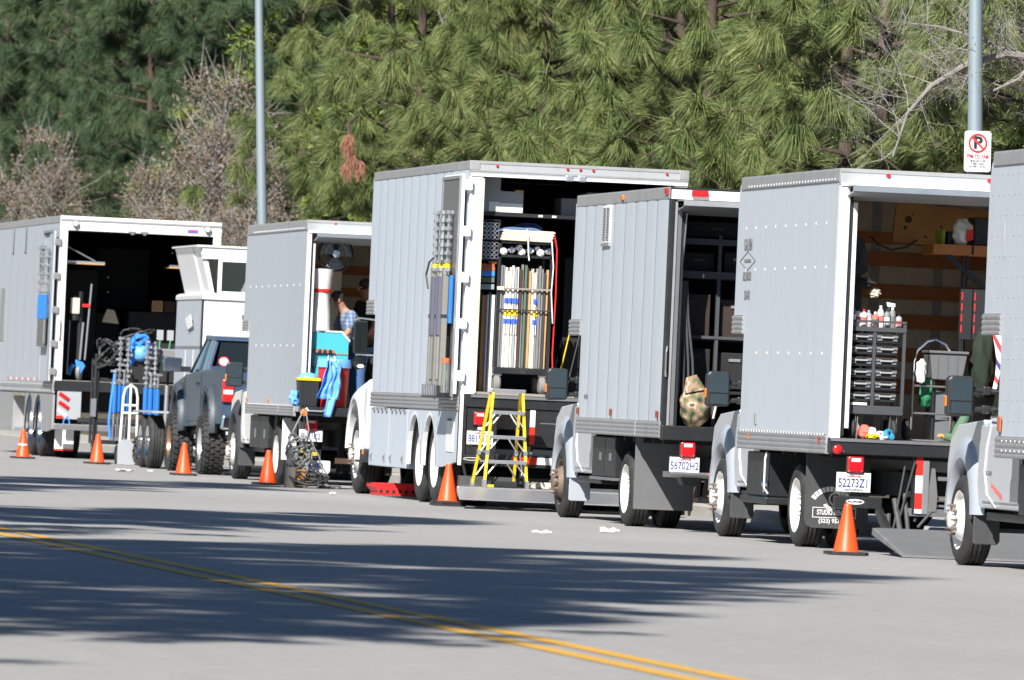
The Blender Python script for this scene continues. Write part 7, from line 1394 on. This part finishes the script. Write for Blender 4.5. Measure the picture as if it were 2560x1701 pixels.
leaf_mat('pine_needle', (0.085, 0.135, 0.045), (0.165, 0.210, 0.070), (0.275, 0.285, 0.110))
leaf_mat('pine_blue', (0.035, 0.070, 0.036), (0.070, 0.115, 0.052), (0.13, 0.165, 0.07))
leaf_mat('leaf_lime', (0.07, 0.11, 0.02), (0.13, 0.18, 0.03), (0.23, 0.26, 0.05))
leaf_mat('leaf_dry', (0.13, 0.105, 0.075), (0.20, 0.155, 0.105), (0.28, 0.22, 0.15), trans=0.15)
leaf_mat('leaf_olive', (0.06, 0.075, 0.03), (0.10, 0.11, 0.045), (0.16, 0.15, 0.07))
M('bark_pine', (0.075, 0.052, 0.04), rough=0.95, var=0.4, scale=6, bump=0.6, bscale=18); M('bark_grey', (0.24, 0.22, 0.20), rough=0.9, var=0.3, scale=5, bump=0.4, bscale=20)
M('bud_tan', (0.34, 0.20, 0.09), rough=0.7, var=0.3); M('needle_dead', (0.36, 0.17, 0.11), rough=0.9, var=0.4, scale=14, bump=1.0, bscale=16); M('twig_grey', (0.27, 0.25, 0.235), rough=0.9, var=0.25); M('bud_green', (0.30, 0.38, 0.10), rough=0.6)

def tufts(pos, axis, rng, nn=110, nl=0.36, w=0.0046, scale=None):
    """long-needle brushes: needles leave the shoot sideways and arch over; each one a bent tapering blade. returns V, F(tri)"""
    n = len(pos); sc = np.ones(n) if scale is None else scale
    ax = axis/np.linalg.norm(axis, axis=1, keepdims=True)
    P = np.repeat(pos, nn, 0); A = np.repeat(ax, nn, 0); S = np.repeat(sc, nn)[:, None]; m = n*nn
    rd = rng.normal(size=(m, 3)); rd -= (rd*A).sum(1, keepdims=True)*A; rd /= np.linalg.norm(rd, axis=1, keepdims=True)
    t = rng.random((m, 1)); base = P + A*(t-0.8)*0.20*S
    dr = np.repeat(rng.choice([0.55, 1.0, 1.7], n, p=[0.25, 0.35, 0.40])*rng.uniform(0.8, 1.2, n), nn)[:, None]
    d0 = A*(0.35+0.9*t**2) + rd*rng.uniform(0.65, 1.1, (m, 1)); d0 /= np.linalg.norm(d0, axis=1, keepdims=True)
    ln = nl*rng.uniform(0.8, 1.12, (m, 1))*S
    d1 = d0 + np.array([0, 0, -1.0])*dr*rng.uniform(0.8, 1.2, (m, 1)); d1 /= np.linalg.norm(d1, axis=1, keepdims=True)
    p1 = base + d0*ln*0.36; p2 = p1 + d1*ln*0.66
    sd = np.cross(d1, rng.normal(size=(m, 3))); sd /= np.linalg.norm(sd, axis=1, keepdims=True); sd *= w*S
    V = np.stack([base-sd*0.8, base+sd*0.8, p1+sd, p1-sd, p2], 1).reshape(-1, 3)
    o = (np.arange(m)*5)[:, None]
    F = np.concatenate([o+np.array([[0, 1, 2]]), o+np.array([[0, 2, 3]]), o+np.array([[3, 2, 4]])], 0)
    return V, F
def pine_variant(seed, H=10.5, Rm=2.5, nb=118, tpb=6, nn=200, zlo=0.6):
    rng = np.random.default_rng(seed); pos = []; axs = []; br = MB(); twig = MB(); 
    lean = rng.uniform(-0.3, 0.3, 2)
    tr = MB(); tr.tube([(0, 0, -0.4), (lean[0]*0.1, lean[1]*0.1, H*0.3), (lean[0]*0.5, lean[1]*0.5, H*0.65), (lean[0], lean[1], H*0.98)], [0.13, 0.105, 0.07, 0.02], 9)
    for k in range(nb):
        f = (k+0.5)/nb; z = zlo + (H-zlo-0.2)*(1-(1-f)**1.15); a = k*2.39996+rng.normal()*0.3
        rr = Rm*(1-(z/H)**1.7*0.88)*rng.uniform(0.62, 1.12)
        if z < 2: rr *= 0.8
        g = math.sin(2*a+z*1.7+seed)+math.sin(3*a-z*2.3+seed*2)+0.8*math.sin(z*4.1+a)
        if g < -0.25: continue
        rr *= 1.0+0.10*g
        up = rng.uniform(0.10, 0.42); cx = lean[0]*(z/H)**2; cy = lean[1]*(z/H)**2
        ca, sa = math.cos(a), math.sin(a)
        tip = np.array([cx+ca*rr, cy+sa*rr, z+rr*up]); mid = np.array([cx+ca*rr*0.55, cy+sa*rr*0.55, z+rr*up*0.25])
        tr.tube([(cx, cy, z-0.1), tuple(mid), tuple(tip)], [0.030*rr/2+0.010, 0.015, 0.005], 5)
        for j in range(tpb):
            q = 1.0 if j == 0 else rng.uniform(0.50, 1.0)**0.6; p = mid + (tip-mid)*max(0, (q-0.45)/0.55) if q > 0.45 else np.array([cx, cy, z])+(mid-np.array([cx, cy, z]))*q/0.45
            off = rng.normal(size=3)*np.array([0.34, 0.34, 0.12])*(0.4+0.9*q)*rr/2.0; off[2] += 0.05
            if j == 0: off *= 0.1
            e = p+off; pos.append(e); d = np.array([ca*0.45, sa*0.45, 0.85])+rng.normal(size=3)*0.25+off*0.6; axs.append(d)
            if j % 2 == 0: tr.tube([tuple(p), tuple(e - d/np.linalg.norm(d)*0.12)], [0.009, 0.006], 4, False)
    pos = np.array(pos); axs = np.array(axs)
    V, F = tufts(pos, axs, rng, nn=nn, scale=rng.uniform(0.85, 1.3, len(pos)))
    crown = np_mesh('crown', V, F, 'pine_needle'); trunk = tr.mesh('trunk', True); trunk.materials.append(MATS['bark_pine'])
    # upright candles at some shoot tips
    b = MB(); sel = rng.choice(len(pos), 90, replace=False)
    for i in sel:
        d = axs[i]/np.linalg.norm(axs[i]); p = Vector(pos[i]+d*0.03); q = p+Vector(d)*rng.uniform(0.05, 0.10)+Vector((0, 0, 0.04)); b.tube([p, q], [0.014, 0.006], 4)
        if rng.random() < 0.45: b.ell(p+Vector((rng.normal()*0.03, rng.normal()*0.03, -0.01)), (0.028, 0.028, 0.036), 5, 4)
    buds = b.mesh('buds'); buds.materials.append(MATS['bud_tan'])
    return crown, trunk, buds
PINES = [pine_variant(101), pine_variant(202, H=11.5, Rm=2.7, nb=124), pine_variant(303, H=9.5, Rm=2.3, nb=110), pine_variant(404, H=11.0, Rm=2.3, nb=80, nn=120, zlo=3.4)]
def pine(v, loc, rz, s, label, group, mat=None, cat='pine tree'):
    t = thing('pine_tree', label, cat, loc, rz, group); c, tr, bd = PINES[v]; t.scale = (s, s, s)
    o = link('crown', c, None, t); link('trunk', tr, None, t)
    if mat: o.material_slots[0].link = 'OBJECT'; o.material_slots[0].material = MATS[mat]
    stuff(link('buds', bd, None, t)); return t
prng = random.Random(5)
GR = 'long needled pines on the hillside behind the trucks'
row1 = [(23.6, 100.0, 2, 1.0), (24.4, 106.2, 0, 1.02), (23.9, 113.2, 1, 0.98), (24.8, 119.8, 2, 1.08), (24.2, 127.4, 0, 1.04), (25.1, 134.6, 1, 1.0), (24.3, 142.6, 2, 1.12), (25.2, 151.0, 0, 1.05), (24.8, 159.8, 1, 1.02), (25.4, 167.4, 0, 1.08)]
feet = ('behind the no parking sign', 'behind the slat truck roof', 'behind the ribbed truck vent', 'behind the ribbed truck cab', 'behind the grip truck rear lamps', 'behind the middle of the grip truck roof', 'behind the grip truck nose', 'beside the dead needle clump', 'behind the fan truck roof', 'just right of the leaning lamp post')
for i, (x, y, v, s) in enumerate(row1):
    pine(v, (x, y, hz(x, y)-0.1), prng.uniform(0, 6.28), s, 'bushy green pine '+feet[i], GR)
for i in range(11):
    x = 30.0+prng.uniform(-0.9, 0.9); y = 104+i*8.0+prng.uniform(-1.3, 1.3)
    pine(prng.randrange(3), (x, y, hz(x, y)-0.1), prng.uniform(0, 6.28), prng.uniform(1.0, 1.15), 'green pine standing uphill behind the front pine row', 'second row of pines on the hillside')
for i in range(13):
    x = 35.5+prng.uniform(-1.5, 1.5); y = 120+i*9.5+prng.uniform(-2, 2)
    pine(prng.randrange(3), (x, y, hz(x, y)-0.1), prng.uniform(0, 6.28), prng.uniform(1.05, 1.3), 'shaded pine high on the slope behind the other pines', 'upper row of pines on the hillside')
# darker, bluish pines further along the road
for i, (x, y, v, s) in enumerate(((26.6, 188, 0, 1.0), (26.0, 196.5, 1, 0.95), (27.6, 205, 2, 1.1), (26.4, 214, 0, 1.1), (27.8, 224, 1, 1.1), (30.5, 183, 1, 1.2), (31.5, 198, 2, 1.3), (32, 214, 0, 1.25), (30.5, 232, 2, 1.3), (35, 190, 0, 1.3), (36, 208, 1, 1.3), (35.5, 226, 2, 1.3), (34, 242, 0, 1.35), (28.5, 240, 1, 1.2), (31, 250, 0, 1.4), (29.5, 262, 2, 1.5), (34, 262, 1, 1.6), (33, 275, 0, 1.6), (38, 250, 2, 1.6), (30.5, 285, 1, 1.6), (37, 232, 0, 1.5), (28.6, 272, 2, 1.4), (33, 300, 0, 1.9), (36, 290, 1, 1.9), (40, 275, 2, 1.9))):
    pine(v, (x, y, hz(x, y)-0.1), prng.uniform(0, 6.28), s, 'dark bluish pine beyond the leaning lamp post and far trailer', 'bluish pines beyond the lamp post', 'pine_blue')
# roadside pines on the near side of the road: out of frame, their shadows cross the carriageway
for i, (x, y, v, s) in enumerate(((0.0, 43.2, 3, 1.85), (-0.8, 40.0, 3, 1.7), (-0.6, 36.6, 3, 1.5), (-0.9, 33.6, 3, 1.3), (-1.2, 46.5, 3, 1.95), (-3.8, 43.0, 3, 2.05), (-4.2, 38.0, 3, 1.8), (0.6, 64.6, 3, 1.8), (-1.0, 61.5, 3, 1.85), (1.6, 87.0, 3, 1.9), (-0.4, 83.0, 3, 1.85))):
    pine(v, (x, y, -0.03), prng.uniform(0, 6.28), s, 'tall roadside pine on the near kerb casting shade over the road', 'tall roadside pines on the near side')

for i in range(16):  # unseen pines added so the truck sides reflect darker and greener
    x = -7+prng.uniform(-2.5, 1.5); y = 104+i*13.0+prng.uniform(-3, 3)
    pine(prng.randrange(3), (x, y, -0.03), prng.uniform(0, 6.28), prng.uniform(1.1, 1.5), 'unseen pine added along the near kerb to green the truck reflections', 'unseen pines along the near kerb further on')

# ---------------------------------------------------------------- broadleaf and dry shrubs
def bush_mesh(seed, H, Rm, n, leaf, clumps, mat):
    rng = np.random.default_rng(seed); cs = []
    for k in range(clumps):
        z = H*(0.12+0.85*rng.random()**0.8); a = rng.random()*6.28; r = Rm*(1-(z/H)**2*0.75)*math.sqrt(rng.random())
        cs.append((r*math.cos(a), r*math.sin(a), z))
    cs = np.array(cs); idx = rng.integers(0, clumps, n); P = cs[idx]+rng.normal(size=(n, 3))*np.array([0.20, 0.20, 0.17])*(0.7+0.6*rng.random((clumps, 1))[idx])
    u = rng.normal(size=(n, 3)); u /= np.linalg.norm(u, axis=1, keepdims=True); v = np.cross(u, rng.normal(size=(n, 3))); v /= np.linalg.norm(v, axis=1, keepdims=True)
    l = leaf*rng.uniform(0.6, 1.3, (n, 1)); V = np.stack([P-u*l, P+v*l*0.45, P+u*l, P-v*l*0.45], 1).reshape(-1, 3); F = np.arange(n*4).reshape(n, 4)
    tr = MB(); tr.tube([(0, 0, -0.4), (0.05, 0, H*0.4), (0, 0.05, H*0.9)], [0.10, 0.07, 0.02], 7)
    for c in cs: 
        z0 = max(0.2, c[2]-0.9*math.hypot(c[0], c[1])*0.8-0.3); tr.tube([(0, 0, z0), (c[0]*0.5, c[1]*0.5, (z0+c[2])/2), tuple(c)], [0.03, 0.018, 0.007], 4, False)
        for _ in range(5): d = rng.normal(size=3)*0.3; tr.tube([tuple(c), tuple(c+d*0.6+np.array([0, 0, 0.1])), tuple(c+d+np.array([0, 0, 0.25]))], [0.008, 0.006, 0.003], 3, False)
    tm = tr.mesh('trunk'); tm.materials.append(MATS['twig_grey' if 'dry' in mat else 'bark_grey'])
    return np_mesh('crown', V, F, mat), tm
DRY = [bush_mesh(s, 6.5, 1.9, 6000, 0.05, 120, 'leaf_dry') for s in (1, 2)]; LIME = [bush_mesh(7, 7.5, 2.3, 16000, 0.085, 110, 'leaf_lime')]
def bush(src, loc, s, label, cat, group, name, mat=None):
    t = thing(name, label, cat, loc, prng.uniform(0, 6.28), group); t.scale = (s, s, s); c, tr = src; o = link('crown', c, None, t); link('trunk', tr, None, t)
    if mat: o.material_slots[0].link = 'OBJECT'; o.material_slots[0].material = MATS[mat]
for (x, y, k, s) in ((23.6, 211, 0, 0.85), (24.2, 218, 1, 0.95), (23.3, 224, 0, 0.9), (24.0, 232, 1, 0.95), (24.0, 176, 1, 0.8), (23.5, 180, 0, 0.95), (24.4, 185, 1, 1.08), (23.4, 189, 0, 0.82), (23.0, 172, 1, 0.6)):
    bush(DRY[k], (x, y, hz(x, y)-0.1), s, 'brown dried out shrub with grey twigs beyond the far trailer', 'shrub', 'dry brown shrubs beyond the trailer', 'dry_shrub')
for (x, y, s) in ((27.0, 191, 1.1), (28.2, 178.5, 1.25), (25.6, 201, 0.75), (29, 202, 1.2)):
    bush(LIME[0], (x, y, hz(x, y)-0.1), s, 'yellow green leafy tree between the dark pines and dry shrubs', 'tree', 'yellow green trees beyond the trailer', 'leafy_tree')
for i in range(8):
    x = 23.0+prng.uniform(-0.4, 0.6); y = 106+i*8.0
    bush(LIME[0], (x, y, hz(x, y)-0.1), 0.42, 'low olive shrub at the foot of the pine row', 'shrub', 'low shrubs under the pines', 'low_shrub', 'leaf_olive')
# dead reddish needle clump hanging in the pines
rg = np.random.default_rng(9); dp = np.array([[0.03*rg.normal(), 0.03*rg.normal(), 0.10*k] for k in range(7)]+[[0.20, 0.0, 0.02], [0.19, 0, 0.12]]); da = np.array([[0.2*rg.normal(), 0.2*rg.normal(), -1.0] for _ in range(9)])
V, F = tufts(dp+np.array([0, 0, 0.1]), da, rg, nn=160, nl=0.26, w=0.006, scale=np.full(9, 0.75))
t = tag(link('dead_branch', np_mesh('dead_branch', V, F, 'needle_dead'), None), 'reddish brown dead needle clump hanging among the green pines', 'branch'); t.location = (22.5, 153.2, 5.15)
MB().tube([(0, 0, -0.1), (0.02, 0, 0.4), (0.0, 0.3, 1.0), (0.3, 1.2, 1.2)], [0.02, 0.03, 0.03, 0.03], 6).build('dead_stem', 'bark_pine', t, True)

# ---------------------------------------------------------------- bare branching tree near the sign
def bare_tree():
    rng = random.Random(77); lim = MB(); tw = MB(); bd = MB()
    t = thing('bare_tree', 'leafless grey tree reaching its twigs past the no parking sign', 'tree', (22.6, 94.2, hz(22.6, 94.2)-0.1))
    lim.tube([(0, 0, -0.3), (0.05, 0, 2.0), (-0.02, 0.05, 3.6), (0.1, 0.0, 5.4), (0.15, 0.1, 7.6)], [0.16, 0.13, 0.11, 0.08, 0.03], 9)
    def grow(p, d, L, r, lv):
        pts = [Vector(p)]; dd = Vector(d).normalized(); n = 5 if lv < 2 else 4
        for i in range(n):
            dd = (dd+Vector((rng.gauss(0, .22), rng.gauss(0, .22), rng.gauss(0.02, .2)))).normalized(); pts.append(pts[-1]+dd*L/n)
        rs = [r*(1-0.72*i/n) for i in range(n+1)]; (lim if lv < 1 else tw).tube(pts, rs, 6 if lv < 1 else 4, False)
        if lv >= 4:
            if rng.random() < 0.25: bd.ell(pts[-1], (0.006, 0.006, 0.010), 5, 3)
            return
        for i in range(1, n+1):
            m = (1 if lv == 0 else rng.choice((1, 2, 2)))
            for _ in range(m):
                nd = (dd*0.5+Vector((rng.gauss(0, .8), rng.gauss(0, .7), rng.gauss(0.1, .75)))).normalized(); grow(pts[i], nd, L*rng.uniform(0.36, 0.55) if lv < 2 else L*rng.uniform(0.45, 0.65), rs[i]*0.6, lv+1 if lv else 2)
    # limbs follow the photographed sweep: towards the road (-x)
    def limb(pts, rs, lv=2, L=0.75):
        pts = [(x, y, z+0.42) for x, y, z in pts]
        lim.tube(pts, rs, 7, False); P = [Vector(p) for p in pts]
        for i in range(len(P)-1):
            for k in range(4):
                f = rng.random(); p = P[i].lerp(P[i+1], f); r = rs[i]*0.45
                grow(p, Vector((rng.gauss(-0.5, .7), rng.gauss(0, .6), rng.gauss(0.15, .8))), L*rng.uniform(0.7, 1.4), max(0.008, r*0.5), lv)
    limb([(0.0, 0, 3.4), (-0.5, 0, 4.15), (-1.0, -0.05, 4.40), (-1.35, -0.1, 4.42), (-1.8, -0.1, 4.28), (-2.2, -0.12, 4.02), (-2.45, -0.1, 3.7), (-2.6, -0.1, 3.2)], [0.075, 0.06, 0.048, 0.042, 0.036, 0.028, 0.018, 0.010])
    limb([(-1.25, -0.1, 4.42), (-1.6, 0.0, 4.58), (-2.1, 0.05, 4.70), (-2.5, 0.0, 4.72)], [0.03, 0.024, 0.016, 0.009])
    limb([(-1.0, -0.05, 4.40), (-1.2, -0.2, 4.15), (-1.7, -0.25, 3.9)], [0.026, 0.02, 0.010])
    limb([(0.02, 0, 4.6), (-0.5, 0.1, 5.0), (-1.2, 0.15, 5.25), (-1.9, 0.1, 5.35), (-2.5, 0.1, 5.2)], [0.05, 0.042, 0.034, 0.024, 0.012])
    limb([(0.05, 0, 2.9), (-0.35, 0.1, 3.45), (-0.6, 0.1, 3.7), (-0.8, 0.12, 3.55)], [0.045, 0.035, 0.024, 0.012], 2, 0.45)
    limb([(0.08, 0, 5.2), (-0.1, 0.2, 5.9), (-0.6, 0.3, 6.6), (-1.0, 0.3, 7.2)], [0.05, 0.04, 0.03, 0.012])
    limb([(0.02, 0, 4.2), (0.5, 0.1, 4.8), (1.1, 0.1, 5.6), (1.5, 0.2, 6.2)], [0.05, 0.04, 0.03, 0.012])
    lim.build('trunk', 'bark_grey', t, True); stuff(tw.build('twigs', 'twig_grey', t)); stuff(bd.build('buds', 'bud_green', t))
bare_tree()
